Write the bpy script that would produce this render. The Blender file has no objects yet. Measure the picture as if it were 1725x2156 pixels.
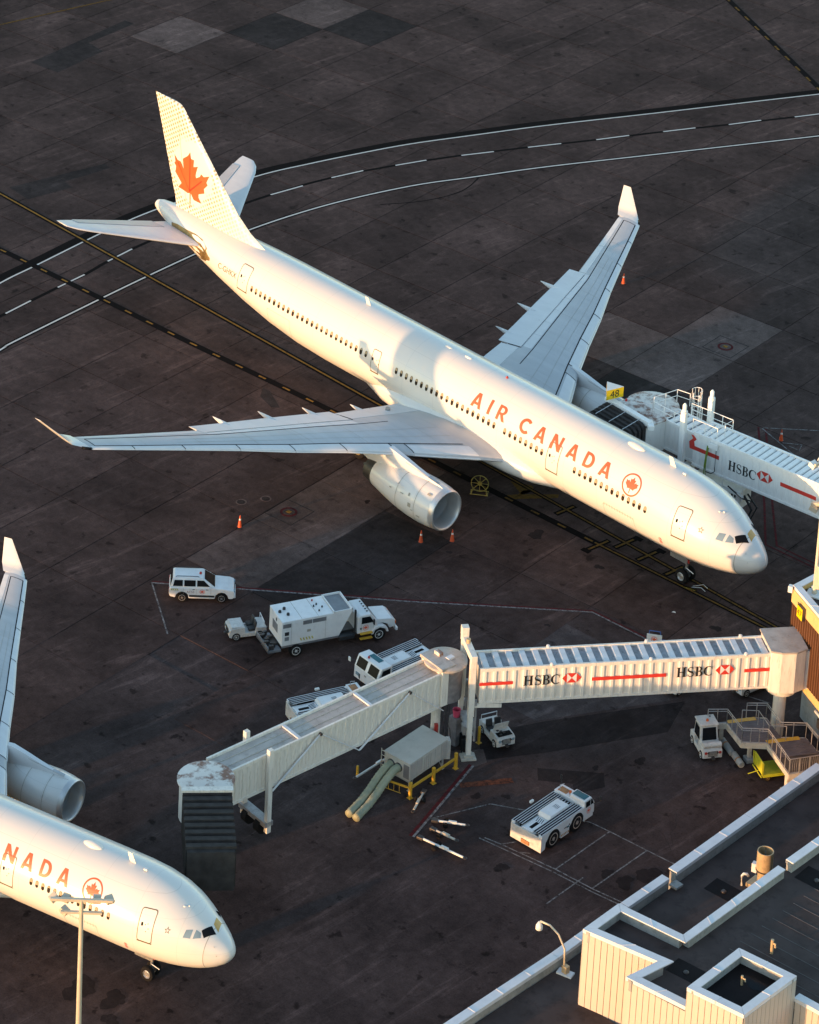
import bpy, bmesh, math, random
from math import sin, cos, pi, radians, sqrt, atan2, floor
from mathutils import Vector, Matrix
from mathutils.geometry import tessellate_polygon
random.seed(7)
scene = bpy.context.scene
COL = scene.collection

# ------------------------------------------------------------------ camera
cam = bpy.data.objects.new('camera', bpy.data.cameras.new('camera'))
COL.objects.link(cam)
scene.camera = cam
CAM_P = Vector((120.225, -159.270, 122.427))
CAM_R = Matrix.Rotation(0.816942, 3, 'Z') @ Matrix.Rotation(1.307427, 3, 'X') @ Matrix.Rotation(0.040418, 3, 'Z')
cam.matrix_world = Matrix.Translation(CAM_P) @ CAM_R.to_4x4()
cam.data.sensor_fit = 'HORIZONTAL'
cam.data.sensor_width = 36.0
cam.data.lens = 6988.76 / 1725 * 36.0
cam.data.shift_x = 240.43 / 1725
cam.data.shift_y = -1918.45 / 1725
cam.data.clip_start = 1.0
cam.data.clip_end = 6000.0

# ------------------------------------------------------------------ world, sun, exposure
SUN_EL = radians(3.5)
SUN_DIR = Vector((0.120 * cos(SUN_EL), 0.992 * cos(SUN_EL), -sin(SUN_EL))).normalized()   # way the light travels
world = bpy.data.worlds.new('World')
scene.world = world
world.use_nodes = True
wn = world.node_tree.nodes
sky = wn.new('ShaderNodeTexSky')
sky.sky_type = 'NISHITA'
sky.sun_disc = False
sky.sun_elevation = SUN_EL
sky.sun_rotation = atan2(-SUN_DIR.x, -SUN_DIR.y)
sky.altitude = 100
sky.air_density = 1.0
sky.dust_density = 0.3
sky.ozone_density = 1.55
wn['Background'].inputs['Strength'].default_value = 0.15
world.node_tree.links.new(sky.outputs[0], wn['Background'].inputs['Color'])
sun = bpy.data.objects.new('sun', bpy.data.lights.new('sun', 'SUN'))
COL.objects.link(sun)
sun.data.energy = 1.3
sun.data.angle = radians(0.53)
sun.data.color = (1.0, 0.55, 0.25)
sun.rotation_euler = SUN_DIR.to_track_quat('-Z', 'Y').to_euler()
scene.view_settings.view_transform = 'Standard'
scene.view_settings.look = 'None'
scene.view_settings.exposure = 2.4
scene.view_settings.gamma = 1.0
scene.render.engine = 'CYCLES'

# ------------------------------------------------------------------ materials
MATS = {}
def mat(name, col, rough=0.5, metal=0.0, var=0.10, scale=1.5, bump=0.0, dirt=0.0, dirtcol=(0.05, 0.04, 0.035), coat=0.0,
        rust=0.0, bscale=None, streak=None, spec=0.5):
    """principled material whose colour drifts with noise; dirt and rust are blotches with a shape of their own"""
    m = bpy.data.materials.new(name)
    m.use_nodes = True
    nt = m.node_tree
    N, L = nt.nodes, nt.links
    b = N['Principled BSDF']
    b.inputs['Roughness'].default_value = rough
    b.inputs['Metallic'].default_value = metal
    b.inputs['Coat Weight'].default_value = coat
    b.inputs['Coat Roughness'].default_value = 0.08
    b.inputs['Specular IOR Level'].default_value = spec
    tc = N.new('ShaderNodeTexCoord')
    vec = tc.outputs['Object']
    if streak:
        mp = N.new('ShaderNodeMapping')
        mp.inputs['Scale'].default_value = streak
        L.new(vec, mp.inputs['Vector'])
        vec = mp.outputs['Vector']
    n1 = N.new('ShaderNodeTexNoise')
    n1.inputs['Scale'].default_value = scale
    n1.inputs['Detail'].default_value = 6
    L.new(vec, n1.inputs['Vector'])
    r1 = N.new('ShaderNodeMapRange')
    r1.inputs['From Min'].default_value = 0.3
    r1.inputs['From Max'].default_value = 0.7
    r1.inputs['To Min'].default_value = 1 - var
    r1.inputs['To Max'].default_value = 1 + var
    L.new(n1.outputs['Fac'], r1.inputs['Value'])
    mul = N.new('ShaderNodeMix')
    mul.data_type = 'RGBA'
    mul.blend_type = 'MULTIPLY'
    mul.inputs['Factor'].default_value = 1
    mul.inputs['A'].default_value = (*col, 1)
    L.new(r1.outputs['Result'], mul.inputs['B'])
    out = mul.outputs['Result']
    def blotch(amount, c, sc, lo):
        nonlocal out
        n = N.new('ShaderNodeTexNoise')
        n.inputs['Scale'].default_value = sc
        n.inputs['Detail'].default_value = 8
        n.inputs['Roughness'].default_value = 0.7
        L.new(vec, n.inputs['Vector'])
        r = N.new('ShaderNodeMapRange')
        r.inputs['From Min'].default_value = lo
        r.inputs['From Max'].default_value = lo + 0.12
        r.inputs['To Max'].default_value = amount
        L.new(n.outputs['Fac'], r.inputs['Value'])
        mx = N.new('ShaderNodeMix')
        mx.data_type = 'RGBA'
        L.new(r.outputs['Result'], mx.inputs['Factor'])
        L.new(out, mx.inputs['A'])
        mx.inputs['B'].default_value = (*c, 1)
        out = mx.outputs['Result']
    if dirt:
        blotch(dirt, dirtcol, scale * 2.3, 0.52)
    if rust:
        blotch(0.9, (0.17, 0.048, 0.014), scale * 3.1, 0.66 - 0.14 * rust)
    L.new(out, b.inputs['Base Color'])
    if bump:
        nb = N.new('ShaderNodeTexNoise')
        nb.inputs['Scale'].default_value = bscale or scale * 12
        nb.inputs['Detail'].default_value = 5
        L.new(tc.outputs['Object'], nb.inputs['Vector'])
        bp = N.new('ShaderNodeBump')
        bp.inputs['Strength'].default_value = bump
        bp.inputs['Distance'].default_value = 0.02
        L.new(nb.outputs['Fac'], bp.inputs['Height'])
        L.new(bp.outputs['Normal'], b.inputs['Normal'])
    MATS[name] = m
    return m

def concrete(name, base, spread, stain):
    """apron concrete: each slab its own tone, large clouds, pale scrubs, dark oil spots"""
    m = bpy.data.materials.new(name)
    m.use_nodes = True
    nt = m.node_tree
    N, L = nt.nodes, nt.links
    b = N['Principled BSDF']
    b.inputs['Roughness'].default_value = 0.75
    b.inputs['Specular IOR Level'].default_value = 0.04
    geo = N.new('ShaderNodeNewGeometry')
    oi = N.new('ShaderNodeObjectInfo')
    def noise(sc, det, rgh=0.6, vec=None, dist=0):
        n = N.new('ShaderNodeTexNoise')
        n.inputs['Scale'].default_value = sc
        n.inputs['Detail'].default_value = det
        n.inputs['Roughness'].default_value = rgh
        n.inputs['Distortion'].default_value = dist
        L.new(vec or geo.outputs['Position'], n.inputs['Vector'])
        return n.outputs['Fac']
    def rng(v, a, c, lo, hi):
        r = N.new('ShaderNodeMapRange')
        r.inputs['From Min'].default_value = a
        r.inputs['From Max'].default_value = c
        r.inputs['To Min'].default_value = lo
        r.inputs['To Max'].default_value = hi
        L.new(v, r.inputs['Value'])
        return r.outputs['Result']
    def mulf(a, c):
        x = N.new('ShaderNodeMath')
        x.operation = 'MULTIPLY'
        L.new(a, x.inputs[0])
        L.new(c, x.inputs[1])
        return x.outputs[0]
    f = rng(oi.outputs['Random'], 0, 1, 1 - spread, 1 + spread)
    f = mulf(f, rng(noise(0.16, 5), 0.3, 0.7, 0.62, 1.40))
    f = mulf(f, rng(noise(1.3, 8, 0.7), 0.3, 0.7, 0.70, 1.32))
    f = mulf(f, rng(noise(9, 6, 0.85), 0.28, 0.72, 0.62, 1.42))
    mp = N.new('ShaderNodeMapping')                                     # pale scrubbed streaks
    mp.inputs['Rotation'].default_value = (0, 0, radians(-8))
    mp.inputs['Scale'].default_value = (0.9, 0.12, 1)
    L.new(geo.outputs['Position'], mp.inputs['Vector'])
    f = mulf(f, rng(noise(1.1, 9, 0.75, mp.outputs['Vector'], 0.6), 0.54, 0.74, 1.0, 2.1))
    f = mulf(f, rng(noise(0.9, 6, 0.55), 0.61, 0.68, 1.0, 1 - stain))      # oil
    f = mulf(f, rng(noise(2.9, 5, 0.6), 0.71, 0.76, 1.0, 1 - stain * .7))
    mx = N.new('ShaderNodeMix')
    mx.data_type = 'RGBA'
    mx.blend_type = 'MULTIPLY'
    mx.inputs['Factor'].default_value = 1
    mx.inputs['A'].default_value = (*base, 1)
    L.new(f, mx.inputs['B'])
    L.new(mx.outputs['Result'], b.inputs['Base Color'])
    bp = N.new('ShaderNodeBump')
    bp.inputs['Strength'].default_value = 0.25
    bp.inputs['Distance'].default_value = 0.01
    L.new(noise(20, 6, 0.7), bp.inputs['Height'])
    L.new(bp.outputs['Normal'], b.inputs['Normal'])
    MATS[name] = m
    return m

def paint(name, col, wear, under=(0.026, 0.018, 0.017)):
    """road paint worn through to the surface below"""
    m = bpy.data.materials.new(name)
    m.use_nodes = True
    N, L = m.node_tree.nodes, m.node_tree.links
    b = N['Principled BSDF']
    b.inputs['Roughness'].default_value = 0.9
    b.inputs['Specular IOR Level'].default_value = 0.05
    geo = N.new('ShaderNodeNewGeometry')
    n = N.new('ShaderNodeTexNoise')
    n.inputs['Scale'].default_value = 3.5
    n.inputs['Detail'].default_value = 9
    n.inputs['Roughness'].default_value = 0.75
    L.new(geo.outputs['Position'], n.inputs['Vector'])
    r = N.new('ShaderNodeMapRange')
    r.inputs['From Min'].default_value = 0.62 - 0.35 * wear
    r.inputs['From Max'].default_value = 0.78 - 0.25 * wear
    L.new(n.outputs['Fac'], r.inputs['Value'])
    mx = N.new('ShaderNodeMix')
    mx.data_type = 'RGBA'
    L.new(r.outputs['Result'], mx.inputs['Factor'])
    mx.inputs['A'].default_value = (*col, 1)
    mx.inputs['B'].default_value = (*under, 1)
    L.new(mx.outputs['Result'], b.inputs['Base Color'])
    MATS[name] = m
    return m

concrete('slab', (0.056, 0.0355, 0.0310), 0.16, 0.5)
concrete('slab_pale', (0.098, 0.068, 0.060), 0.10, 0.35)
concrete('slab_dark', (0.030, 0.0225, 0.0212), 0.10, 0.3)
concrete('asphalt', (0.051, 0.0350, 0.0320), 0.0, 0.6)
concrete('asphalt_dark', (0.024, 0.0175, 0.0165), 0.0, 0.4)
concrete('asphalt_grey', (0.064, 0.049, 0.047), 0.0, 0.5)
mat('joint', (0.010, 0.0065, 0.006), 0.95, var=0.3)
paint('paint_white', (0.62, 0.57, 0.52), 0.14)
paint('paint_white_worn', (0.26, 0.24, 0.23), 0.62)
paint('paint_yellow', (0.27, 0.135, 0.028), 0.32)
paint('paint_yellow_dull', (0.145, 0.078, 0.018), 0.4)
paint('paint_black', (0.0075, 0.0055, 0.0055), 0.0)
paint('paint_red', (0.095, 0.016, 0.018), 0.45)
paint('paint_orange', (0.16, 0.055, 0.03), 0.6)
mat('wing_grey', (0.45, 0.445, 0.445), 0.38, var=0.07, scale=0.8, dirt=0.12, dirtcol=(0.28, 0.29, 0.31), streak=(0.25, 1.6, 1))
mat('metal_lip', (0.60, 0.58, 0.56), 0.38, metal=0.6, var=0.05)
mat('metal_dark', (0.10, 0.09, 0.085), 0.45, metal=0.7, var=0.25, dirt=0.3)
mat('steel', (0.42, 0.41, 0.40), 0.35, metal=0.7, var=0.15, dirt=0.25)
mat('line_dark', (0.015, 0.015, 0.018), 0.8, spec=0.1, var=0.15)
mat('seal_gold', (0.10, 0.075, 0.025), 0.6, var=0.15)
mat('pane_brown', (0.030, 0.021, 0.014), 0.3, var=0.2, spec=0.1)
mat('glass_dark', (0.010, 0.011, 0.013), 0.2, var=0.1, spec=0.06)
mat('glass_teal', (0.02, 0.11, 0.13), 0.12, var=0.15, spec=0.3)
mat('glass_blue', (0.22, 0.30, 0.34), 0.10, var=0.1, spec=0.8)
mat('shade_cream', (0.42, 0.31, 0.18), 0.7, var=0.1)
mat('logo_red', (0.80, 0.105, 0.030), 0.4, var=0.06)
mat('decal_grey', (0.34, 0.31, 0.25), 0.5)
mat('tyre', (0.012, 0.011, 0.011), 0.9, spec=0.15, var=0.25, bump=0.2)
mat('rim_white', (0.60, 0.58, 0.55), 0.4, var=0.12, dirt=0.3)
mat('rim_brass', (0.32, 0.22, 0.08), 0.45, metal=0.5, var=0.25, dirt=0.3)
mat('vehicle_white', (0.72, 0.70, 0.68), 0.35, var=0.06, coat=0.3, dirt=0.12, dirtcol=(0.35, 0.32, 0.28))
mat('vehicle_worn', (0.56, 0.53, 0.49), 0.5, var=0.12, dirt=0.3, dirtcol=(0.20, 0.17, 0.14), rust=0.35, scale=2.2)
mat('black_plastic', (0.02, 0.02, 0.022), 0.55, var=0.2)
mat('rib_dark', (0.016, 0.018, 0.026), 0.8, var=0.2, spec=0.1)
mat('hood_dark', (0.010, 0.010, 0.010), 0.8, var=0.2, spec=0.1)
mat('grille', (0.20, 0.20, 0.21), 0.5, metal=0.3, var=0.2)
mat('amber', (0.55, 0.11, 0.02), 0.3, var=0.1)
mat('lamp_red', (0.40, 0.03, 0.02), 0.3, var=0.1)
mat('safety_yellow', (0.62, 0.34, 0.03), 0.5, var=0.12, dirt=0.25, scale=3)
mat('lime_yellow', (0.44, 0.43, 0.02), 0.5, var=0.15, dirt=0.35, scale=2, dirtcol=(0.16, 0.15, 0.02))
mat('hazard_yellow', (0.50, 0.42, 0.10), 0.6, var=0.15)
mat('cone_orange', (0.62, 0.085, 0.025), 0.5, var=0.10)
mat('bridge_white', (0.74, 0.67, 0.59), 0.5, var=0.09, scale=0.9, dirt=0.34, dirtcol=(0.36, 0.28, 0.21), rust=0.22, streak=(3.2, 3.2, 0.5))
mat('bridge_pale', (0.86, 0.83, 0.78), 0.45, var=0.05, scale=0.8, dirt=0.16, dirtcol=(0.55, 0.50, 0.44), rust=0.05, streak=(3, 3, 0.5))
mat('bridge_roof', (0.24, 0.24, 0.255), 0.6, var=0.25, scale=1.2, dirt=0.6, dirtcol=(0.07, 0.065, 0.065), rust=0.25)
mat('bridge_rib', (0.62, 0.61, 0.62), 0.45, var=0.1, dirt=0.2, dirtcol=(0.3, 0.28, 0.26))
mat('roof_stain', (0.68, 0.62, 0.56), 0.6, var=0.10, scale=0.32, dirt=0.10, dirtcol=(0.40, 0.30, 0.22), rust=1.25)
mat('roof_crack', (0.42, 0.365, 0.325), 0.6, var=0.16, scale=1.3, dirt=0.35, dirtcol=(0.20, 0.15, 0.11), rust=0.3)
mat('bellows', (0.050, 0.043, 0.040), 0.9, spec=0.1, var=0.25, scale=2, bump=0.3)
mat('curtain', (0.17, 0.15, 0.15), 0.7, var=0.3, scale=3, rust=0.2)
mat('sign_yellow', (0.80, 0.52, 0.0), 0.4, var=0.03)
mat('sign_white', (0.72, 0.70, 0.66), 0.5, var=0.05)
mat('ink_black', (0.01, 0.01, 0.01), 0.5, var=0.05)
mat('bridge_red', (0.62, 0.045, 0.03), 0.45, var=0.08, dirt=0.08)
mat('rail_galv', (0.36, 0.34, 0.33), 0.45, metal=0.4, var=0.2, dirt=0.25)
mat('deck_plank', (0.11, 0.095, 0.105), 0.55, metal=0.2, var=0.25, dirt=0.3)
mat('beam_paint', (0.52, 0.46, 0.38), 0.6, var=0.12, dirt=0.3, rust=0.3)
mat('wall_cream', (0.52, 0.435, 0.365), 0.55, var=0.05, scale=0.6, dirt=0.08, dirtcol=(0.40, 0.33, 0.25), streak=(2, 2, 0.4))
mat('wall_yellow', (0.66, 0.43, 0.17), 0.55, var=0.06, scale=0.7, dirt=0.10, dirtcol=(0.4, 0.25, 0.1))
mat('wall_brown', (0.12, 0.05, 0.021), 0.6, var=0.15, scale=1.2, streak=(2, 2, 0.3))
mat('wall_concrete', (0.30, 0.29, 0.27), 0.8, var=0.15, bump=0.2, dirt=0.3)
mat('cap_metal', (0.66, 0.65, 0.66), 0.42, var=0.07, scale=0.9, dirt=0.12, dirtcol=(0.32, 0.32, 0.34))
mat('roof_felt', (0.068, 0.051, 0.047), 0.9, spec=0.1, var=0.25, scale=0.5, bump=0.3, dirt=0.35, dirtcol=(0.016, 0.013, 0.012))
mat('roof_felt_seam', (0.085, 0.072, 0.068), 0.85, var=0.3)
mat('roof_wet', (0.013, 0.010, 0.010), 0.75, var=0.3, scale=1.0, spec=0.1)
mat('pipe_tan', (0.50, 0.36, 0.20), 0.5, metal=0.2, var=0.15, dirt=0.2)
mat('pca_beige', (0.50, 0.46, 0.40), 0.55, var=0.07, scale=1.0, dirt=0.22, dirtcol=(0.3, 0.26, 0.22))
mat('pca_panel', (0.40, 0.36, 0.32), 0.55, var=0.10, scale=1.5, dirt=0.2, dirtcol=(0.24, 0.2, 0.17))
mat('frame_yellow', (0.30, 0.22, 0.04), 0.6, var=0.15, dirt=0.3)
mat('hose_olive', (0.30, 0.30, 0.20), 0.7, var=0.15, scale=3, bump=0.3)
mat('stand_blue', (0.03, 0.10, 0.30), 0.5, var=0.15)
mat('pole_tan', (0.58, 0.50, 0.38), 0.5, metal=0.2, var=0.08)
mat('cable_black', (0.02, 0.018, 0.018), 0.7, var=0.2)
mat('green_hose', (0.20, 0.30, 0.03), 0.6, var=0.15)
mat('seat_black', (0.03, 0.028, 0.028), 0.6, var=0.2)
mat('pink_bucket', (0.55, 0.06, 0.12), 0.5, var=0.1)

def airframe_paint():
    """white fuselage paint: faint frame joints, grime along the belly"""
    m = mat('airframe', (0.69, 0.655, 0.605), 0.30, var=0.025, scale=0.35, coat=0.35, dirt=0.05, dirtcol=(0.6, 0.58, 0.54), streak=(0.2, 1, 1.5))
    N, L = m.node_tree.nodes, m.node_tree.links
    b = N['Principled BSDF']
    src = b.inputs['Base Color'].links[0].from_socket
    tc = N.new('ShaderNodeTexCoord')
    sx = N.new('ShaderNodeSeparateXYZ')
    L.new(tc.outputs['Object'], sx.inputs[0])
    d = N.new('ShaderNodeMath'); d.operation = 'DIVIDE'; d.inputs[1].default_value = 3.18
    L.new(sx.outputs['X'], d.inputs[0])
    fr = N.new('ShaderNodeMath'); fr.operation = 'FRACT'
    L.new(d.outputs[0], fr.inputs[0])
    lt = N.new('ShaderNodeMath'); lt.operation = 'LESS_THAN'; lt.inputs[1].default_value = 0.008
    L.new(fr.outputs[0], lt.inputs[0])
    dz = N.new('ShaderNodeMath'); dz.operation = 'DIVIDE'; dz.inputs[1].default_value = 0.93
    L.new(sx.outputs['Z'], dz.inputs[0])
    fz = N.new('ShaderNodeMath'); fz.operation = 'FRACT'
    L.new(dz.outputs[0], fz.inputs[0])
    lz = N.new('ShaderNodeMath'); lz.operation = 'LESS_THAN'; lz.inputs[1].default_value = 0.02
    L.new(fz.outputs[0], lz.inputs[0])
    mxl = N.new('ShaderNodeMath'); mxl.operation = 'MAXIMUM'
    L.new(lt.outputs[0], mxl.inputs[0]); L.new(lz.outputs[0], mxl.inputs[1])
    k = N.new('ShaderNodeMath'); k.operation = 'MULTIPLY'; k.inputs[1].default_value = 0.22
    L.new(mxl.outputs[0], k.inputs[0])
    mx = N.new('ShaderNodeMix'); mx.data_type = 'RGBA'
    L.new(k.outputs[0], mx.inputs['Factor'])
    L.new(src, mx.inputs['A'])
    mx.inputs['B'].default_value = (0.25, 0.24, 0.23, 1)
    L.new(mx.outputs['Result'], b.inputs['Base Color'])
airframe_paint()

def fin_paint():
    """tail livery: white with a printed lattice of gold-grey dots, clear round the leaf"""
    m = mat('fin_livery', (0.74, 0.70, 0.62), 0.35, var=0.02, coat=0.2)
    N, L = m.node_tree.nodes, m.node_tree.links
    b = N['Principled BSDF']
    src = b.inputs['Base Color'].links[0].from_socket
    tc = N.new('ShaderNodeTexCoord')
    mp = N.new('ShaderNodeMapping')
    mp.inputs['Rotation'].default_value = (0, radians(33), 0)
    mp.inputs['Scale'].default_value = (3.1, 0.0, 3.1)
    L.new(tc.outputs['Object'], mp.inputs['Vector'])
    fra = N.new('ShaderNodeVectorMath'); fra.operation = 'FRACTION'
    L.new(mp.outputs['Vector'], fra.inputs[0])
    cen = N.new('ShaderNodeVectorMath'); cen.operation = 'SUBTRACT'; cen.inputs[1].default_value = (.5, 0, .5)
    L.new(fra.outputs[0], cen.inputs[0])
    dl = N.new('ShaderNodeVectorMath'); dl.operation = 'LENGTH'
    L.new(cen.outputs[0], dl.inputs[0])
    dot = N.new('ShaderNodeMapRange')
    dot.inputs['From Min'].default_value = 0.36
    dot.inputs['From Max'].default_value = 0.28
    L.new(dl.outputs['Value'], dot.inputs['Value'])
    # keep-out round the leaf
    off = N.new('ShaderNodeVectorMath'); off.operation = 'SUBTRACT'; off.inputs[1].default_value = (-58.3, 0, 11.35)
    L.new(tc.outputs['Object'], off.inputs[0])
    sc = N.new('ShaderNodeVectorMath'); sc.operation = 'MULTIPLY'; sc.inputs[1].default_value = (1, 0, 0.92)
    L.new(off.outputs[0], sc.inputs[0])
    ln = N.new('ShaderNodeVectorMath'); ln.operation = 'LENGTH'
    L.new(sc.outputs[0], ln.inputs[0])
    nz = N.new('ShaderNodeTexNoise'); nz.inputs['Scale'].default_value = 0.9; nz.inputs['Detail'].default_value = 3
    L.new(tc.outputs['Object'], nz.inputs['Vector'])
    ad = N.new('ShaderNodeMath'); ad.operation = 'MULTIPLY_ADD'; ad.inputs[1].default_value = 2.2
    L.new(nz.outputs['Fac'], ad.inputs[0]); L.new(ln.outputs['Value'], ad.inputs[2])
    ko = N.new('ShaderNodeMapRange'); ko.inputs['From Min'].default_value = 3.35; ko.inputs['From Max'].default_value = 3.75
    L.new(ad.outputs[0], ko.inputs['Value'])
    sx = N.new('ShaderNodeSeparateXYZ'); L.new(tc.outputs['Object'], sx.inputs[0])
    fade = N.new('ShaderNodeMapRange'); fade.inputs['From Min'].default_value = -50.5; fade.inputs['From Max'].default_value = -56.0
    L.new(sx.outputs['X'], fade.inputs['Value'])
    a = N.new('ShaderNodeMath'); a.operation = 'MULTIPLY'; L.new(dot.outputs[0], a.inputs[0]); L.new(ko.outputs[0], a.inputs[1])
    a2 = N.new('ShaderNodeMath'); a2.operation = 'MULTIPLY'; L.new(a.outputs[0], a2.inputs[0]); L.new(fade.outputs[0], a2.inputs[1])
    mx = N.new('ShaderNodeMix'); mx.data_type = 'RGBA'
    L.new(a2.outputs[0], mx.inputs['Factor']); L.new(src, mx.inputs['A'])
    mx.inputs['B'].default_value = (0.30, 0.26, 0.15, 1)
    L.new(mx.outputs['Result'], b.inputs['Base Color'])
fin_paint()

# ------------------------------------------------------------------ mesh helpers
class MB:
    """collects shapes; build() links them as ONE mesh object"""
    def __init__(s):
        s.v, s.f, s.m = [], [], []
    def add(s, vs, fs, mi=0):
        o = len(s.v)
        s.v += [tuple(p) for p in vs]
        s.f += [tuple(i + o for i in f) for f in fs]
        s.m += [mi] * len(fs)
        return s
    def box(s, c, d, rz=0.0, mi=0, ry=0.0, rx=0.0):
        R = Matrix.Rotation(rz, 3, 'Z') @ Matrix.Rotation(ry, 3, 'Y') @ Matrix.Rotation(rx, 3, 'X')
        vs = [Vector(c) + R @ Vector((x * d[0] / 2, y * d[1] / 2, z * d[2] / 2)) for x in (-1, 1) for y in (-1, 1) for z in (-1, 1)]
        return s.add(vs, [(0, 1, 3, 2), (4, 6, 7, 5), (0, 4, 5, 1), (2, 3, 7, 6), (0, 2, 6, 4), (1, 5, 7, 3)], mi)
    def span(s, a, b, mi=0):
        return s.box([(a[i] + b[i]) / 2 for i in range(3)], [abs(b[i] - a[i]) for i in range(3)], mi=mi)
    def frust(s, z0, r0, z1, r1, mi=0):
        """r = (x0,x1,y0,y1)"""
        vs = [(x, y, z) for z, r in ((z0, r0), (z1, r1)) for x, y in ((r[0], r[2]), (r[1], r[2]), (r[1], r[3]), (r[0], r[3]))]
        return s.add(vs, [(3, 2, 1, 0), (4, 5, 6, 7), (0, 1, 5, 4), (1, 2, 6, 5), (2, 3, 7, 6), (3, 0, 4, 7)], mi)
    def quad(s, p, mi=0):
        return s.add(p, [tuple(range(len(p)))], mi)
    def slab(s, p, t, mi=0):
        """thin plate from a planar loop p, thickness t along its normal"""
        p = [Vector(q) for q in p]
        n = Vector((0, 0, 0))
        for i in range(len(p)):
            n += (p[i] - p[0]).cross(p[(i + 1) % len(p)] - p[0])
        n.normalize()
        k = len(p)
        vs = p + [q + n * t for q in p]
        return s.add(vs, [tuple(range(k - 1, -1, -1)), tuple(range(k, 2 * k))] + [(i, (i + 1) % k, k + (i + 1) % k, k + i) for i in range(k)], mi)
    def prism(s, p, z0, z1, mi=0):
        k = len(p)
        vs = [(x, y, z0) for x, y in p] + [(x, y, z1) for x, y in p]
        a = sum(p[i][0] * p[(i + 1) % k][1] - p[(i + 1) % k][0] * p[i][1] for i in range(k))
        fs = [tuple(range(k - 1, -1, -1)), tuple(range(k, 2 * k))] + [(i, (i + 1) % k, k + (i + 1) % k, k + i) for i in range(k)]
        if a < 0:
            fs = [tuple(reversed(f)) for f in fs]
        return s.add(vs, fs, mi)
    def side(s, p, y0, y1, mi=0):
        """side profile p in (x,z), extruded in y"""
        k = len(p)
        vs = [(x, y0, z) for x, z in p] + [(x, y1, z) for x, z in p]
        a = sum(p[i][0] * p[(i + 1) % k][1] - p[(i + 1) % k][0] * p[i][1] for i in range(k))
        fs = [tuple(range(k)), tuple(range(2 * k - 1, k - 1, -1))] + [(k + i, k + (i + 1) % k, (i + 1) % k, i) for i in range(k)]
        if a < 0:
            fs = [tuple(reversed(f)) for f in fs]
        return s.add(vs, fs, mi)
    def loft(s, rings, cap=(True, True), mi=0, closed=True):
        k = len(rings[0])
        vs = [q for r in rings for q in r]
        fs = []
        for i in range(len(rings) - 1):
            for j in range(k if closed else k - 1):
                fs.append((i * k + j, i * k + (j + 1) % k, (i + 1) * k + (j + 1) % k, (i + 1) * k + j))
        if cap[0]:
            fs.append(tuple(range(k - 1, -1, -1)))
        if cap[1]:
            fs.append(tuple((len(rings) - 1) * k + j for j in range(k)))
        return s.add(vs, fs, mi)
    def tube(s, pts, r, n=8, mi=0, r2=None, rf=None):
        pts = [Vector(p) for p in pts]
        rings = []
        for i, p in enumerate(pts):
            d = (pts[min(i + 1, len(pts) - 1)] - pts[max(i - 1, 0)]).normalized()
            u = d.cross(Vector((0, 0, 1)))
            if u.length < 0.05:
                u = d.cross(Vector((1, 0, 0)))
            u.normalize()
            w = d.cross(u)
            rr = r if r2 is None else r + (r2 - r) * i / (len(pts) - 1)
            if rf:
                rr *= rf(i)
            rings.append([p + (u * cos(2 * pi * k / n) + w * sin(2 * pi * k / n)) * rr for k in range(n)])
        return s.loft(rings, mi=mi)
    def rev(s, prof, axis='X', c=(0, 0, 0), n=24, mi=0, cap=(False, False)):
        """profile [(a, r)] turned about an axis"""
        rings = []
        for a, r in prof:
            ring = []
            for k in range(n):
                t = 2 * pi * k / n
                if axis == 'X':
                    q = (a, r * cos(t), r * sin(t))
                elif axis == 'Y':
                    q = (r * cos(t), a, r * sin(t))
                else:
                    q = (r * cos(t), r * sin(t), a)
                ring.append((q[0] + c[0], q[1] + c[1], q[2] + c[2]))
            rings.append(ring)
        return s.loft(rings, cap=cap, mi=mi)
    def ribbon(s, pts, w, z, mi=0, off=0.0):
        """flat strip along a 2D path"""
        P = [Vector((p[0], p[1])) for p in pts]
        vs, fs = [], []
        for i, p in enumerate(P):
            d = (P[min(i + 1, len(P) - 1)] - P[max(i - 1, 0)]).normalized()
            n = Vector((-d.y, d.x))
            a = p + n * (off - w / 2)
            b = p + n * (off + w / 2)
            vs += [(a.x, a.y, z), (b.x, b.y, z)]
        for i in range(len(P) - 1):
            fs.append((2 * i, 2 * i + 2, 2 * i + 3, 2 * i + 1))
        return s.add(vs, fs, mi)
    def mesh(s, name, mats, smooth=False):
        me = bpy.data.meshes.new(name)
        me.from_pydata(s.v, [], s.f)
        for q in (mats if isinstance(mats, (list, tuple)) else [mats]):
            me.materials.append(MATS[q])
        if any(s.m):
            me.polygons.foreach_set('material_index', s.m)
        if smooth:
            me.shade_smooth()
            if smooth is not True:
                me.set_sharp_from_angle(angle=radians(smooth))
        me.update()
        return me
    def build(s, name, mats, parent=None, smooth=False, bev=0.0):
        return link(name, s.mesh(name, mats, smooth), parent, bev)

def link(name, me, parent=None, bev=0.0, loc=None, rz=0.0):
    o = bpy.data.objects.new(name, me)
    COL.objects.link(o)
    if parent:
        o.parent = parent
    if loc:
        o.location = loc
    if rz:
        o.rotation_euler = (0, 0, rz)
    if bev:
        md = o.modifiers.new('bevel', 'BEVEL')
        md.width = bev
        md.segments = 2
        md.limit_method = 'ANGLE'
        md.harden_normals = False
    return o

def thing(name, label, cat, loc=(0, 0, 0), rz=0.0, group=None):
    o = bpy.data.objects.new(name, None)
    COL.objects.link(o)
    o.location = loc
    o.rotation_euler = (0, 0, rz)
    return tag(o, label, cat, group)

def tag(o, label, cat, group=None):
    o['label'] = label
    o['category'] = cat
    if group:
        o['group'] = group
    return o

def kind(o, k='structure'):
    o['kind'] = k
    return o

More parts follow.
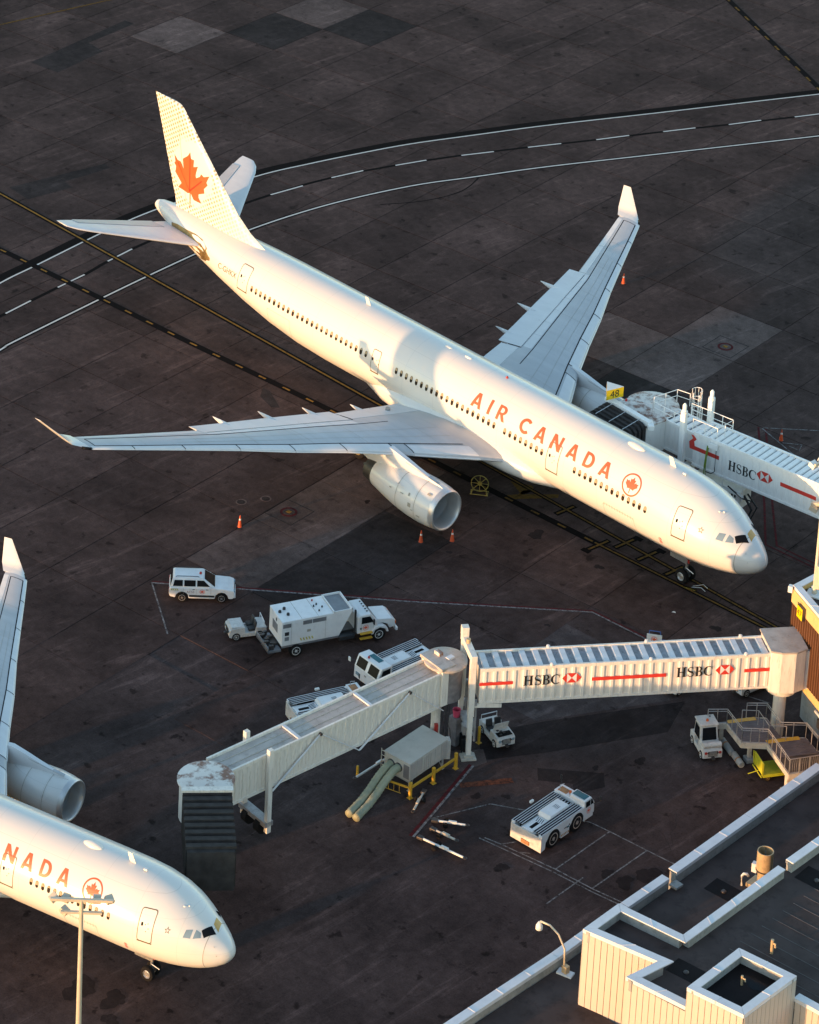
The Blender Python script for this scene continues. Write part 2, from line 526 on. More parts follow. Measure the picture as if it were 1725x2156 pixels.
def copy_tree(o, parent=None):
    c = o.copy()
    COL.objects.link(c)
    if parent:
        c.parent = parent
    for ch in list(o.children):
        copy_tree(ch, c)
    return c

def tess(loops, cell=0.0):
    """triangles of a 2D shape with holes, cut along a grid so that it can be wrapped on a curved skin"""
    fl = [Vector((p[0], p[1], 0)) for l in loops for p in l]
    tr = tessellate_polygon([[Vector((p[0], p[1], 0)) for p in l] for l in loops])
    bm = bmesh.new()
    vs = [bm.verts.new(p) for p in fl]
    for t in tr:
        try:
            bm.faces.new([vs[i] for i in t])
        except ValueError:
            pass
    if cell:
        xs = [p.x for p in fl]
        ys = [p.y for p in fl]
        for ax, lo, hi in ((0, min(xs), max(xs)), (1, min(ys), max(ys))):
            q = floor(lo / cell) * cell + cell
            while q < hi:
                co = Vector((q, 0, 0)) if ax == 0 else Vector((0, q, 0))
                no = Vector((1, 0, 0)) if ax == 0 else Vector((0, 1, 0))
                bmesh.ops.bisect_plane(bm, geom=bm.verts[:] + bm.edges[:] + bm.faces[:], plane_co=co, plane_no=no)
                q += cell
    bmesh.ops.recalc_face_normals(bm, faces=bm.faces[:])
    bm.verts.index_update()
    V = [(v.co.x, v.co.y) for v in bm.verts]
    F = [tuple(v.index for v in f.verts) for f in bm.faces]
    bm.free()
    return V, F

def wrap(loops, fn, mb=None, cell=0.0, mi=0):
    mb = mb or MB()
    V, F = tess(loops, cell)
    P = [Vector(fn(*p)) for p in V]
    return mb.add(P, F, mi)

def arc(cx, cy, rx, ry, a0, a1, n=14):
    return [(cx + rx * cos(radians(a0 + (a1 - a0) * i / n)), cy + ry * sin(radians(a0 + (a1 - a0) * i / n))) for i in range(n + 1)]

def strip(path):
    """outline of a pen stroke [(x, y, width)]"""
    a, b = [], []
    for i, (x, y, w) in enumerate(path):
        p, q = path[max(i - 1, 0)], path[min(i + 1, len(path) - 1)]
        dx, dy = q[0] - p[0], q[1] - p[1]
        l = sqrt(dx * dx + dy * dy) or 1
        a.append((x - dy / l * w / 2, y + dx / l * w / 2))
        b.append((x + dy / l * w / 2, y - dx / l * w / 2))
    return a + b[::-1]

def rrect(x0, y0, x1, y1, r, n=4):
    return arc(x1 - r, y0 + r, r, r, -90, 0, n) + arc(x1 - r, y1 - r, r, r, 0, 90, n) + arc(x0 + r, y1 - r, r, r, 90, 180, n) + arc(x0 + r, y0 + r, r, r, 180, 270, n)

# sans capitals one unit high -> (loops, width)
SANS = {
    'A': ([[(0, 0), (.23, 0), (.29, .20), (.60, .20), (.66, 0), (.89, 0), (.58, 1), (.31, 1)], [(.345, .37), (.545, .37), (.445, .74)]], .89),
    'I': ([[(0, 0), (.23, 0), (.23, 1), (0, 1)]], .23),
    'R': ([[(0, 0), (.22, 0), (.22, .36), (.30, .36), (.54, 0), (.80, 0), (.53, .41)] + arc(.38, .70, .35, .30, -60, 90, 12) + [(0, 1)],
           [(.22, .52)] + arc(.36, .68, .14, .16, -90, 90, 10) + [(.22, .84)]], .80),
    'C': ([arc(.50, .5, .50, .515, 44, 316, 26) + arc(.50, .5, .27, .31, 316, 44, 26)], .84),
    'N': ([[(0, 0), (.21, 0), (.21, .62), (.63, 0), (.86, 0), (.86, 1), (.65, 1), (.65, .38), (.23, 1), (0, 1)]], .86),
    'D': ([[(0, 0)] + arc(.32, .5, .50, .50, -90, 90, 18) + [(0, 1)], [(.22, .18)] + arc(.32, .5, .27, .32, -90, 90, 14) + [(.22, .82)]], .82),
}
def S_path():
    c = arc(.30, .74, .235, .225, 28, 270, 16) + arc(.31, .25, .255, .24, 90, -152, 16)
    n = len(c) - 1
    return [(x, y, .07 + .12 * math.exp(-((i / n - .5) / .20) ** 2)) for i, (x, y) in enumerate(c)]
def C_path():
    c = arc(.46, .5, .40, .46, 45, 315, 26)
    return [(x, y, .06 + .15 * math.exp(-((i / 26 - .5) / .23) ** 2)) for i, (x, y) in enumerate(c)]
SERIF = {
    'H': ([[(0, 0), (.36, 0), (.36, .05), (.28, .08), (.28, .46), (.60, .46), (.60, .08), (.52, .05), (.52, 0), (.88, 0), (.88, .05), (.80, .08), (.80, .92), (.88, .95), (.88, 1),
            (.52, 1), (.52, .95), (.60, .92), (.60, .54), (.28, .54), (.28, .92), (.36, .95), (.36, 1), (0, 1), (0, .95), (.08, .92), (.08, .08), (0, .05)]], .95),
    'S': ([strip(S_path()), [(.50, .72), (.55, .72), (.55, .98), (.51, .96)], [(.04, .30), (.09, .28), (.08, .02), (.04, .03)]], .66),
    'B': ([[(0, 0)] + arc(.42, .27, .30, .27, -90, 60, 12) + [(.50, .53)] + arc(.40, .76, .27, .24, -45, 90, 10) + [(0, 1), (0, .95), (.08, .92), (.08, .08), (0, .05)],
           [(.28, .06)] + arc(.36, .27, .16, .21, -90, 90, 10) + [(.28, .48)], [(.28, .56)] + arc(.34, .75, .14, .19, -90, 90, 10) + [(.28, .94)]], .78),
    'C': ([strip(C_path()), [(.74, .66), (.80, .66), (.80, .97), (.75, .93)]], .86),
}
def text_loops(txt, font, gap):
    out, x = [], 0.0
    for ch in txt:
        if ch == ' ':
            x += .42
            continue
        loops, w = font[ch]
        # separate pieces of one letter are separate shapes; holes stay with the first loop
        if ch in 'SC' and font is SERIF:
            for l in loops:
                out.append([[(px + x, py) for px, py in l]])
        else:
            out.append([[(px + x, py) for px, py in l] for l in loops])
        x += w + gap
    return out, x - gap

def font_mesh(txt, size):
    """small printed characters: 2D triangles, origin left/bottom"""
    cu = bpy.data.curves.new('t', 'FONT')
    cu.body = txt
    cu.size = size
    cu.resolution_u = 3
    ob = bpy.data.objects.new('t', cu)
    me = bpy.data.meshes.new_from_object(ob)
    V = [(v.co.x, v.co.y) for v in me.vertices]
    F = [tuple(p.vertices) for p in me.polygons]
    bpy.data.objects.remove(ob)
    bpy.data.curves.remove(cu)
    bpy.data.meshes.remove(me)
    return V, F

LEAF = [(-60.63, 12.09), (-60.19, 11.74), (-59.77, 11.77), (-59.37, 11.28), (-59.49, 12.12), (-58.86, 12.59), (-58.56, 13.01), (-58.44, 12.5), (-58.07, 12.52), (-58.1, 11.92), (-57.58, 12.15), (-57.82, 11.34), (-57.76, 11.11), (-57.27, 11.42), (-57.17, 11.67), (-56.84, 11.54), (-56.24, 11.8), (-56.5, 11.2), (-56.35, 11.01), (-56.76, 10.56), (-56.66, 10.22), (-57.43, 9.85), (-57.42, 9.56), (-57.05, 9.19), (-58.05, 9.11), (-58.45, 9.55), (-58.52, 8.2), (-58.6, 8.2), (-58.58, 9.5), (-58.89, 9.39), (-59.19, 9.44), (-60.09, 9.45), (-59.65, 9.95), (-60.5, 10.61), (-60.38, 11.12), (-60.63, 11.33), (-60.48, 11.51)]
def leaf_unit():
    """small symmetric maple leaf about the origin, half-height 1"""
    h = [(0, 1), (.17, .62), (.38, .72), (.30, .22), (.55, .47), (.60, .33), (.92, .40), (.82, .12), (.95, .02), (.50, -.38), (.55, -.52), (.06, -.44)]
    return h + [(.05, -1), (-.05, -1)] + [(-x, y) for x, y in reversed(h[1:])]
def roundel(fn, parent, name='roundel', m='logo_red', cell=0.0):
    mb = MB()
    wrap([arc(0, 0, 1, 1, 0, 353, 36), arc(0, 0, .86, .86, 353, 0, 36)], fn, mb, cell)
    wrap([[(x * .72, y * .72 - .03) for x, y in leaf_unit()]], fn, mb, cell)
    return mb.build(name, m, parent)

# ------------------------------------------------------------------ the apron
apron = kind(MB().add([(-1600, -1600, -0.035), (1600, -1600, -0.035), (1600, 1600, -0.035), (-1600, 1600, -0.035)], [(0, 1, 2, 3)]).build('apron', 'asphalt'))
GA = radians(7.4)
E1, E2 = Vector((cos(GA), sin(GA))), Vector((-sin(GA), cos(GA)))
SU, SV = 5.92, 7.2
U0, V0 = -9.45, 1.0
def project(x, y, z=0.0):
    v = CAM_R.transposed() @ (Vector((x, y, z)) - CAM_P)
    f = 6988.76
    return 862.5 - 240.43 + f * v.x / -v.z, 1078 - 1918.45 - f * v.y / -v.z
def in_asphalt(p):
    return (p.x > -9.0 and p.y < -9.5) or (p.x > 3.5 and p.y < 14) or (p.y < -34 and p.x > -24)
cells = []
for i in range(-20, 9):
    for j in range(-12, 16):
        c = E1 * (U0 + (i + .5) * SU) + E2 * (V0 + (j + .5) * SV)
        if in_asphalt(c):
            continue
        u, v = project(c.x, c.y)
        if -330 < u < 2050 and -260 < v < 2400:
            cells.append((i, j, c, v, -230 < u < 1950 and -160 < v < 2300))
cells.sort(key=lambda q: (-q[4], -q[3]))
J = 0.026
sm = {}
for mn in ('slab', 'slab_pale', 'slab_dark'):
    hx, hy = SU / 2 - J, SV / 2 - J
    mb = MB()
    mb.loft([[(sx * (hx - e), sy * (hy - e), z) for sx, sy in ((-1, -1), (1, -1), (1, 1), (-1, 1))] for e, z in ((0, -0.03), (0, -0.012), (0.015, 0.0))], cap=(False, True))
    sm[mn] = mb.mesh('slab', mn)
PALE = {}
def cell_of(x, y):
    p = Vector((x, y))
    return floor((p.dot(E1) - U0) / SU), floor((p.dot(E2) - V0) / SV)
for x, y in ((-31.5, 24.5), (-103.2, 37.6), (-99.0, 51.5)):
    PALE[cell_of(x, y)] = 'slab_pale'
for x, y in ((-29.5, -9.5), (-28.8, -15), (-28.0, -21), (-27.6, 24.4), (-25.5, 31)):
    PALE[cell_of(x, y)] = 'slab_pale'
for x, y in ((-23, -12), (-98.0, 44.8), (-22.0, -19), (-93.0, 52.0), (-29.5, 17.5)):
    PALE[cell_of(x, y)] = 'slab_dark'
rest = MB()
for k, (i, j, c, v, near) in enumerate(cells):
    if k < 298:
        o = link('slab', sm[PALE.get((i, j), 'slab')], apron, loc=(c.x, c.y, 0), rz=GA)
    else:
        q = [c + E1 * sx * (SU / 2 - J) + E2 * sy * (SV / 2 - J) for sx, sy in ((-1, -1), (1, -1), (1, 1), (-1, 1))]
        rest.add([(p.x, p.y, -0.001) for p in q], [(0, 1, 2, 3)])
if rest.f:
    kind(rest.build('slab_field', 'slab', apron), 'stuff')

def flat(name, pts, z, m):
    return MB().add([(x, y, z) for x, y in pts], [tuple(range(len(pts)))] ).build(name, m, apron)
def ribbon(name, pts, w, z, m, off=0.0):
    return MB().ribbon(pts, w, z, off=off).build(name, m, apron)
def spline(P, n=8):
    out = []
    for i in range(len(P) - 1):
        p0, p1, p2, p3 = P[max(i - 1, 0)], P[i], P[i + 1], P[min(i + 2, len(P) - 1)]
        for k in range(n):
            t = k / n
            out.append(tuple(.5 * (2 * p1[a] + (p2[a] - p0[a]) * t + (2 * p0[a] - 5 * p1[a] + 4 * p2[a] - p3[a]) * t * t + (3 * p1[a] - p0[a] - 3 * p2[a] + p3[a]) * t ** 3) for a in (0, 1)))
    return out + [P[-1]]

# asphalt by the gates and its patches
flat('asphalt_field', [(-8.9, -9.6), (3.4, -8.0), (3.4, 13.8), (60, 13.8), (60, -120), (-60, -120), (-60, -60), (-23.8, -34.2), (-9.2, -32.5)], -0.012, 'asphalt')
flat('asphalt_patch', [(-1.47, -19.35), (2.72, -10.79), (4.25, -14.22), (0.85, -21.81), (-1.2, -25.6), (-3.2, -23.6)], -0.006, 'asphalt_dark')
flat('asphalt_patch', [(-3.3, -26.6), (-1.9, -24.6), (-0.8, -25.4), (-1.1, -27.3), (-2.4, -28.2)], -0.002, 'slab_pale')
flat('asphalt_patch', [(-8.6, -20.6), (-1.9, -19.8), (2.3, -10.9), (-0.5, -9.7), (-8.4, -10.2)], -0.008, 'asphalt_grey')
flat('asphalt_patch', [(1.6, -23.4), (4.6, -20.6), (5.6, -21.6), (4.9, -23.6), (4.1, -22.9), (2.5, -24.3)], -0.004, 'asphalt_dark')
flat('asphalt_patch', [(4.3, -14.2), (10.5, -17.5), (11.5, -22.2), (8.2, -21.0)], -0.005, 'asphalt')
flat('slab_patch', [(-103.85, 19.83), (-106.4, 33.3), (-105.2, 33.4), (-104.2, 27.0), (-101.8, 26.8), (-100.5, 20.3)], 0.004, 'slab_dark')
flat('slab_patch', [(-44.6, -4.6), (-43.9, -4.5), (-41.6, -5.6), (-42.0, -6.1), (-43.8, -5.6)], 0.004, 'slab_dark')
flat('slab_patch', [(-83.9, 1.8), (-82.6, 11.2), (-81.6, 11.0), (-81.9, 6.2), (-80.6, 6.0), (-81.1, 1.6)], 0.004, 'slab_dark')
flat('slab_patch', [(-76.0, 14.0), (-75.2, 19.2), (-73.9, 19.0), (-74.7, 13.8)], 0.003, 'slab_dark')

# curved service road: black bands, white edge lines, dashed centre
UP = [(-66.5, -27), (-68.3, -18.5), (-70.38, -9.62), (-71.05, -5.48), (-72.71, 5.21), (-72.95, 12.5), (-72.58, 20.27), (-71.69, 25.2), (-70.6, 30.0), (-69.2, 35.2), (-67.03, 41.12), (-64.53, 47.72), (-60.27, 57.7), (-53.75, 73.21), (-45.5, 92)]
LO = [(-57.2, -31), (-59.6, -24.5), (-61.57, -16.43), (-61.97, -14.74), (-63.4, -4.58), (-64.1, .94), (-64.69, 6.37), (-65.24, 12.76), (-64.7, 21.0), (-63.04, 29.0), (-60.9, 34.86), (-58.48, 41.29), (-54.28, 50.91), (-47.78, 65.76), (-39.5, 85)]
CE = [(-65.1, -18), (-66.02, -12.44), (-66.96, -6.46), (-67.38, -3.38), (-68.05, -.42), (-68.54, 2.56), (-69.2, 10.5), (-69.13, 18.42), (-68.42, 24.86), (-66.81, 31.02), (-64.72, 37.08), (-62.28, 43.0), (-59.63, 49.06), (-57.09, 55.19), (-54.45, 61.15), (-51.82, 67.3), (-47, 78.4)]
UPs, LOs, CEs = spline(UP), spline(LO), spline(CE)
ribbon('road_band', UPs, 1.15, 0.004, 'paint_black', off=0.42)
ribbon('road_band', LOs, 0.50, 0.004, 'paint_black')
ribbon('road_band', CEs, 0.34, 0.004, 'paint_black')
ribbon('edge_line', UPs, 0.17, 0.009, 'paint_white')
ribbon('edge_line', LOs, 0.17, 0.009, 'paint_white')
for a, b in (((-66.02, -12.44), (-66.5, -9.56)), ((-66.96, -6.46), (-67.38, -3.38)), ((-68.05, -.42), (-68.54, 2.56)), ((-69.1, 5.9), (-69.25, 9.0)), ((-69.3, 12.2), (-69.25, 15.2)), ((-69.13, 18.42), (-68.75, 21.81)),
             ((-68.42, 24.86), (-67.77, 28.04)), ((-66.81, 31.02), (-65.92, 33.92)), ((-64.72, 37.08), (-63.52, 39.93)), ((-62.28, 43.0), (-61.01, 45.95)), ((-59.63, 49.06), (-58.44, 52.1)),
             ((-57.09, 55.19), (-55.84, 58.16)), ((-54.45, 61.15), (-53.25, 64.24)), ((-51.82, 67.3), (-50.6, 70.3)), ((-65.2, -18.3), (-65.6, -15.4))):
    ribbon('centre_dash', [a, b], 0.17, 0.009, 'paint_white')
# lead-in lines
ribbon('guide_band', [(-125, .35), (-36, .52)], 0.55, 0.013, 'paint_black')
ribbon('guide_line', [(-125, .35), (-36, .52)], 0.17, 0.018, 'paint_yellow')
ribbon('guide_band', [(-30, .5), (-6.3, .48), (3.2, .45)], 0.42, 0.014, 'paint_black')
ribbon('guide_line', [(-30, .5), (-6.3, .48), (3.2, .45)], 0.15, 0.019, 'paint_yellow_dull')
DY = [(-92, -7.6), (-75.1, -5.97), (-63.5, -4.98), (-53.68, -4.26), (-39.1, -2.94), (-22.8, -1.77), (-13.4, -1.15)]
DYs = spline(DY, 12)
ribbon('guide_band', DYs, 0.62, 0.014, 'paint_black')
ribbon('guide_band', [(-13.4, -1.15), (2.6, -.05)], 0.44, 0.0135, 'paint_black')
ribbon('guide_line', [(-13.9, -1.18), (2.6, -.05)], 0.15, 0.019, 'paint_yellow_dull')
acc, last = 0.0, DYs[0]
dens = []
for i in range(len(DYs) - 1):
    a, b = Vector(DYs[i]), Vector(DYs[i + 1])
    n = max(1, int((b - a).length / .05))
    dens += [a.lerp(b, k / n) for k in range(n)]
s, i = 0.0, 0
dist = [0.0]
for i in range(1, len(dens)):
    dist.append(dist[-1] + (dens[i] - dens[i - 1]).length)
k = 0
start = 0
while start < dist[-1] - 1.2:
    seg = [dens[q] for q in range(len(dens)) if start <= dist[q] <= start + 1.05][::7]
    if len(seg) > 1:
        ribbon('guide_dash', seg, 0.17, 0.019, 'paint_yellow' if seg[0].x < -34 else 'paint_yellow_dull')
    start += 2.42
ribbon('guide_band', [(-78, 86.5), (-74.16, 84.45), (-54.67, 74.35), (-45, 69)], 0.62, 0.014, 'paint_black')
for k in range(14):
    a = Vector((-77, 85.9)).lerp(Vector((-46, 69.6)), k / 14)
    d = (Vector((-46, 69.6)) - Vector((-77, 85.9))).normalized()
    ribbon('guide_dash', [a, a + d * 1.0], 0.22, 0.019, 'paint_yellow_dull')
ribbon('guide_line', [(-114, 8), (-112.72, 23.07), (-111.34, 34.81), (-109, 48)], 0.2, 0.019, 'paint_yellow_dull')
# stop bars across the lead-in lines
for x, y, w in ((-18.13, .45, 1.5), (-12.49, .45, 1.6), (-10.42, .47, 1.6), (-7.96, .5, 1.5), (-13.5, -1.15, 1.7)):
    d = Vector((0.07, 1)).normalized()
    a, b = Vector((x, y)) - d * w * .62, Vector((x, y)) + d * w * .5
    ribbon('stop_band', [a - d * .12, b + d * .12], 0.50, 0.0165, 'paint_black')
    ribbon('stop_bar', [a, b], 0.17, 0.022, 'paint_yellow_dull')
for x, y in ((-13.55, -2.45), (-12.3, 1.55), (-10.2, 1.6)):
    flat('stop_pad', [(x - .35, y - .25), (x + .35, y - .2), (x + .3, y + .25), (x - .4, y + .2)], 0.0155, 'paint_black')
# hatched equipment arrow under the aircraft
flat('hatch_mark', [(-23.4, .2), (-21.9, 1.0), (-21.4, .6), (-21.9, .0), (-21.75, -.7), (-22.3, -1.6), (-21.7, -1.7), (-19.6, 1.2), (-19.9, 1.6), (-21.6, -.5)], 0.011, 'paint_yellow_dull')
# red-and-white safety line by the trucks
R1 = [(-29.4, -28.4), (-25.44, -24.62), (-16.77, -16.44), (-8.09, -7.78), (-3.3, -7.35)]
ribbon('safety_line', R1, 0.16, 0.010, 'paint_red', off=0.12)
ribbon('safety_line', R1, 0.14, 0.012, 'paint_white_worn', off=-0.04)
ribbon('safety_line', [(-29.4, -28.4), (-26.87, -29.9), (-24, -31.6)], 0.10, 0.010, 'paint_white_worn')
RR = [(-1.11, -26.32), (.44, -30.78), (1.6, -34.2)]
ribbon('safety_line', RR, 0.22, 0.010, 'paint_red', off=-0.17)
ribbon('safety_line', RR, 0.15, 0.012, 'paint_white_worn', off=0.02)
ribbon('worn_line', [(-0.2, -28.4), (1.5, -25.5)], 0.5, 0.003, 'paint_orange')
# red equipment restraint lines right of the nose
for pts in ([(-17.14, 20.4), (-9.72, 12.13), (-6.17, 7.98), (-2.4, 8.27), (4, 8.8)], [(-16.6, 20.6), (-9.1, 12.3), (-5.6, 8.5), (-2.3, 8.75), (4, 9.3)]):
    ribbon('restraint_line', pts, 0.16, 0.010, 'paint_red')
for pts in ([(-16.85, 20.48), (-12.2, 19.08)], [(-16.85, 20.6), (-13.5, 24.0)], [(-14.5, 20.0), (-13.4, 20.9), (-13.0, 20.1), (-13.9, 20.0)]):
    ribbon('restraint_line', pts, 0.10, 0.012, 'paint_white_worn')
# tug parking bays
for pts in ([(2.29, -28.29), (7.39, -24.92), (8.78, -24.67), (11.43, -24.31), (15.4, -23.7)], [(4.39, -30.93), (5.47, -30.62), (9.16, -29.85), (11.77, -29.51), (15.6, -28.7)],
            [(4.2, -31.2), (9.2, -30.15), (11.9, -29.75), (15.6, -29.0)], [(8.78, -24.67), (9.16, -29.85)], [(11.43, -24.31), (11.77, -29.51)], [(10.74, -29.15), (11.02, -32.6)],
            [(2.29, -28.29), (1.0, -32.2)], [(5.9, -29.7), (5.47, -30.6)], [(7.2, -29.9), (6.6, -30.4)], [(3.4, -7.1), (5.7, -4.9)], [(3.9, -7.6), (6.4, -6.7)]):
    ribbon('bay_line', pts, 0.09, 0.006, 'paint_white_worn')
# rubber marks
ribbon('tyre_mark', spline([(-60.9, 35.8), (-59.6, 32), (-60.2, 28), (-62.0, 24.5)]), 0.12, 0.005, 'paint_black')
for pts in ([(-118, 57), (-104, 58), (-95, 62)], [(-119, 58.2), (-104, 59.0), (-95, 63)]):
    ribbon('tyre_mark', spline(pts), 0.25, 0.006, 'paint_black')
# cracks in the asphalt
for seed in ((8.2, -21.9), (10.2, -20.2), (9.6, -22.6)):
    x, y = seed
    pts = [(x, y)]
    a = random.uniform(-.6, .6)
    for q in range(9):
        a += random.uniform(-.5, .5)
        x += cos(a) * .35
        y += sin(a) * .35
        pts.append((x, y))
    ribbon('crack', pts, 0.025, 0.003, 'joint')
def oil_spot(x, y, r, m='asphalt_dark', z=.0045):
    pts = []
    ph = [random.uniform(0, 6.3) for _ in range(3)]
    for k in range(22):
        t = 2 * pi * k / 22
        q = r * (1 + .25 * sin(2 * t + ph[0]) + .18 * sin(3 * t + ph[1]) + .1 * sin(7 * t + ph[2]))
        pts.append((x + q * cos(t), y + q * sin(t)))
    flat('oil_stain', pts, z, m)
for x, y, r in ((-17.2, -3.6, .55), (-13.2, -20.1, .38), (5.2, -17.9, .35), (3.9, -20.6, .22), (13.0, -26.0, .7), (12.6, -27.6, .55), (1.2, -28.4, .3), (2.4, -27.0, .25), (-1.5, -2.8, .35), (11.4, -27.8, .4), (4.4, -27.3, .2), (-27.8, -9.8, .22), (7.0, -32.2, .4),
                (-0.5, -58, .9), (1.4, -57.2, .7), (2.6, -58.4, .5), (-19.4, -10.0, .18), (-11.6, -3.3, .3), (-8.9, -11.3, .18)):
    oil_spot(x, y, r)

# fuel pits: ring cover in a square of joints
def fuel_pit(x, y, r, sq, label):
    t = thing('fuel_pit', label, 'hatch', (x, y, 0), GA, 'fuel hydrant pits in the apron')
    mb = MB()
    for k in range(4):
        a = radians(90 * k)
        mb.box((cos(a) * sq, sin(a) * sq, .004), (.05, sq * 2 + .05, .008), rz=a)
    mb.build('joint_frame', 'joint', t)
    MB().rev([(.002, r), (.012, r), (.012, r * .72), (.002, r * .72)], 'Z', n=28).build('ring', 'paint_red' if sq > .5 else 'metal_dark', t)
    MB().rev([(.004, r * .70), (.020, r * .68), (.020, .001)], 'Z', n=24).build('cover', 'slab_pale', t)
    MB().box((0, 0, .024), (r * .55, r * .5, .012)).build('lid', 'paint_yellow' if sq > .5 else 'metal_dark', t)
fuel_pit(-30.26, -15.08, .62, 1.25, 'round fuel pit cover in a square of joints left of the near engine')
fuel_pit(-26.94, 28.19, .62, 1.3, 'round fuel pit cover in a square of joints beyond the far wing')
for x, y, lb in ((-33.36, -16.8, 'small round manhole below the near wing, left of the pair'), (-32.6, -15.14, 'small round manhole below the near wing, right of the pair')):
    t = thing('manhole', lb, 'manhole', (x, y, 0), 0, 'small manholes below the near wing')
    MB().rev([(.002, .40), (.010, .40), (.010, .30), (.002, .30)], 'Z', n=24).build('ring', 'slab_pale', t)
    MB().rev([(.003, .29), (.008, .28), (.008, .001)], 'Z', n=20).build('cover', 'slab_dark', t)
# ------------------------------------------------------------------ the wide-body aircraft (nose at the origin, tail towards -X)
FT = [(0, 4.36, 4.34, .01), (.05, 4.57, 4.13, .24), (.15, 4.75, 3.95, .42), (.3, 4.93, 3.77, .61), (.5, 5.1, 3.6, .8), (1, 5.45, 3.3, 1.18), (1.5, 5.77, 3.09, 1.47), (2, 6.1, 2.92, 1.72), (2.5, 6.43, 2.79, 1.93), (3, 6.75, 2.68, 2.12), (3.5, 7.02, 2.59, 2.28), (4, 7.25, 2.52, 2.42), (5, 7.58, 2.42, 2.62), (6.5, 7.85, 2.35, 2.78),
      (8, 7.95, 2.33, 2.82), (10, 7.97, 2.33, 2.82), (20, 7.97, 2.33, 2.82), (30, 7.97, 2.33, 2.82), (38, 7.97, 2.33, 2.82), (41, 7.97, 2.34, 2.82), (44, 7.97, 2.48, 2.8), (47, 7.96, 2.87, 2.72), (50, 7.93, 3.45, 2.52), (53, 7.88, 4.15, 2.2), (56, 7.82, 4.85, 1.75), (59, 7.75, 5.6, 1.2), (61, 7.68, 6.2, .8), (62, 7.6, 6.55, .55), (62.5, 7.45, 6.75, .34)]
def sec(X):
    s = -X
    for i in range(len(FT) - 1):
        a, b = FT[i], FT[i + 1]
        if s <= b[0]:
            t = (s - a[0]) / (b[0] - a[0])
            r = [a[k] + (b[k] - a[k]) * t for k in (1, 2, 3)]
            break
    else:
        r = list(FT[-1][1:])
    return (r[0] + r[1]) / 2, (r[0] - r[1]) / 2, r[2]
def fus(X, th, off=0.0):
    """point on the fuselage skin; th degrees up from the starboard waterline"""
    zc, rz, hw = sec(X)
    t = radians(th)
    n = Vector((0, -cos(t) / hw, sin(t) / rz)).normalized()
    return Vector((X, -hw * cos(t), zc + rz * sin(t))) + n * off
def fusz(X, z, off=0.0):
    zc, rz, hw = sec(X)
    return fus(X, math.degrees(math.asin(max(-1, min(1, (z - zc) / rz)))), off)

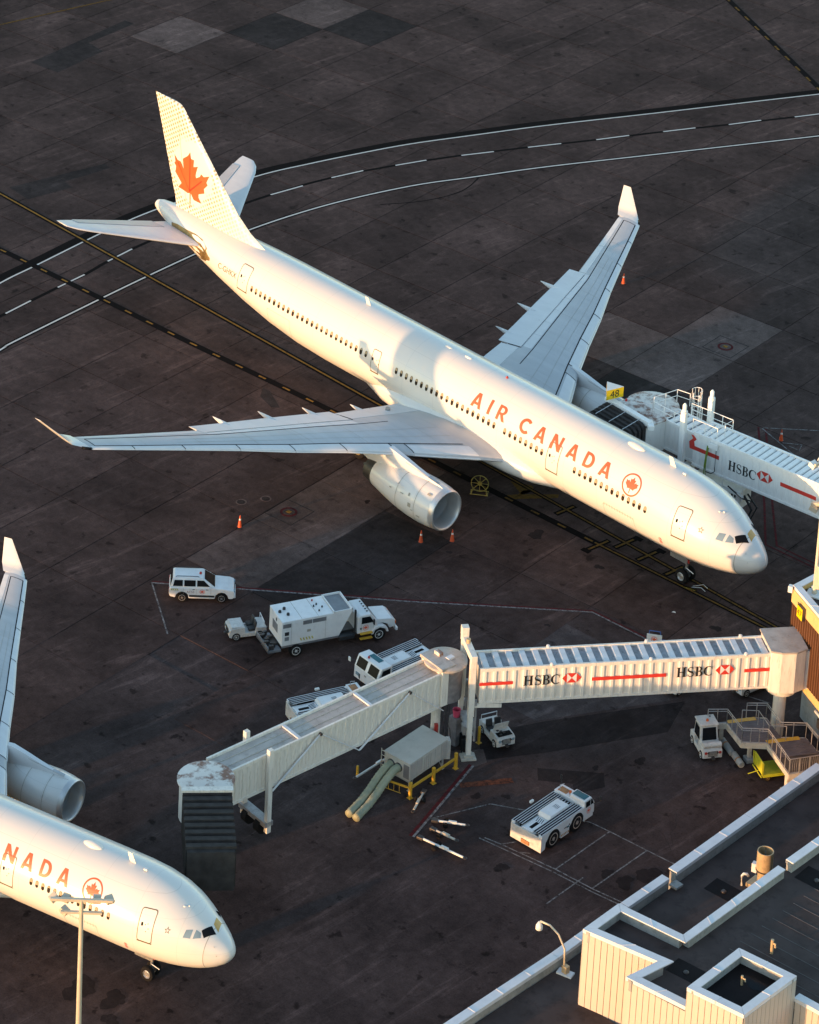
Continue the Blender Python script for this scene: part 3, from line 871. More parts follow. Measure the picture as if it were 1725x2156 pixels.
def build_aircraft():
    A = thing('airliner', 'large white airliner with red maple leaf tail parked at the gate, nose to the right', 'airplane')
    # --- fuselage
    rings, X = [], []
    s = 0.0
    for i in range(len(FT) - 1):
        n = 1 if FT[i + 1][0] - FT[i][0] < 2.5 else int((FT[i + 1][0] - FT[i][0]) / 1.0)
        for k in range(n):
            X.append(-(FT[i][0] + (FT[i + 1][0] - FT[i][0]) * k / n))
    X.append(-62.5)
    NS = 80
    def ring(x, h=0):
        return [tuple(fus(x, 360 * k / NS, h)) for k in range(NS)]
    rad = [ring(x) for x in X if x >= -1.5]
    body = [ring(x) for x in X if x <= -1.5]
    MB().loft(rad, cap=(True, False)).build('radome', 'airframe', A, smooth=True)
    f = MB().loft(body, cap=(False, True)).build('fuselage', 'airframe', A, smooth=60)
    MB().rev([(-62.4, .30), (-62.56, .33), (-62.56, .22), (-62.2, .20), (-62.2, .001)], 'X', (0, 0, 7.1), 20).build('exhaust_pipe', 'metal_dark', f)
    # radome joint
    mb = MB()
    mb.loft([ring(-1.49, .004), ring(-1.53, .004)], cap=(False, False))
    mb.build('radome_joint', 'decal_grey', A)
    # --- belly fairing
    fr = [(-15.5, .3, .9, 2.6), (-17, 1.6, 1.6, 2.45), (-19, 2.75, 2.3, 2.3), (-21, 3.15, 2.8, 2.15), (-24, 3.3, 2.95, 2.05), (-28, 3.3, 2.95, 2.05), (-31, 3.2, 2.75, 2.08), (-34, 2.75, 2.35, 2.2), (-37, 1.6, 1.6, 2.4), (-38.5, .3, .9, 2.6)]
    rr = []
    for x, hw, h, zb in fr:
        rr.append([(x, hw * (abs(cos(t)) ** .8) * (1 if cos(t) > 0 else -1), zb + h * .5 + h * .5 * (abs(sin(t)) ** .9) * (1 if sin(t) > 0 else -1)) for t in [2 * pi * k / 32 for k in range(32)]])
    MB().loft(rr).build('belly_fairing', 'airframe', A, smooth=True)
    # --- wings
    #     Y, LE X, TE X, z of upper skin, thickness
    WS = [(2.0, -20.3, -31.2, 4.35, 1.25), (4.5, -22.2, -31.5, 4.62, 1.15), (6.8, -23.75, -31.9, 4.83, 1.0), (8.9, -25.2, -32.2, 5.03, .85), (12.4, -27.3, -33.1, 5.40, .66), (15.7, -29.15, -34.05, 5.70, .55), (19.0, -31.2, -34.85, 6.03, .45), (22.4, -33.15, -36.2, 6.36, .36), (25.5, -34.9, -37.45, 6.66, .29), (28.1, -36.4, -38.55, 6.91, .23)]
    AF = [(1, 0, 0), (.85, .020, .045), (.65, .0, .14), (.45, -.055, .0), (.0, 0, 0)]
    def wst(y):
        for i in range(len(WS) - 1):
            a, b = WS[i], WS[i + 1]
            if y <= b[0] or i == len(WS) - 2:
                t = (y - a[0]) / (b[0] - a[0])
                return [a[k] + (b[k] - a[k]) * t for k in range(1, 5)]
    UPc = [(0, 0), (.012, .28), (.04, .48), (.10, .68), (.2, .86), (.34, .98), (.45, 1.0), (.6, .90), (.75, .66), (.88, .36), (1, .06)]
    LWc = [(1, 0), (.8, -.04), (.6, -.24), (.4, -.40), (.2, -.38), (.08, -.26), (.02, -.12)]
    def wpt(y, c, off=0.0, sgn=-1):
        """point on the upper skin at chord fraction c"""
        le, te, z, th = wst(y)
        for i in range(len(UPc) - 1):
            if c <= UPc[i + 1][0] or i == len(UPc) - 2:
                t = (c - UPc[i][0]) / (UPc[i + 1][0] - UPc[i][0])
                h = UPc[i][1] + (UPc[i + 1][1] - UPc[i][1]) * t
                break
        return (le + (te - le) * c, sgn * y, z - .62 * th + .62 * th * h + off)
    def wsec(y, sgn):
        le, te, z, th = wst(y)
        return [(le + (te - le) * c, sgn * y, z - .62 * th + .62 * th * h) for c, h in UPc] + [(le + (te - le) * c, sgn * y, z - .62 * th + .9 * th * h) for c, h in LWc]
    def strip_on(mb, pts, w, sgn, off=.012):
        """narrow line on the upper skin through (y, c) points; w metres"""
        P = [Vector(wpt(y, c, off, sgn)) for y, c in pts]
        vs, fs = [], []
        for i, p in enumerate(P):
            d = (P[min(i + 1, len(P) - 1)] - P[max(i - 1, 0)])
            n = Vector((-d.y, d.x, 0)).normalized() * w / 2
            vs += [p - n, p + n]
        for i in range(len(P) - 1):
            fs.append((2 * i, 2 * i + 2, 2 * i + 3, 2 * i + 1))
        mb.add(vs, fs)
    for sgn in (-1, 1):
        ys = [2.0, 3.2, 4.5, 5.6, 6.8, 7.8, 8.9, 10.5, 12.4, 14, 15.7, 17.3, 19, 20.7, 22.4, 24, 25.5, 27, 28.1]
        wing = MB().loft([wsec(y, sgn) for y in ys]).build('wing', 'wing_grey', A, smooth=40)
        # slats: proud leading edge pieces with gaps
        for y0, y1 in ((4.4, 8.3), (9.35, 12.4), (12.46, 15.65), (15.71, 18.98), (19.04, 22.35), (22.41, 25.45), (25.51, 28.0)):
            rg = []
            for k in range(5):
                y = y0 + (y1 - y0) * k / 4
                le, te, z, th = wst(y)
                ch = te - le
                mx = .15 if y > 8.5 else .13
                r = [wpt(y, c, .014, sgn) for c in (mx, mx * .75, mx * .5, mx * .27, .02)]
                r += [(le + .022, sgn * y, z - .62 * th), (le + ch * .03, sgn * y, z - .62 * th - .16 * th), (le + ch * mx, sgn * y, z - .62 * th + .1 * th)]
                rg.append(r)
            MB().loft(rg).build('slat', 'sign_white' if False else 'wing_slat', wing, smooth=40)
        # flaps: run out aft of the box
        def flap(y0, y1, c0, ext, droop, nm):
            rg = []
            for k in range(5):
                y = y0 + (y1 - y0) * k / 4
                le, te, z, th = wst(y)
                a = wpt(y, c0, .015, sgn)
                b = wpt(y, (c0 + 1) / 2, .012, sgn)
                t = (te - ext, sgn * y, z - .60 * th - droop)
                rg.append([a, b, t, (t[0], t[1], t[2] - .03), (b[0], b[1], b[2] - .16), (a[0], a[1], a[2] - .12)])
            return MB().loft(rg).build(nm, 'wing_slat', wing, smooth=30)
        flap(8.75, 19.6, .80, .95, .10, 'flap')
        flap(3.0, 8.6, .83, .55, .08, 'flap')
        flap(19.75, 23.6, .80, .02, .0, 'aileron')
        flap(23.66, 27.8, .80, .02, .0, 'aileron')
        # spoiler panels between rear spar and flap
        for k in range(6):
            y0 = 8.9 + k * 1.78
            y1 = y0 + 1.74
            mb = MB()
            mb.slab([wpt(y0, .675, .010, sgn), wpt(y1, .675, .010, sgn), wpt(y1, .79, .010, sgn), wpt(y0, .79, .010, sgn)][::(1 if sgn < 0 else -1)], .012)
            mb.build('spoiler', 'wing_slat', wing)
        mb = MB()
        ysl = [4.6, 6.8, 8.9, 12.4, 15.7, 19, 22.4, 25.5, 27.7]
        strip_on(mb, [(y, .16) for y in ysl], .085, sgn, .02)
        strip_on(mb, [(y, .655 if y < 19 else (.655 + (y - 19) * .006)) for y in ysl[1:]], .07, sgn)
        strip_on(mb, [(27.7, c) for c in (.16, .3, .45, .6, .69)], .06, sgn)
        strip_on(mb, [(y, .805) for y in (8.75, 12, 15.7, 19.4)], .035, sgn, .02)
        strip_on(mb, [(8.68, c) for c in (.80, .9, .99)], .10, sgn, .02)
        for yy in (8.32, 9.3, 12.43, 15.68, 19.01, 22.38, 25.48):
            strip_on(mb, [(yy, c) for c in (.012, .04, .08, .12, .155)], .06, sgn, .022)
        mb.build('panel_line', 'line_dark', wing)
        mb = MB()
        for cc in (.30, .45):
            strip_on(mb, [(y, cc + (.0 if y < 20 else 0)) for y in ysl[:7]], .02, sgn)
        for yy in (6, 10.5, 14, 17.5, 21, 24.5):
            strip_on(mb, [(yy, c) for c in (.17, .3, .45, .64)], .015, sgn)
        mb.build('panel_line', 'decal_grey', wing)
        # flap track fairings
        for yy, xx, L in ((16.9, -35.8, 3.4), (13.4, -34.9, 3.7), (10.0, -33.9, 3.9), (6.3, -32.75, 3.6)):
            le, te, z, th = wst(yy)
            zz = z - .62 * th - .28
            pr = []
            for t in (0, .08, .2, .35, .5, .7, .88, .97, 1):
                r = .02 + .23 * (t / .5) ** .85 if t < .5 else max(.01, .25 * sqrt(max(0, 1 - ((t - .5) / .5) ** 2)))
                pr.append([(xx - .75 + L * t, sgn * yy + r * cos(q) * .75, zz + .12 - .22 * t + r * sin(q) * 1.2) for q in [2 * pi * k / 14 for k in range(14)]])
            MB().loft(pr).build('flap_fairing', 'wing_slat', wing, smooth=60)
        # winglet
        def wl(t):
            le = Vector((-36.4, sgn * 28.1, 6.80)).lerp(Vector((-37.4, sgn * 28.95, 6.98)), min(1, t * 3.2)) if t < .3125 else Vector((-37.4, sgn * 28.95, 6.98)).lerp(Vector((-39.35, sgn * 30.2, 8.36)), (t - .3125) / .6875)
            te = Vector((-38.75, sgn * 28.1, 6.80)).lerp(Vector((-39.45, sgn * 28.95, 6.98)), min(1, t * 3.2)) if t < .3125 else Vector((-39.45, sgn * 28.95, 6.98)).lerp(Vector((-40.1, sgn * 30.2, 8.30)), (t - .3125) / .6875)
            return le, te
        rg = []
        for t in (0, .15, .3125, .42, .6, .8, 1):
            le, te = wl(t)
            th = .10 - .07 * t
            nrm = Vector((0, -sgn * (0 if t < .2 else .74), 1 if t < .2 else .67)).normalized()
            ch = te - le
            rg.append([le + ch * c + nrm * th * h for c, h in ((0, 0), (.08, .6), (.3, 1), (.6, .7), (1, .04), (.6, -.5), (.3, -.7), (.08, -.45))])
        MB().loft(rg).build('winglet', 'airframe', wing, smooth=50)
        mb = MB()
        le, te, z, th = wst(28.0)
        mb.tube([(-36.45, sgn * 28.05, 6.78), (-36.95, sgn * 28.55, 6.83)], .10, 8)
        mb.build('position_light', 'glass_dark', wing, smooth=True)
        # engine, pylon
        ec = Vector((0, sgn * 9.37, 2.47))
        na = MB()
        na.rev([(-20.85, 1.50), (-21.3, 1.57), (-22.3, 1.63), (-23.3, 1.60), (-24.5, 1.48), (-25.8, 1.26), (-27.0, 1.02), (-27.15, .98)], 'X', ec, 48)
        na = na.build('engine_cowl', 'airframe', A, smooth=60)
        li = MB()
        li.rev([(-21.6, 1.22), (-20.9, 1.24), (-20.55, 1.30), (-20.42, 1.37), (-20.45, 1.43), (-20.60, 1.48), (-20.86, 1.505)], 'X', ec, 48)
        li.build('inlet_lip', 'metal_lip', na, smooth=True)
        du = MB()
        du.rev([(-21.6, 1.22), (-22.6, 1.24), (-22.9, 1.24)], 'X', ec, 40)
        du.build('inlet_duct', 'wing_grey', na, smooth=True)
        fb = MB()
        for k in range(22):
            t = 2 * pi * k / 22
            t2 = t + .22
            fb.quad([(-22.62, ec.y + .36 * cos(t), ec.z + .36 * sin(t)), (-22.50, ec.y + 1.22 * cos(t), ec.z + 1.22 * sin(t)), (-22.74, ec.y + 1.22 * cos(t2), ec.z + 1.22 * sin(t2)), (-22.80, ec.y + .36 * cos(t2), ec.z + .36 * sin(t2))])
        fb.rev([(-22.85, 1.24), (-22.85, .01)], 'X', ec, 32)
        fb.build('fan', 'metal_dark', na)
        sp = MB()
        sp.rev([(-22.7, .38), (-22.4, .34), (-22.0, .16), (-21.85, .01)], 'X', ec, 20)
        sp.build('spinner', 'metal_dark', na, smooth=True)
        nz = MB()
        nz.rev([(-27.12, .99), (-27.6, .90), (-28.05, .80), (-28.05, .74), (-27.2, .70), (-27.2, .45), (-28.6, .14), (-28.8, .01)], 'X', ec, 32)
        nz.build('exhaust_nozzle', 'metal_dark', na, smooth=40)
        cl = MB()
        for x, r in ((-22.1, 1.632), (-24.0, 1.548)):
            cl.loft([[(xx, ec.y + (r + .006) * cos(2 * pi * k / 48), ec.z + (r + .006) * sin(2 * pi * k / 48)) for k in range(48)] for xx in (x, x - .035)], cap=(False, False))
        cl.build('cowl_joint', 'decal_grey', na)
        mk = MB()
        for x, t, w, h in ((-21.25, 52, .30, .16), (-22.75, 28, .16, .22), (-23.4, 22, .3, .06), (-23.7, 14, .06, .3), (-21.7, -14, .34, .10), (-22.3, -6, .2, .06), (-24.6, 20, .2, .08), (-22.55, 4, .3, .3)):
            rr_ = 1.64 if x > -23.5 else 1.55
            pts = []
            for dx, dt in ((-w / 2, -1), (w / 2, -1), (w / 2, 1), (-w / 2, 1)):
                a = radians(t + dt * math.degrees(h / 2 / rr_))
                pts.append((x + dx, ec.y - rr_ * cos(a), ec.z + rr_ * sin(a)))
            if sgn < 0:
                mk.quad(pts)
        if mk.f:
            mk.build('stencil', 'decal_grey', na)
            st = MB()
            for dx, dz in ((-.13, -.13), (.13, .13), (-.13, .13), (.13, -.13)):
                st.box((0, 0, 0), (.01, .01, .01))
            a = radians(40)
            MB().tube([(-24.1, ec.y - 1.5 * cos(a), ec.z + 1.5 * sin(a)), (-24.0, ec.y - 1.9 * cos(a), ec.z + 1.62 * sin(a)), (-23.4, ec.y - 1.95 * cos(a), ec.z + 1.66 * sin(a))], .03, 6).build('strake', 'airframe', na)
        py = []
        for x, zt, zb, hw in ((-20.95, 4.02, 3.8, .04), (-21.6, 4.22, 3.7, .13), (-23, 4.42, 3.5, .24), (-24.6, 4.72, 3.3, .30), (-26, 4.95, 3.0, .33), (-28, 4.65, 3.1, .33), (-30, 4.45, 3.6, .22), (-31.6, 4.5, 4.2, .05)):
            py.append([(x, ec.y + hw * c, zb + (zt - zb) * h) for c, h in ((-.55, 1), (-1, .8), (-1, .2), (-.6, 0), (.6, 0), (1, .2), (1, .8), (.55, 1))])
        pyo = MB().loft(py).build('pylon', 'wing_slat', A, smooth=40)
        pt = MB()
        for i in range(3):
            x0 = -21.3 - i * 1.05
            pt.slab([(x0, ec.y - .12 - i * .04, 4.20 + i * .12), (x0 - 1.0, ec.y - .16 - i * .04, 4.32 + i * .12), (x0 - 1.0, ec.y + .16 + i * .04, 4.32 + i * .12), (x0, ec.y + .12 + i * .04, 4.20 + i * .12)], .02)
        pt.build('heat_panel', 'steel', pyo)
    # --- tailplane
    for sgn in (-1, 1):
        hs = [(.6, -54.4, -60.6, 6.45, .42), (1.8, -55.5, -61.0, 6.62, .40), (5.0, -57.9, -62.0, 7.25, .30), (8.6, -60.55, -63.1, 7.97, .20), (9.3, -61.25, -63.3, 8.10, .15), (9.7, -62.0, -63.35, 8.17, .09)]
        rg = []
        for y, le, te, z, th in hs:
            ch = te - le
            rg.append([(le + ch * c, sgn * y, z + th * h) for c, h in ((0, 0), (.03, .28), (.12, .45), (.35, .5), (.65, .34), (1, .02), (.65, -.34), (.35, -.5), (.12, -.45), (.03, -.28))])
        st = MB().loft(rg).build('tailplane', 'wing_slat', A, smooth=40)
        rg = []
        for t in (0, .25, .5, .75, 1):
            y = 1.9 + 6.5 * t
            te = -61.03 - (y - 1.8) * .309
            z = 6.64 + (y - 1.8) * .199
            fr_ = 1.55 - .75 * t
            rg.append([(te + fr_, sgn * y, z + .125 - .04 * t), (te, sgn * y, z + .03), (te, sgn * y, z - .03), (te + fr_, sgn * y, z - .12 + .04 * t)])
        MB().loft(rg).build('elevator', 'wing_grey', st, smooth=30)
        ap = []
        for x, hh in ((-54.1, .15), (-55.2, .55), (-56.8, .85), (-58.6, .8), (-60.0, .35)):
            p = fusz(x, 6.55 if x > -59 else 6.75, .012)
            ap.append([(p.x, -sgn * p.y, p.z - hh), (p.x, -sgn * (p.y - .03), p.z), (p.x, -sgn * (p.y), p.z + hh * .7)])
        if sgn < 0:
            vs, fs = [], []
            for x, lo, hi in ((-53.9, 6.1, 6.3), (-54.6, 5.75, 6.85), (-55.4, 5.6, 7.15), (-56.4, 5.7, 7.2), (-57.6, 6.0, 7.1), (-58.8, 6.25, 7.05), (-59.6, 6.5, 6.9)):
                for q in range(5):
                    vs.append(tuple(fusz(x, lo + (hi - lo) * q / 4, .012)))
            for i in range(6):
                for q in range(4):
                    fs.append((i * 5 + q, i * 5 + q + 1, (i + 1) * 5 + q + 1, (i + 1) * 5 + q))
            MB().add(vs, fs).build('tailplane_slot', 'slot_gold', A)
    # --- fin
    FN = [(7.6, -49.0, -60.3, .30), (8.0, -50.0, -60.35, .34), (8.6, -51.5, -60.5, .36), (9.6, -53.0, -60.85, .36), (11.5, -55.0, -61.5, .33), (14, -57.55, -62.35, .26), (16.2, -59.75, -63.1, .18), (16.42, -60.1, -63.2, .13), (16.5, -60.6, -63.23, .06)]
    def fin_at(z):
        for i in range(len(FN) - 1):
            a, b = FN[i], FN[i + 1]
            if z <= b[0] or i == len(FN) - 2:
                t = (z - a[0]) / (b[0] - a[0])
                return [a[k] + (b[k] - a[k]) * t for k in (1, 2, 3)]
    FC = [(0, 0), (.03, .42), (.10, .74), (.25, .98), (.40, 1.0), (.65, .66), (.85, .3), (1, .03)]
    def fin_half(x, z):
        le, te, th = fin_at(z)
        c = max(0, min(1, (x - le) / (te - le)))
        for i in range(len(FC) - 1):
            if c <= FC[i + 1][0]:
                t = (c - FC[i][0]) / (FC[i + 1][0] - FC[i][0])
                return th * (FC[i][1] + (FC[i + 1][1] - FC[i][1]) * t)
        return 0
    rg = []
    for z, le, te, th in FN:
        rg.append([(le + (te - le) * c, -th * h, z) for c, h in FC] + [(le + (te - le) * c, th * h, z) for c, h in FC[-1:0:-1]])
    fin = MB().loft(rg).build('fin', 'fin_livery', A, smooth=40)
    lf = MB()
    wrap([LEAF], lambda x, z: (x, -fin_half(x, z) - .014, z), lf, .5)
    lf.build('maple_leaf', 'logo_red', fin)
    vn = MB()
    wrap([[(-58.62, 9.6), (-58.52, 9.6), (-58.5, 12.7), (-58.58, 12.7)]], lambda x, z: (x, -fin_half(x, z) - .022, z), vn, .5)
    wrap([[(-58.6, 9.75), (-58.52, 9.65), (-57.0, 11.1), (-57.06, 11.14)]], lambda x, z: (x, -fin_half(x, z) - .024, z), vn, .5)
    wrap([[(-58.62, 9.75), (-58.58, 9.65), (-60.1, 11.6), (-60.16, 11.55)]], lambda x, z: (x, -fin_half(x, z) - .026, z), vn, .5)
    vn.build('leaf_vein', 'leaf_dark', fin)
    rl = MB()
    wrap([[(-61.0 - .0, 8.5), (-60.95, 8.5), (-62.12, 15.9), (-62.17, 15.9)][:4]], lambda x, z: (x + 1.9, -fin_half(x + 1.9, z) - .010, z), rl, .8)
    rl.build('rudder_hinge', 'decal_grey', fin)
    # --- doors
    def door(X0, X1, z0, z1, w=.045):
        zm = (z0 + z1) / 2
        lp = rrect(X0, z0, X1, z1, .16)
        li_ = rrect(X0 + w, z0 + w, X1 - w, z1 - w, .13)
        pn = wrap([lp], lambda x, z: fusz(x, z, .010), None, .35).build('door', 'airframe', A, smooth=True)
        wrap([lp, li_[::-1]], lambda x, z: fusz(x, z, .016), None, .35).build('door_seal', 'seal_gold', pn)
        wrap([[(X0, z0 - .05), (X1, z0 - .05), (X1, z0 + .02), (X0, z0 + .02)]], lambda x, z: fusz(x, z, .018), None, .35).build('sill', 'seal_gold', pn)
        wrap([rrect((X0 + X1) / 2 - .35, zm + .02, (X0 + X1) / 2 - .20, zm + .24, .05)], lambda x, z: fusz(x, z, .017), None).build('door_window', 'glass_dark', pn)
        st_ = MB()
        for dx, dz in ((-.05, .1), (.12, .18), (.2, -.1), (.05, -.3)):
            wrap([[(X0 + .55 + dx, zm + dz), (X0 + .60 + dx, zm + dz), (X0 + .60 + dx, zm + dz + .07), (X0 + .55 + dx, zm + dz + .07)]], lambda x, z: fusz(x, z, .017), st_)
        st_.build('stencil', 'seal_gold', pn)
    door(-6.02, -4.9, 4.86, 6.86)
    door(-17.5, -16.35, 4.72, 6.72)
    door(-35.1, -34.25, 4.90, 6.55)
    door(-50.2, -49.0, 5.45, 7.28)
    # --- windows
    ov, ow = .125, .235
    mb = MB()
    for x0, x1, n in ((-48.45, -35.7, 25), (-32.5, -22.6, 20), (-21.54, -17.95, 8), (-14.85, -8.35, 14)):
        for k in range(n):
            x = x0 + (x1 - x0) * k / (n - 1)
            z = 5.62 + .0082 * -x
            lp = [(x + ov * .98 * a, z + b) for a, b in arc(0, .09, 1, .145, 0, 180, 6) + arc(0, -.09, 1, .145, 180, 360, 6)]
            m2 = MB()
            wrap([lp], lambda a, b: fusz(a, b, .012), m2)
            hs_ = z + random.choice((-.04, -.01, .02, .05, .10))
            lp2 = [(a, b) for a, b in lp if b > hs_]
            if len(lp2) >= 3:
                wrap([[(x + ov * .8, hs_)] + [(x + (a - x) * .82, z + (b - z) * .9) for a, b in lp2 if b > hs_ + .02] + [(x - ov * .8, hs_)]], lambda a, b: fusz(a, b, .018), m2, mi=1)
            m2.build('window', ['pane_brown', 'shade_cream'], A)
    # --- cockpit glazing
    def patch(name, pts, m, off=.014):
        # pts (X, th): cut fine so that it follows the nose
        n = 6
        vs, fs = [], []
        for i in range(n + 1):
            for j in range(n + 1):
                u, v = i / n, j / n
                x = (1 - u) * (1 - v) * pts[0][0] + u * (1 - v) * pts[1][0] + u * v * pts[2][0] + (1 - u) * v * pts[3][0]
                t = (1 - u) * (1 - v) * pts[0][1] + u * (1 - v) * pts[1][1] + u * v * pts[2][1] + (1 - u) * v * pts[3][1]
                vs.append(tuple(fus(x, t, off)))
        for i in range(n):
            for j in range(n):
                a = i * (n + 1) + j
                fs.append((a, a + n + 1, a + n + 2, a + 1))
        return MB().add(vs, fs).build(name, m, A, smooth=True)
    patch('cockpit_window', [(-2.92, 28), (-2.48, 32.8), (-2.5, 49.8), (-2.86, 42.6)], 'glass_blue')
    patch('cockpit_window', [(-2.33, 34.6), (-1.90, 44.7), (-2.02, 53.6), (-2.33, 53.4)], 'glass_blue')
    patch('cockpit_window', [(-1.75, 47.6), (-1.24, 75), (-1.71, 83), (-2.05, 58.7)], 'glass_dark')
    patch('cockpit_window', [(-1.22, 84), (-1.50, 116), (-1.92, 112), (-1.70, 90)], 'visor_amber')
    patch('cockpit_window', [(-1.9, 135), (-2.33, 145), (-2.33, 126), (-2.02, 126)], 'glass_dark')
    # --- titles
    shapes, wd = text_loops('AIR', SANS, .58)
    H = 1.08
    def title(x0):
        return lambda a, b: fus(x0 + a * H, 23.6 + math.degrees(b * H / 2.82) + .0, .014)
    for sh in shapes:
        wrap(sh, title(-25.15), None, .18).build('letter', 'logo_red', A)
    shapes, wd = text_loops('CANADA', SANS, .545)
    for sh in shapes:
        wrap(sh, title(-20.5), None, .18).build('letter', 'logo_red', A)
    roundel(lambda a, b: fus(-10.0 + a * .80, 33 + math.degrees(b * .80 / 2.82), .014), A, cell=.3)
    def small_text(txt, size, x0, z0, m, shear=0):
        V, F = font_mesh(txt, size)
        MB().add([fusz(x0 + a, z0 + b, .014) for a, b in V], F).build('registration', m, A)
    small_text('C-GHKX', .60, -52.75, 6.05, 'seal_gold')
    s5 = []
    for k in range(5):
        a = radians(90 + 72 * k)
        s5 += [(-3.95 + .22 * cos(a), 5.95 + .22 * sin(a)), (-3.95 + .09 * cos(a + radians(36)), 5.95 + .09 * sin(a + radians(36)))]
    wrap([[(x, z) for x, z in s5], [(-3.95 + (x + 3.95) * .62, 5.95 + (z - 5.95) * .62) for x, z in s5][::-1]], lambda x, z: fusz(x, z, .014), None).build('star_emblem', 'seal_gold', A)
    no = MB()
    for z in (4.05, 3.78):
        wrap([arc(-7.0, z, .12, .12, 0, 350, 14), arc(-7.0, z, .085, .085, 350, 0, 14)], lambda x, z_: fusz(x, z_, .014), no)
        wrap([[(-7.07, z - .06), (-7.04, z - .08), (-6.93, z + .06), (-6.96, z + .08)]], lambda x, z_: fusz(x, z_, .015), no)
    no.build('warning_mark', 'bridge_red', A)
    # cargo door outline, starboard
    cg = MB()
    lp = rrect(-12.1, 2.95, -9.3, 4.55, .12)
    wrap([lp, rrect(-12.08, 2.97, -9.32, 4.53, .12)[::-1]], lambda x, z: fusz(x, z, .012), cg, .4)
    for k in range(12):
        x = -12.0 + k * .24
        wrap([[(x, 4.42), (x + .03, 4.42), (x + .03, 4.62), (x, 4.62)]], lambda a, z: fusz(a, z, .013), cg)
    lp = rrect(-46.5, 3.75, -43.9, 5.3, .12)
    wrap([lp, rrect(-46.48, 3.77, -43.92, 5.28, .12)[::-1]], lambda x, z: fusz(x, z, .012), cg, .4)
    cg.build('cargo_door_joint', 'decal_grey', A)
    # --- aerials and crown lights
    def blade(x, h, L, sweep):
        MB().add([(x, -.04, 7.95), (x - L, -.03, 7.95), (x - L - sweep * .6, -.015, 7.95 + h), (x - sweep, -.015, 7.95 + h), (x, .04, 7.95), (x - L, .03, 7.95), (x - L - sweep * .6, .015, 7.95 + h), (x - sweep, .015, 7.95 + h)],
                 [(0, 1, 2, 3), (7, 6, 5, 4), (0, 3, 7, 4), (1, 5, 6, 2), (3, 2, 6, 7)]).build('aerial', 'airframe', A)
    blade(-38.1, .55, .45, .35)
    blade(-8.15, .62, .5, .35)
    rg = []
    for t in (0, .05, .15, .35, .6, .85, .96, 1):
        r = .34 * sin(pi * (.04 + .92 * t)) ** .55
        rg.append([(-10.95 - 1.55 * t, r * 1.0 * cos(a), 7.93 + .30 * (r / .34) * sin(a)) for a in [2 * pi * k / 16 for k in range(16)]])
    MB().loft(rg).build('radome_blister', 'airframe', A, smooth=True)
    for x in (-29.6, -27.6):
        rg = []
        for t in (0, .2, .5, .8, 1):
            r = .17 * sin(pi * (.06 + .88 * t)) ** .6
            rg.append([(x - .7 * t, r * cos(a), 7.95 + .12 * (r / .17) * sin(a)) for a in [2 * pi * k / 10 for k in range(10)]])
        MB().loft(rg).build('aerial', 'sign_white', A, smooth=True)
    MB().rev([(7.95, .10), (8.03, .10), (8.10, .05), (8.11, .005)], 'Z', (-24.1, 0, 0), 12).build('beacon', 'lamp_red', A, smooth=True)
    MB().box((-7.2, -.2, 8.0), (.28, .16, .12)).build('aerial', 'sign_white', A)
    for x, t in ((-3.4, 78), (-3.6, 72)):
        p = fus(x, t, .03)
        MB().box(p, (.14, .10, .08)).build('crown_fitting', 'sign_white', A)
    for x, t in ((-1.0, 40), (-.75, 12)):
        p = fus(x, t, .02)
        MB().rev([(0, .03), (.04, .02)], 'Z', p, 8, cap=(True, True)).build('probe', 'steel', A)
    # --- landing gear
    def wheel(par, c, r, w, hub, name='wheel'):
        y0, y1 = -w / 2, w / 2
        t = MB().rev([(y0 + .02, r * .55), (y0, r * .72), (y0 + .03, r * .92), (y0 + .10, r), (y1 - .10, r), (y1 - .03, r * .92), (y1, r * .72), (y1 - .02, r * .55)], 'Y', c, 28).build(name, 'tyre', par, smooth=40)
        hb = MB()
        for sg in (-1, 1):
            yy = sg * (w / 2 - .03)
            hb.rev([(yy, r * .56), (yy + sg * .02, r * .50), (yy - sg * .05, r * .40), (yy - sg * .05, r * .2), (yy + sg * .03, r * .15), (yy + sg * .03, .001)], 'Y', c, 22)
        hb.build('hub', hub, t, smooth=30)
        return t
    ng = MB()
    ng.tube([(-6.67, 0, .55), (-6.55, 0, 1.6), (-6.45, 0, 2.6)], .11, 12)
    ng.tube([(-6.67, -.45, .55), (-6.67, .45, .55)], .08, 10)
    ng.tube([(-6.6, 0, 1.3), (-7.6, 0, 2.5)], .06, 8)
    ng.tube([(-6.5, -.25, 1.55), (-6.5, .25, 1.55)], .05, 8)
    for sg in (-1, 1):
        ng.box((-6.9, sg * .55, 2.1), (1.5, .04, .75))
    ng.tube([(-6.55, -.1, 1.1), (-5.9, -.1, .95)], .035, 6)
    g = ng.build('nose_gear_leg', 'steel', A, smooth=40)
    for sg in (-1, 1):
        wheel(A, (-6.67, sg * .36, .53), .53, .36, 'steel')
    tg = MB()
    tg.box((-6.42, -.13, 1.75), (.26, .03, .42), mi=0)
    tg.build('warning_flag', 'bridge_red', g)
    for sg in (-1, 1):
        mg = MB()
        mg.tube([(-31.4, sg * 5.34, .8), (-31.3, sg * 5.2, 2.2), (-31.0, sg * 4.9, 4.3)], .18, 12)
        mg.box((-31.6, sg * 5.34, .75), (2.3, .28, .26), ry=radians(4))
        for dx in (-.99, .99):
            mg.tube([(-31.6 + dx, sg * 5.34 - .9, .72), (-31.6 + dx, sg * 5.34 + .9, .72)], .1, 8)
        mg.tube([(-31.3, sg * 5.2, 2.2), (-31.0, sg * 3.2, 3.2)], .09, 8)
        mg.box((-31.2, sg * 5.75, 3.2), (1.9, .05, 1.7), rx=sg * .12)
        gl = mg.build('main_gear_leg', 'steel', A, smooth=40)
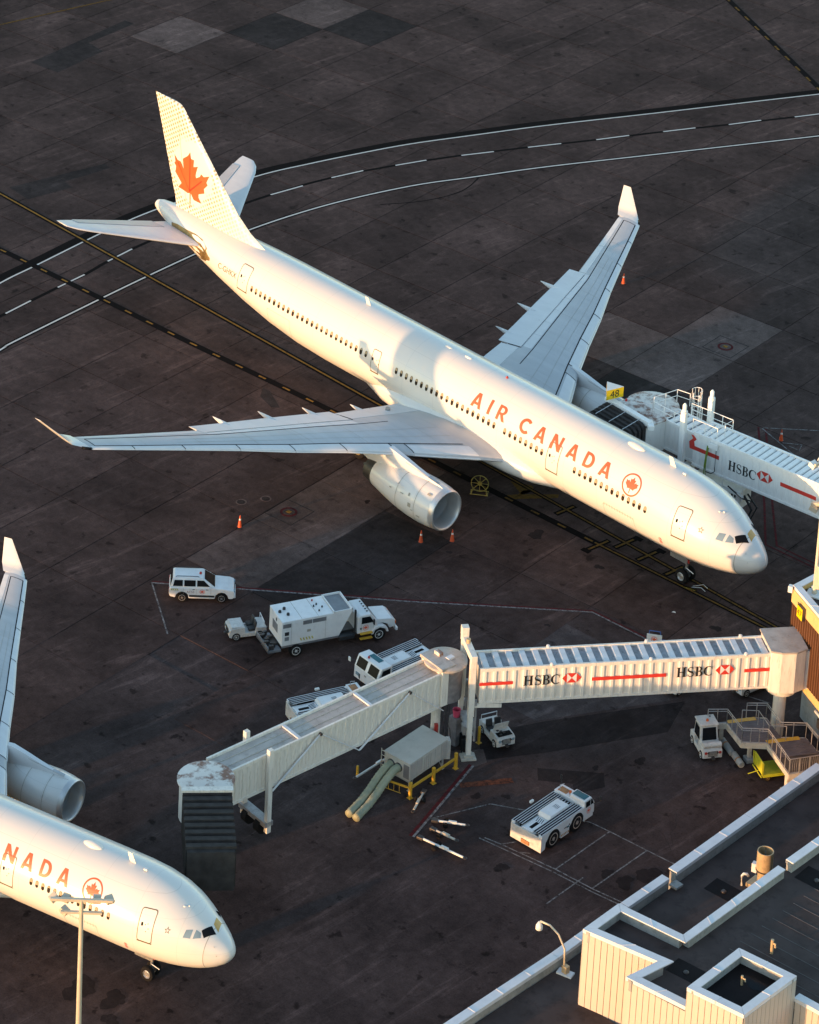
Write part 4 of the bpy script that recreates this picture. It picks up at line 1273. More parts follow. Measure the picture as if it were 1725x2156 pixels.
        for dx in (-.99, .99):
            for dy in (-.70, .70):
                wheel(A, (-31.6 + dx, sg * 5.34 + dy, .72), .72, .50, 'rim_brass')
    return A
mat('wing_slat', (0.64, 0.63, 0.62), 0.36, var=0.05, scale=0.8, dirt=0.10, dirtcol=(0.38, 0.38, 0.39), streak=(0.4, 1.6, 1))
mat('slot_gold', (0.30, 0.20, 0.08), 0.38, metal=0.6, var=0.35, scale=1.6, dirt=0.4, dirtcol=(0.03, 0.025, 0.02))
mat('leaf_dark', (0.55, 0.035, 0.015), 0.4, var=0.08)
mat('visor_amber', (0.50, 0.28, 0.06), 0.4, var=0.15)
airliner = build_aircraft()
near_jet = copy_tree(airliner)
tag(near_jet, 'smaller white airliner whose nose half shows at the lower left corner', 'airplane')
near_jet.location = (6.4, -52.9, 0)
near_jet.rotation_euler = (0, 0, radians(16.3))
near_jet.scale = (.80, .88, .86)
for ch in near_jet.children:
    if ch.name.split('.')[0] == 'wing':
        ch.scale = (1, .86, 1)
# ------------------------------------------------------------------ jet bridges
def w2l(o, x, y):
    v = Vector((x - o.location.x, y - o.location.y))
    a = -o.rotation_euler.z
    return v.x * cos(a) - v.y * sin(a), v.x * sin(a) + v.y * cos(a)
def hexlogo(mb, x, z, w, h, fn):
    """red-and-white hexagon: two side triangles, top and bottom triangles on a white ground"""
    q = w / 4
    cx, cz = x + w / 2, z + h / 2
    wrap([[(x + q, z), (x + 3 * q, z), (x + w, cz), (x + 3 * q, z + h), (x + q, z + h), (x, cz)]], lambda a, b: fn(a, b, .0), mb, mi=1)
    for t in ([(x, cz), (x + q, z), (x + q, z + h)], [(x + w, cz), (x + 3 * q, z + h), (x + 3 * q, z)], [(x + q, z + h), (cx, cz), (x + 3 * q, z + h)], [(x + q, z), (x + 3 * q, z), (cx, cz)]):
        wrap([t], lambda a, b: fn(a, b, .006), mb, mi=0)
def tunnel(root, a, b, za, zb, w, pitch=.62, rib=.86, ribs=True, rails=True, roofm='bridge_roof', h=2.2, depth=.07, side=-1, wallm='bridge_white', ribw=.26):
    """rectangular tunnel from world a to b; za, zb floor heights; -y side faces the apron"""
    la, lb = w2l(root, *a), w2l(root, *b)
    L = sqrt((lb[0] - la[0]) ** 2 + (lb[1] - la[1]) ** 2)
    mb = MB()
    dz = zb - za
    mb.add([(0, -w / 2, 0), (L, -w / 2, dz), (L, w / 2, dz), (0, w / 2, 0), (0, -w / 2, h), (L, -w / 2, dz + h), (L, w / 2, dz + h), (0, w / 2, h)],
           [(3, 2, 1, 0), (0, 1, 5, 4), (1, 2, 6, 5), (2, 3, 7, 6), (3, 0, 4, 7)])
    mb.add([(0, -w / 2, h), (L, -w / 2, dz + h), (L, w / 2, dz + h), (0, w / 2, h)], [(0, 1, 2, 3)], 1)
    body = link('tunnel', mb.mesh('tunnel', [wallm, roofm]), root, loc=(la[0], la[1], za), rz=atan2(lb[1] - la[1], lb[0] - la[0]))
    n = max(1, int(round(L / pitch)))
    p = L / n
    q = MB()
    y0 = -w / 2 - .004
    # corrugated sheet: flat, slope, crown, slope
    prof = [(0.008, 0), (p * .30, 0), (p * .38, depth), (p * .62, depth), (p * .70, 0), (p - .008, 0)]
    vs, fs = [], []
    for z in (.0, h):
        for x, d in prof:
            vs.append((x, y0 - .02 - d, z))
    k = len(prof)
    for i in range(k - 1):
        fs.append((i, i + 1, k + i + 1, k + i))
    vs += [(0.008, y0, 0), (p - .008, y0, 0), (p - .008, y0, h), (.008, y0, h)]
    c = 2 * k
    fs += [(c, 0, k, c + 3), (k - 1, c + 1, c + 2, 2 * k - 1)]
    fs.append((c + 1,) + tuple(range(k - 1, -1, -1)) + (c,))
    fs.append((c + 3,) + tuple(range(k, 2 * k)) + (c + 2,))
    if side > 0:
        vs = [(p - x, -y, z) for x, y, z in vs]
    q.add(vs, fs)
    pm = q.mesh('side_panel', wallm)
    for i in range(n):
        link('side_panel', pm, body, loc=(i * p, 0, dz * (i + .5) / n))
    if ribs:
        m = max(1, int(round(L / rib)))
        r = L / m
        rm = MB().add(*rib_shape(w, r, ribw)).mesh('roof_rib', 'bridge_pale' if ribw > .3 else 'bridge_rib')
        for i in range(m):
            link('roof_rib', rm, body, loc=((i + .5) * r, 0, h + dz * (i + .5) / m))
    if rails:
        for sg in (-1, 1):
            e = MB()
            e.add([(x, sg * (w / 2 + .03) + yy, z + h + dz * x / L) for x in (0, L) for yy, z in ((-.07, -.06), (.07, -.06), (.07, .16), (-.07, .16))],
                  [(0, 1, 5, 4), (1, 2, 6, 5), (2, 3, 7, 6), (3, 0, 4, 7), (3, 2, 1, 0), (4, 5, 6, 7)])
            e.build('roof_rail', wallm, body)
            e = MB()
            e.add([(x, sg * (w / 2 + .02) + yy, z + dz * x / L) for x in (0, L) for yy, z in ((-.07, -.10), (.07, -.10), (.07, .05), (-.07, .05))],
                  [(0, 1, 5, 4), (1, 2, 6, 5), (2, 3, 7, 6), (3, 0, 4, 7), (3, 2, 1, 0), (4, 5, 6, 7)])
            e.build('floor_beam', wallm, body)
    return body, L, w, depth
def rib_shape(w, r, k=.26):
    a = r * k
    vs = [(x, y, z) for y in (-w / 2 + .05, w / 2 - .05) for x, z in ((-a, .002), (-a * .8, .10), (a * .8, .10), (a, .002))]
    return vs, [(0, 1, 2, 3), (7, 6, 5, 4), (0, 4, 5, 1), (1, 5, 6, 2), (2, 6, 7, 3)]
def bank_lettering(body, w, depth, x, z, hgt, wid, m='ink_black'):
    shapes, sw = text_loops('HSBC', SERIF, .06)
    off = -w / 2 - .004 - .02 - depth - .008
    k = wid / sw
    for sh, nm in zip(shapes, range(99)):
        pass
    mb = MB()
    for sh in shapes:
        wrap(sh, lambda a, b: (x + a * k, off, z + b * hgt), mb)
    mb.build('lettering', m, body)
def bank_logo(body, w, depth, x, z, wid, hgt):
    off = -w / 2 - .004 - .02 - depth - .008
    mb = MB()
    hexlogo(mb, x, z, wid, hgt, lambda a, b, o: (a, off - o, b))
    mb.build('bank_logo', ['bridge_red', 'sign_white'], body)
def red_bar(body, w, depth, x0, x1, z0, z1, pts=None):
    off = -w / 2 - .004 - .02 - depth - .008
    mb = MB()
    wrap([pts or [(x0, z0), (x1, z0), (x1, z1), (x0, z1)]], lambda a, b: (a, off, b), mb)
    mb.build('red_bar', 'bridge_red', body)

# near bridge
NB = thing('jet_bridge', 'near cream jet bridge with corrugated side, elbow and tall lift posts', 'jet bridge', (-2.33, -25.15, 0), radians(56.16), 'jet bridges')
def NL(x, y, z):
    p = w2l(NB, x, y)
    return (p[0], p[1], z)
bd, L, w, dp = tunnel(NB, (-2.33, -25.15), (8.05, -9.67), 3.97, 3.97, 1.85, h=2.2)
Z = 3.97
red_bar(bd, w, dp, -.05, 2.07, 1.18, 1.40)
bank_lettering(bd, w, dp, 2.75, 1.03, .68, 2.33)
bank_logo(bd, w, dp, 5.18, 1.08, 1.23, .66)
red_bar(bd, w, dp, 7.08, 11.83, 1.12, 1.36)
bank_lettering(bd, w, dp, 12.5, 1.03, .68, 2.33)
bank_logo(bd, w, dp, 14.98, 1.06, 1.23, .66)
red_bar(bd, w, dp, 16.85, 18.6, 1.12, 1.36)
for x in (4.6, 10.9, 17.0):
    for sg in (-1, 1):
        MB().rev([(0, .12), (.14, .12), (.20, .02)], 'Z', (x + sg * .1, sg * .98, 2.33), 10).build('roof_lug', 'bridge_rib', bd)
# terminal-end rotunda on a round column
rot = MB().prism([(18.5, -1.2), (18.5, 1.2), (20.6, 1.2), (20.75, 1.0), (20.75, -1.15), (20.0, -1.5), (19.1, -1.45)], 3.7, 6.55).build('rotunda', 'bridge_white', NB, bev=.03)
MB().prism([(18.42, -1.27), (18.42, 1.27), (20.65, 1.27), (20.82, 1.05), (20.82, -1.2), (20.02, -1.58), (19.05, -1.53)], 6.55, 6.66).build('rotunda_roof', 'roof_crack', rot)
MB().loft([[(19.6 + r * cos(t), -.2 + r * sin(t), z) for t in [2 * pi * k / 20 for k in range(20)]] for z, r in ((2.95, .42), (3.25, .95), (3.7, 1.05))]).build('corbel', 'bridge_white', rot, smooth=30)
MB().rev([(0, .40), (3.0, .40)], 'Z', (19.6, -.2, 0), 24, cap=(True, True)).build('column', 'bridge_white', NB, smooth=40)
cl_ = MB().span((20.8, -1.0, 3.6), (21.6, .8, 6.3))
cl_.build('terminal_collar', 'bridge_white', NB, bev=.03)
MB().span((20.95, .8, 5.9), (21.7, 1.7, 6.15)).build('collar_roof', 'roof_felt', NB)
# lift posts and cross beam
for x, y, nm, hh in ((-1.87, -26.01, 0, 6.95), (-3.78, -24.86, 1, 6.95)):
    p = NL(x, y, 0)
    q = MB()
    q.box((p[0], p[1], .07), (.95, .75, .14))
    q.box((p[0], p[1], .22), (.6, .5, .18))
    q.build('base_plate', 'beam_paint', NB, bev=.02)
    q = MB()
    q.box((p[0], p[1], 1.7), (.30, .30, 2.8))
    q.box((p[0], p[1], 5.0), (.38, .38, 4.0))
    q.build('lift_post', 'bridge_white', NB, bev=.02)
    q = MB()
    q.tube([(p[0] + .32, p[1], 1.2), (p[0] + .32, p[1], 4.1)], .075, 10)
    q.box((p[0] + .26, p[1], 2.5), (.2, .3, .4))
    q.box((p[0] + .26, p[1], 3.9), (.2, .3, .3))
    q.build('lift_jack', 'rail_galv', NB)
a, b = NL(-1.87, -26.01, 7.0), NL(-3.78, -24.86, 7.0)
q = MB()
d = Vector(b) - Vector(a)
q.box((Vector(a) + Vector(b)) / 2 + Vector((0, 0, .05)), (d.length + .5, .40, .42), rz=atan2(d.y, d.x))
q.build('cross_beam', 'bridge_white', NB, bev=.03)
q = MB()
q.box((b[0], b[1], 7.55), (.46, .46, .62))
q.build('motor_housing', 'bridge_white', NB, bev=.02)
MB().rev([(0, .14), (.28, .14)], 'Z', (a[0] * .4 + b[0] * .6, a[1] * .4 + b[1] * .6, 7.25), 12, cap=(True, True)).build('beacon', 'pipe_tan', NB)
q = MB()
q.box((.6, -.95, 3.72), (1.7, .12, .26), ry=.05)
q.build('cantilever_arm', 'bridge_white', NB)
q = MB()
q.box((-.45, .15, 2.0), (.5, 1.9, .18), rz=.05)
q.box((-.45, .15, 1.55), (.5, 1.9, .10), rz=.05)
q.box((-.55, -.35, 1.75), (.5, .5, .6))
q.build('drive_frame', 'rail_galv', NB)
for sg in (-1, 1):
    MB().rev([(-.18, .25), (-.2, .45), (.2, .45), (.18, .25)], 'X', (-.55, .15 + sg * .45, .46), 22, cap=(True, True)).build('wheel', 'tyre', NB, smooth=40)
# elbow
ec = NL(-3.62, -26.65, 0)
q = MB()
q.rev([(3.9, 1.10), (6.2, 1.10)], 'Z', (ec[0], ec[1], 0), 28, cap=(True, True))
eb = q.build('elbow', 'curtain', NB, smooth=40)
q = MB()
q.rev([(6.2, 1.36), (6.34, 1.36), (6.42, 1.2), (6.44, .01)], 'Z', (ec[0], ec[1], 0), 36, cap=(True, False))
q.build('elbow_roof', 'roof_crack', eb, smooth=30)
q = MB()
p = w2l(NB, -3.75, -27.45)
aa = atan2(*reversed(tuple(Vector(w2l(NB, -5.2, -44)) - Vector(w2l(NB, -3.75, -27.45)))))
q.box((p[0] - cos(aa) * .45, p[1] - sin(aa) * .45, 5.1), (1.35, 2.05, 2.5), rz=aa)
q.build('portal', 'bridge_white', NB, bev=.03)
q = MB()
q.box((p[0] - cos(aa) * .25, p[1] - sin(aa) * .25, 6.42), (1.15, 2.15, .20), rz=aa)
q.build('portal_roof', 'roof_crack', NB, bev=.02)
q = MB()
q.box((p[0] + .35, p[1] + .62, 6.62), (.3, .5, .22), rz=aa)
q.build('junction_box', 'roof_stain', NB)
MB().box((ec[0] + .25, ec[1] - .1, 6.50), (.5, .32, .12), rz=.6).build('roof_hatch', 'cap_metal', eb)
# support column under the elbow with hanging cables
q = MB()
q.loft([[(ec[0] - .5 + r * cos(t), ec[1] - .35 + r * sin(t), z) for t in [2 * pi * k / 16 for k in range(16)]] for z, r in ((0, .30), (2.5, .30), (3.3, .32), (3.9, .85))])
q.build('support_column', 'bridge_white', NB, smooth=40)
q = MB()
for k in range(5):
    x0, y0 = ec[0] - .2 + .12 * k, ec[1] - .75 + .1 * (k % 2)
    q.tube([(x0, y0, 3.9), (x0 - .1, y0 - .12, 2.9 - .15 * k), (x0 + .05, y0 - .1, 1.9), (x0 + .1 * (k - 2), y0 + .1, .6)], .03, 6)
q.build('hanging_cable', 'cable_black', NB)
q = MB()
q.box((ec[0] - .55, ec[1] - .82, 2.0), (.22, .2, .7))
q.build('control_box', 'lamp_red', NB)
q = MB()
q.box((ec[0] - .1, ec[1] - 1.0, .75), (.9, .5, 1.3))
q.build('cabinet', 'bridge_white', NB, bev=.02)
# second tunnel towards the neighbouring aircraft
b2, L2, w2, d2 = tunnel(NB, (-3.78, -27.7), (-5.0, -44.3), 3.85, 3.45, 1.72, pitch=.55, ribs=False, roofm='roof_crack', h=2.15, depth=.04, side=1)
q = MB()
for t in (.33, .66):
    q.box((L2 * t, 0, 2.22 - .40 * t), (.22, 1.9, .10))
q.build('roof_batten', 'bridge_rib', b2)
q = MB()
for sg in (-.3, .3):
    q.box((L2 / 2, sg, 2.175 - .2), (L2 * .97, .02, .03), ry=radians(1.38))
q.build('roof_seam', 'beam_paint', b2)
def node(x, top):
    return (x, (.95 if not top else .93), (2.1 if top else -.28) - .40 * x / L2)
for sg in (1,):
    pts = [node(-.2, 0), node(2.6, 1), node(6.5, 0), node(9.6, 1), node(13.2, 0)]
    for i in range(len(pts) - 1):
        q = MB()
        o_ = .22 if i in (1, 3) else .1
        for e in ((-.05, .05) if i in (1, 3) else (0,)):
            q.tube([Vector(pts[i]) + Vector((e, .12, 0)), Vector(pts[i + 1]) + Vector((e, .12, 0))], .045 if i in (1, 3) else .032, 6)
        q.build('truss_rod', 'bridge_rib', b2)
    for p_ in (pts[1], pts[3]):
        MB().rev([(-.1, .1), (.1, .1)], 'Y', (p_[0], p_[1] + .1, p_[2]), 10, cap=(True, True)).build('truss_pin', 'metal_dark', b2)
# outer end: wheel carriage, cab and hood at the neighbouring aircraft
for sg in (-1, 1):
    MB().box((13.5, sg * 1.15, -.4), (.32, .3, 5.6)).build('carriage_post', 'bridge_white', b2, bev=.02)
    MB().rev([(-.2, .3), (-.22, .5), (.22, .5), (.2, .3)], 'Y', (13.5, sg * .6, -3.0), 22, cap=(True, True)).build('wheel', 'tyre', b2, smooth=40)
MB().box((13.5, 0, -2.6), (.6, 2.6, .3)).build('carriage', 'rail_galv', b2)
cc = NL(-4.4, -45.6, 0)
q = MB()
q.rev([(3.3, 1.55), (5.7, 1.55)], 'Z', (cc[0], cc[1], 0), 28, cap=(True, True))
cb = q.build('cab', 'bridge_white', NB, smooth=40)
MB().rev([(5.7, 1.7), (5.82, 1.7), (5.9, .01)], 'Z', (cc[0], cc[1], 0), 30, cap=(True, False)).build('cab_roof', 'roof_stain', cb)
dd = Vector(NL(1.1, -50.0, 0)) - Vector(cc)
an = atan2(dd.y, dd.x)
for k in range(19):
    t = 1.3 + (dd.length - 1.5) * k / 18
    e_ = .16 * (k % 2)
    MB().box((cc[0] + cos(an) * t, cc[1] + sin(an) * t, 4.62 + e_ / 2), ((dd.length - 1.5) / 18 * (1.04 if k % 2 else .98), 2.7 + e_, 2.5 + e_), rz=an).build('hood_fold', 'bellows', cb)
MB().box((cc[0] + cos(an) * 1.5, cc[1] + sin(an) * 1.5, 6.02), (.4, 3.0, .3), rz=an).build('hood_beam', 'bridge_white', cb)

# far bridge at the wide-body's second door
FB = thing('jet_bridge', 'far white jet bridge behind the fuselage with railed roof platform and dark hood', 'jet bridge', (-16.6, 7.27, 0), radians(7.4), 'jet bridges')
def FL(x, y, z):
    p = w2l(FB, x, y)
    return (p[0], p[1], z)
fb, L, w, dp = tunnel(FB, (-11.95, 7.24), (6.6, 9.66), 4.42, 4.42, 2.0, pitch=.6, rib=.5, h=2.35, depth=.012, wallm='bridge_pale', ribw=.40)
bank_lettering(fb, w, dp, 2.95, .72, .72, 2.25)
bank_logo(fb, w, dp, 5.22, .92, 1.32, .74)
red_bar(fb, w, dp, 7.15, 10.0, 1.13, 1.42)
red_bar(fb, w, dp, 0, 0, 0, 0, pts=[(-.35, 1.62), (-.28, 1.12), (2.15, 1.12), (2.15, 1.42), (.12, 1.42), (.05, 1.75), (.25, 1.98), (.0, 2.2), (-.22, 2.2), (-.05, 1.95)])
q = MB()
q.box((1.7, -1.1, 2.05), (.75, .3, .42))
q.build('switch_box', 'bridge_pale', fb, bev=.02)
q = MB()
for k in range(3):
    q.tube([(1.25 + .06 * k, -1.2, 1.95), (1.2 + .05 * k, -1.35, .6), (1.15 + .1 * k, -1.3, -.7), (.95 + .1 * k, -1.1, -1.3)], .035, 6)
q.build('hose', 'green_hose', fb)
q = MB()
q.tube([(1.95, -1.15, 1.85), (1.95, -1.18, .2), (1.7, -1.18, -.05), (1.2, -1.15, -.1)], .03, 6)
q.build('cable', 'cable_black', fb)
fi, Li, wi, di = tunnel(FB, (-15.2, 7.30), (-11.4, 7.40), 4.42, 4.42, 1.75, pitch=.48, rib=.62, h=2.05, depth=.012, wallm='bridge_pale', ribw=.34)
# cab and its rusty round roof
q = MB()
q.rev([(4.15, 1.72), (6.35, 1.72)], 'Z', (0, 0, 0), 32, cap=(True, True))
fc = q.build('cab', 'curtain', FB, smooth=40)
MB().rev([(6.35, 2.02), (6.50, 2.02)], 'Z', (0, 0, 0), 40, cap=(True, True)).build('roof_track', 'line_dark', fc)
MB().rev([(6.42, 1.95), (6.62, 1.90), (6.68, 1.7), (6.72, .01)], 'Z', (0, 0, 0), 40).build('cab_roof', 'roof_stain', fc, smooth=30)
pA, pB = FL(-18.55, 4.75, 0), FL(-14.55, 4.45, 0)
mid = (Vector(pA) + Vector(pB)) / 2
dv = Vector(pB) - Vector(pA)
an = atan2(dv.y, dv.x)
q = MB()
q.box((mid.x, mid.y, 7.02), (dv.length + .5, .42, .34), rz=an)
q.build('hood_beam', 'bridge_pale', FB, bev=.03)
q = MB()
q.box((mid.x + .5 * dv.x + .25, mid.y + .5 * dv.y - .1, 6.95), (.9, .42, .36), rz=an - .6)
q.build('hood_actuator', 'bridge_pale', FB, bev=.03)
nd = Vector((-sin(an), cos(an)))
q = MB()
q.box((mid.x + nd.x * 1.0, mid.y + nd.y * 1.0, 5.35), (dv.length - .4, 1.9, 2.35), rz=an)
q.build('hood_frame', 'bridge_pale', FB, bev=.03)
q = MB()
q.box((mid.x + nd.x * 1.0, mid.y + nd.y * 1.0, 6.58), (dv.length - .2, 2.0, .12), rz=an)
q.build('hood_roof', 'roof_stain', FB)
for k in range(10):
    t = -.28 - .19 * k
    s_ = .13 * (k % 2)
    q = MB()
    c_ = mid + Vector((nd.x, nd.y, 0)) * t
    hw = (dv.length - .1) / 2 + s_
    top = 6.95 + s_ - .035 * k
    prof = [(-hw, 4.1), (-hw, top - .25), (-hw + .3, top), (hw - .3, top), (hw, top - .25), (hw, 4.1)]
    vs = []
    for e in (-.10, .10):
        for a_, z_ in prof:
            vs.append((c_.x + cos(an) * a_ + nd.x * e, c_.y + sin(an) * a_ + nd.y * e, z_))
    n6 = len(prof)
    q.add(vs, [tuple(range(n6 - 1, -1, -1)), tuple(range(n6, 2 * n6))] + [(i, (i + 1) % n6, n6 + (i + 1) % n6, n6 + i) for i in range(n6)])
    q.build('hood_fold', 'bellows', FB)
q = MB()
for a_ in (-1.35, 0, 1.35):
    pts = []
    for k in range(6):
        t = .2 - .42 * k
        c_ = mid + Vector((nd.x, nd.y, 0)) * t
        pts.append((c_.x + cos(an) * a_, c_.y + sin(an) * a_, 7.15 - .07 * k))
    q.tube(pts, .025, 6)
q.build('hood_strap', 'bridge_rib', FB)
# lift gantry
for x, y in ((-12.45, 5.75), (-12.5, 8.75)):
    p = FL(x, y, 0)
    q = MB()
    q.box((p[0], p[1], 4.6), (.38, .36, 7.4))
    q.build('lift_post', 'bridge_pale', FB, bev=.02)
    q = MB()
    q.rev([(8.25, .24), (8.4, .24), (8.4, .15), (8.85, .15), (9.0, .05)], 'Z', (p[0], p[1], 0), 14, cap=(True, True))
    q.build('lift_motor', 'bridge_pale', FB, smooth=40)
    MB().rev([(-.22, .3), (-.24, .5), (.24, .5), (.22, .3)], 'Y', (p[0], p[1], .5), 22, cap=(True, True)).build('wheel', 'tyre', FB, smooth=40)
p, p2 = FL(-12.45, 5.75, 0), FL(-12.5, 8.75, 0)
q = MB()
q.box(((p[0] + p2[0]) / 2, (p[1] + p2[1]) / 2, 3.9), (.5, 3.4, .4))
q.box(((p[0] + p2[0]) / 2, (p[1] + p2[1]) / 2, 1.0), (.7, 3.4, .4))
q.build('cross_beam', 'bridge_pale', FB)
# roof platform railing and caged ladder
def railing(parent, pts, h, mids, m, r=.028, step=1.0, name='railing', skip_ends=False):
    """each call is one run of rail: posts, top rail and middle rails"""
    q = MB()
    P = [Vector(x) for x in pts]
    up = Vector((0, 0, h))
    q.tube([x + up for x in P], r, 6)
    for mm in mids:
        q.tube([x + up * mm for x in P], r * .8, 6)
    for i in range(len(P) - 1):
        L_ = (P[i + 1] - P[i]).length
        n_ = max(1, int(round(L_ / step)))
        for k in range(n_ + (1 if i == len(P) - 2 else 0)):
            x = P[i].lerp(P[i + 1], k / n_)
            q.tube([x, x + up], r, 6)
    return q.build(name, m, parent)
zz = 6.52
railing(FB, [FL(-15.9, 6.55, zz), FL(-13.0, 6.55, zz)], .85, (.5,), 'bridge_pale', step=.9)
railing(FB, [FL(-15.9, 6.55, zz + .25), FL(-15.6, 8.7, zz + .25), FL(-14.6, 8.95, zz + .25)], .95, (.5,), 'bridge_pale', step=.9)
railing(FB, [FL(-12.0, 6.25, zz + .35), FL(-10.0, 6.5, zz + .35), FL(-10.1, 8.3, zz + .35), FL(-13.9, 8.35, zz)], .95, (.5,), 'bridge_pale', step=.9)
lc = FL(-14.1, 9.0, 0)
q = MB()
for sg in (-.24, .24):
    q.tube([(lc[0] + sg, lc[1], 1.2), (lc[0] + sg, lc[1], 7.9)], .03, 6)
for k in range(22):
    q.tube([(lc[0] - .24, lc[1], 1.4 + .29 * k), (lc[0] + .24, lc[1], 1.4 + .29 * k)], .016, 5)
q.build('ladder', 'bridge_pale', FB)
q = MB()
for z in (5.9, 6.7, 7.5, 8.2):
    q.tube([(lc[0] + .36 * cos(t), lc[1] + .05 + .42 * sin(t), z) for t in [-.3 + 3.7 * k / 10 for k in range(11)]], .022, 5)
for k in range(6):
    t = -.1 + 3.3 * k / 5
    q.tube([(lc[0] + .36 * cos(t), lc[1] + .05 + .42 * sin(t), 5.9), (lc[0] + .36 * cos(t), lc[1] + .05 + .42 * sin(t), 8.2)], .018, 5)
q.build('ladder_cage', 'bridge_pale', FB)
q = MB()
q.tube([FL(-17.9, 5.4, 6.9), FL(-15.9, 6.2, 7.3)], .03, 5)
q.tube([FL(-15.9, 6.4, 6.7), FL(-15.7, 6.2, 7.6)], .025, 5)
q.build('stay_rod', 'bridge_rib', FB)
# cooling unit slung under the tunnel
cu = FL(-9.9, 7.35, 0)
q = MB()
q.box((cu[0], cu[1], 3.0), (3.9, 1.5, 1.35))
ac = q.build('cooling_unit', 'bridge_pale', FB, bev=.03)
for k in range(3):
    q = MB()
    q.rev([(-.03, .30), (.0, .30), (.0, .01)], 'Y', (cu[0] - 1.55 + .72 * k, cu[1] - .76, 3.12), 20)
    q.build('fan_opening', 'hood_dark', ac)
q = MB()
for k, (x, z) in enumerate(((.75, 3.25), (1.25, 2.9), (1.55, 3.3), (1.3, 3.35))):
    q.box((cu[0] + x, cu[1] - .765, z), (.12, .02, .28))
q.box((cu[0] + .9, cu[1] - .765, 3.45), (.5, .02, .12))
q.build('vent', 'line_dark', ac)
q = MB()
q.tube([(cu[0] + 2.0, cu[1] - .3, 3.3), (cu[0] + 2.8, cu[1] - .5, 2.6), (cu[0] + 2.7, cu[1] - .8, 1.9), (cu[0] + 1.9, cu[1] - 1.0, 1.6)], .09, 8)
q.tube([(cu[0] + 2.0, cu[1] + .2, 3.2), (cu[0] + 3.1, cu[1] - .3, 2.8), (cu[0] + 2.9, cu[1] - .7, 2.0), (cu[0] + 1.6, cu[1] - 1.1, 1.5)], .07, 8)
q.tube([(cu[0] + 1.0, cu[1] - .9, 3.9), (cu[0] + 2.2, cu[1] - .9, 3.4), (cu[0] + 3.0, cu[1] - .9, 3.5)], .05, 8)
q.build('hose', 'cable_black', ac)
q = MB()
for x in (.55, 2.2):
    q.tube([(cu[0] + x, cu[1] - .9, 3.2), (cu[0] + x, cu[1] - .9, 4.2)], .04, 6)
q.box((cu[0] + 1.4, cu[1] - .9, 3.55), (1.8, .06, .16))
q.build('bracket', 'bridge_pale', ac)
q = MB()
for k in range(7):
    x0 = -3.2 + .35 * k
    q.tube([(4.2 + x0 * .5, -.6, 4.3), (4.5 + x0 * .6, -.9, 3.3 + .2 * (k % 3)), (5.0 + x0 * .5, -.4, 3.0)], .04, 6)
q.build('hanging_cable', 'cable_black', FB)

# gate sign on the far bridge's hood
gs = thing('gate_sign', 'triangular gate sign with yellow 48 faces above the dark bridge hood', 'sign', (-18.2, 4.75, 7.2))
tri = [(-18.09 + 18.2, 3.91 - 4.75), (-17.74 + 18.2, 5.31 - 4.75), (-18.98 + 18.2, 4.92 - 4.75)]
MB().prism(tri, .22, 1.0).build('body', 'sign_white', gs)
a, b = Vector(tri[0]), Vector(tri[1])
d = (b - a).normalized()
n = Vector((d.y, -d.x))
q = MB()
q.add([(*(a + n * .012), .23), (*(b + n * .012), .23), (*(b + n * .012), .97), (*(a + n * .012), .97)], [(0, 1, 2, 3)])
q.build('face', 'sign_yellow', gs)
a2, b2_ = Vector(tri[2]), Vector(tri[0])
d2_ = (b2_ - a2).normalized()
n2 = Vector((d2_.y, -d2_.x))
q = MB()
q.add([(*(a2 + n2 * .012), .23), (*(b2_ + n2 * .012), .23), (*(b2_ + n2 * .012), .97), (*(a2 + n2 * .012), .97)], [(0, 1, 2, 3)])
q.build('face', 'sign_yellow', gs)
V, F = font_mesh('48', .78)
w_ = max(v[0] for v in V)
q = MB()
q.add([(*(a + n * .02 + d * (.30 + x)), .33 + y) for x, y in V], F)
q.build('numerals', 'ink_black', gs)
MB().tube([(-.1, .05, -.25), (-.1, .05, .25)], .06, 8).build('post', 'sign_white', gs)
MB().rev([(0, .09), (.12, .09), (.2, .03)], 'Z', (.75, .6, -.02), 10, cap=(True, True)).build('beacon', 'lamp_red', gs)

# ------------------------------------------------------------------ terminal buildings
def panels(parent, a, b, z0, z1, pitch, m, off=.0, th=.035, gap=.016, name='wall_panel', rib=0.0):
    """vertical boards along a->b, outward to the right of travel; one object each"""
    A_, B_ = Vector(a), Vector(b)
    L_ = (B_ - A_).length
    n_ = max(1, int(round(L_ / pitch)))
    p_ = L_ / n_
    q = MB()
    if rib:
        q.prism([(gap / 2, 0), (p_ * .55, 0), (p_ * .62, -rib), (p_ * .93, -rib), (p_ - gap / 2, 0), (p_ - gap / 2, th), (gap / 2, th)], 0, z1 - z0)
    else:
        q.prism([(gap / 2, 0), (gap / 2 + .01, -th * .6), (p_ - gap / 2 - .01, -th * .6), (p_ - gap / 2, 0)], 0, z1 - z0)
    me = q.mesh(name, m)
    an_ = atan2(B_.y - A_.y, B_.x - A_.x)
    nn = Vector((sin(an_), -cos(an_)))
    for i in range(n_):
        c_ = A_.lerp(B_, i / n_) + nn * off
        link(name, me, parent, loc=(c_.x, c_.y, z0), rz=an_)
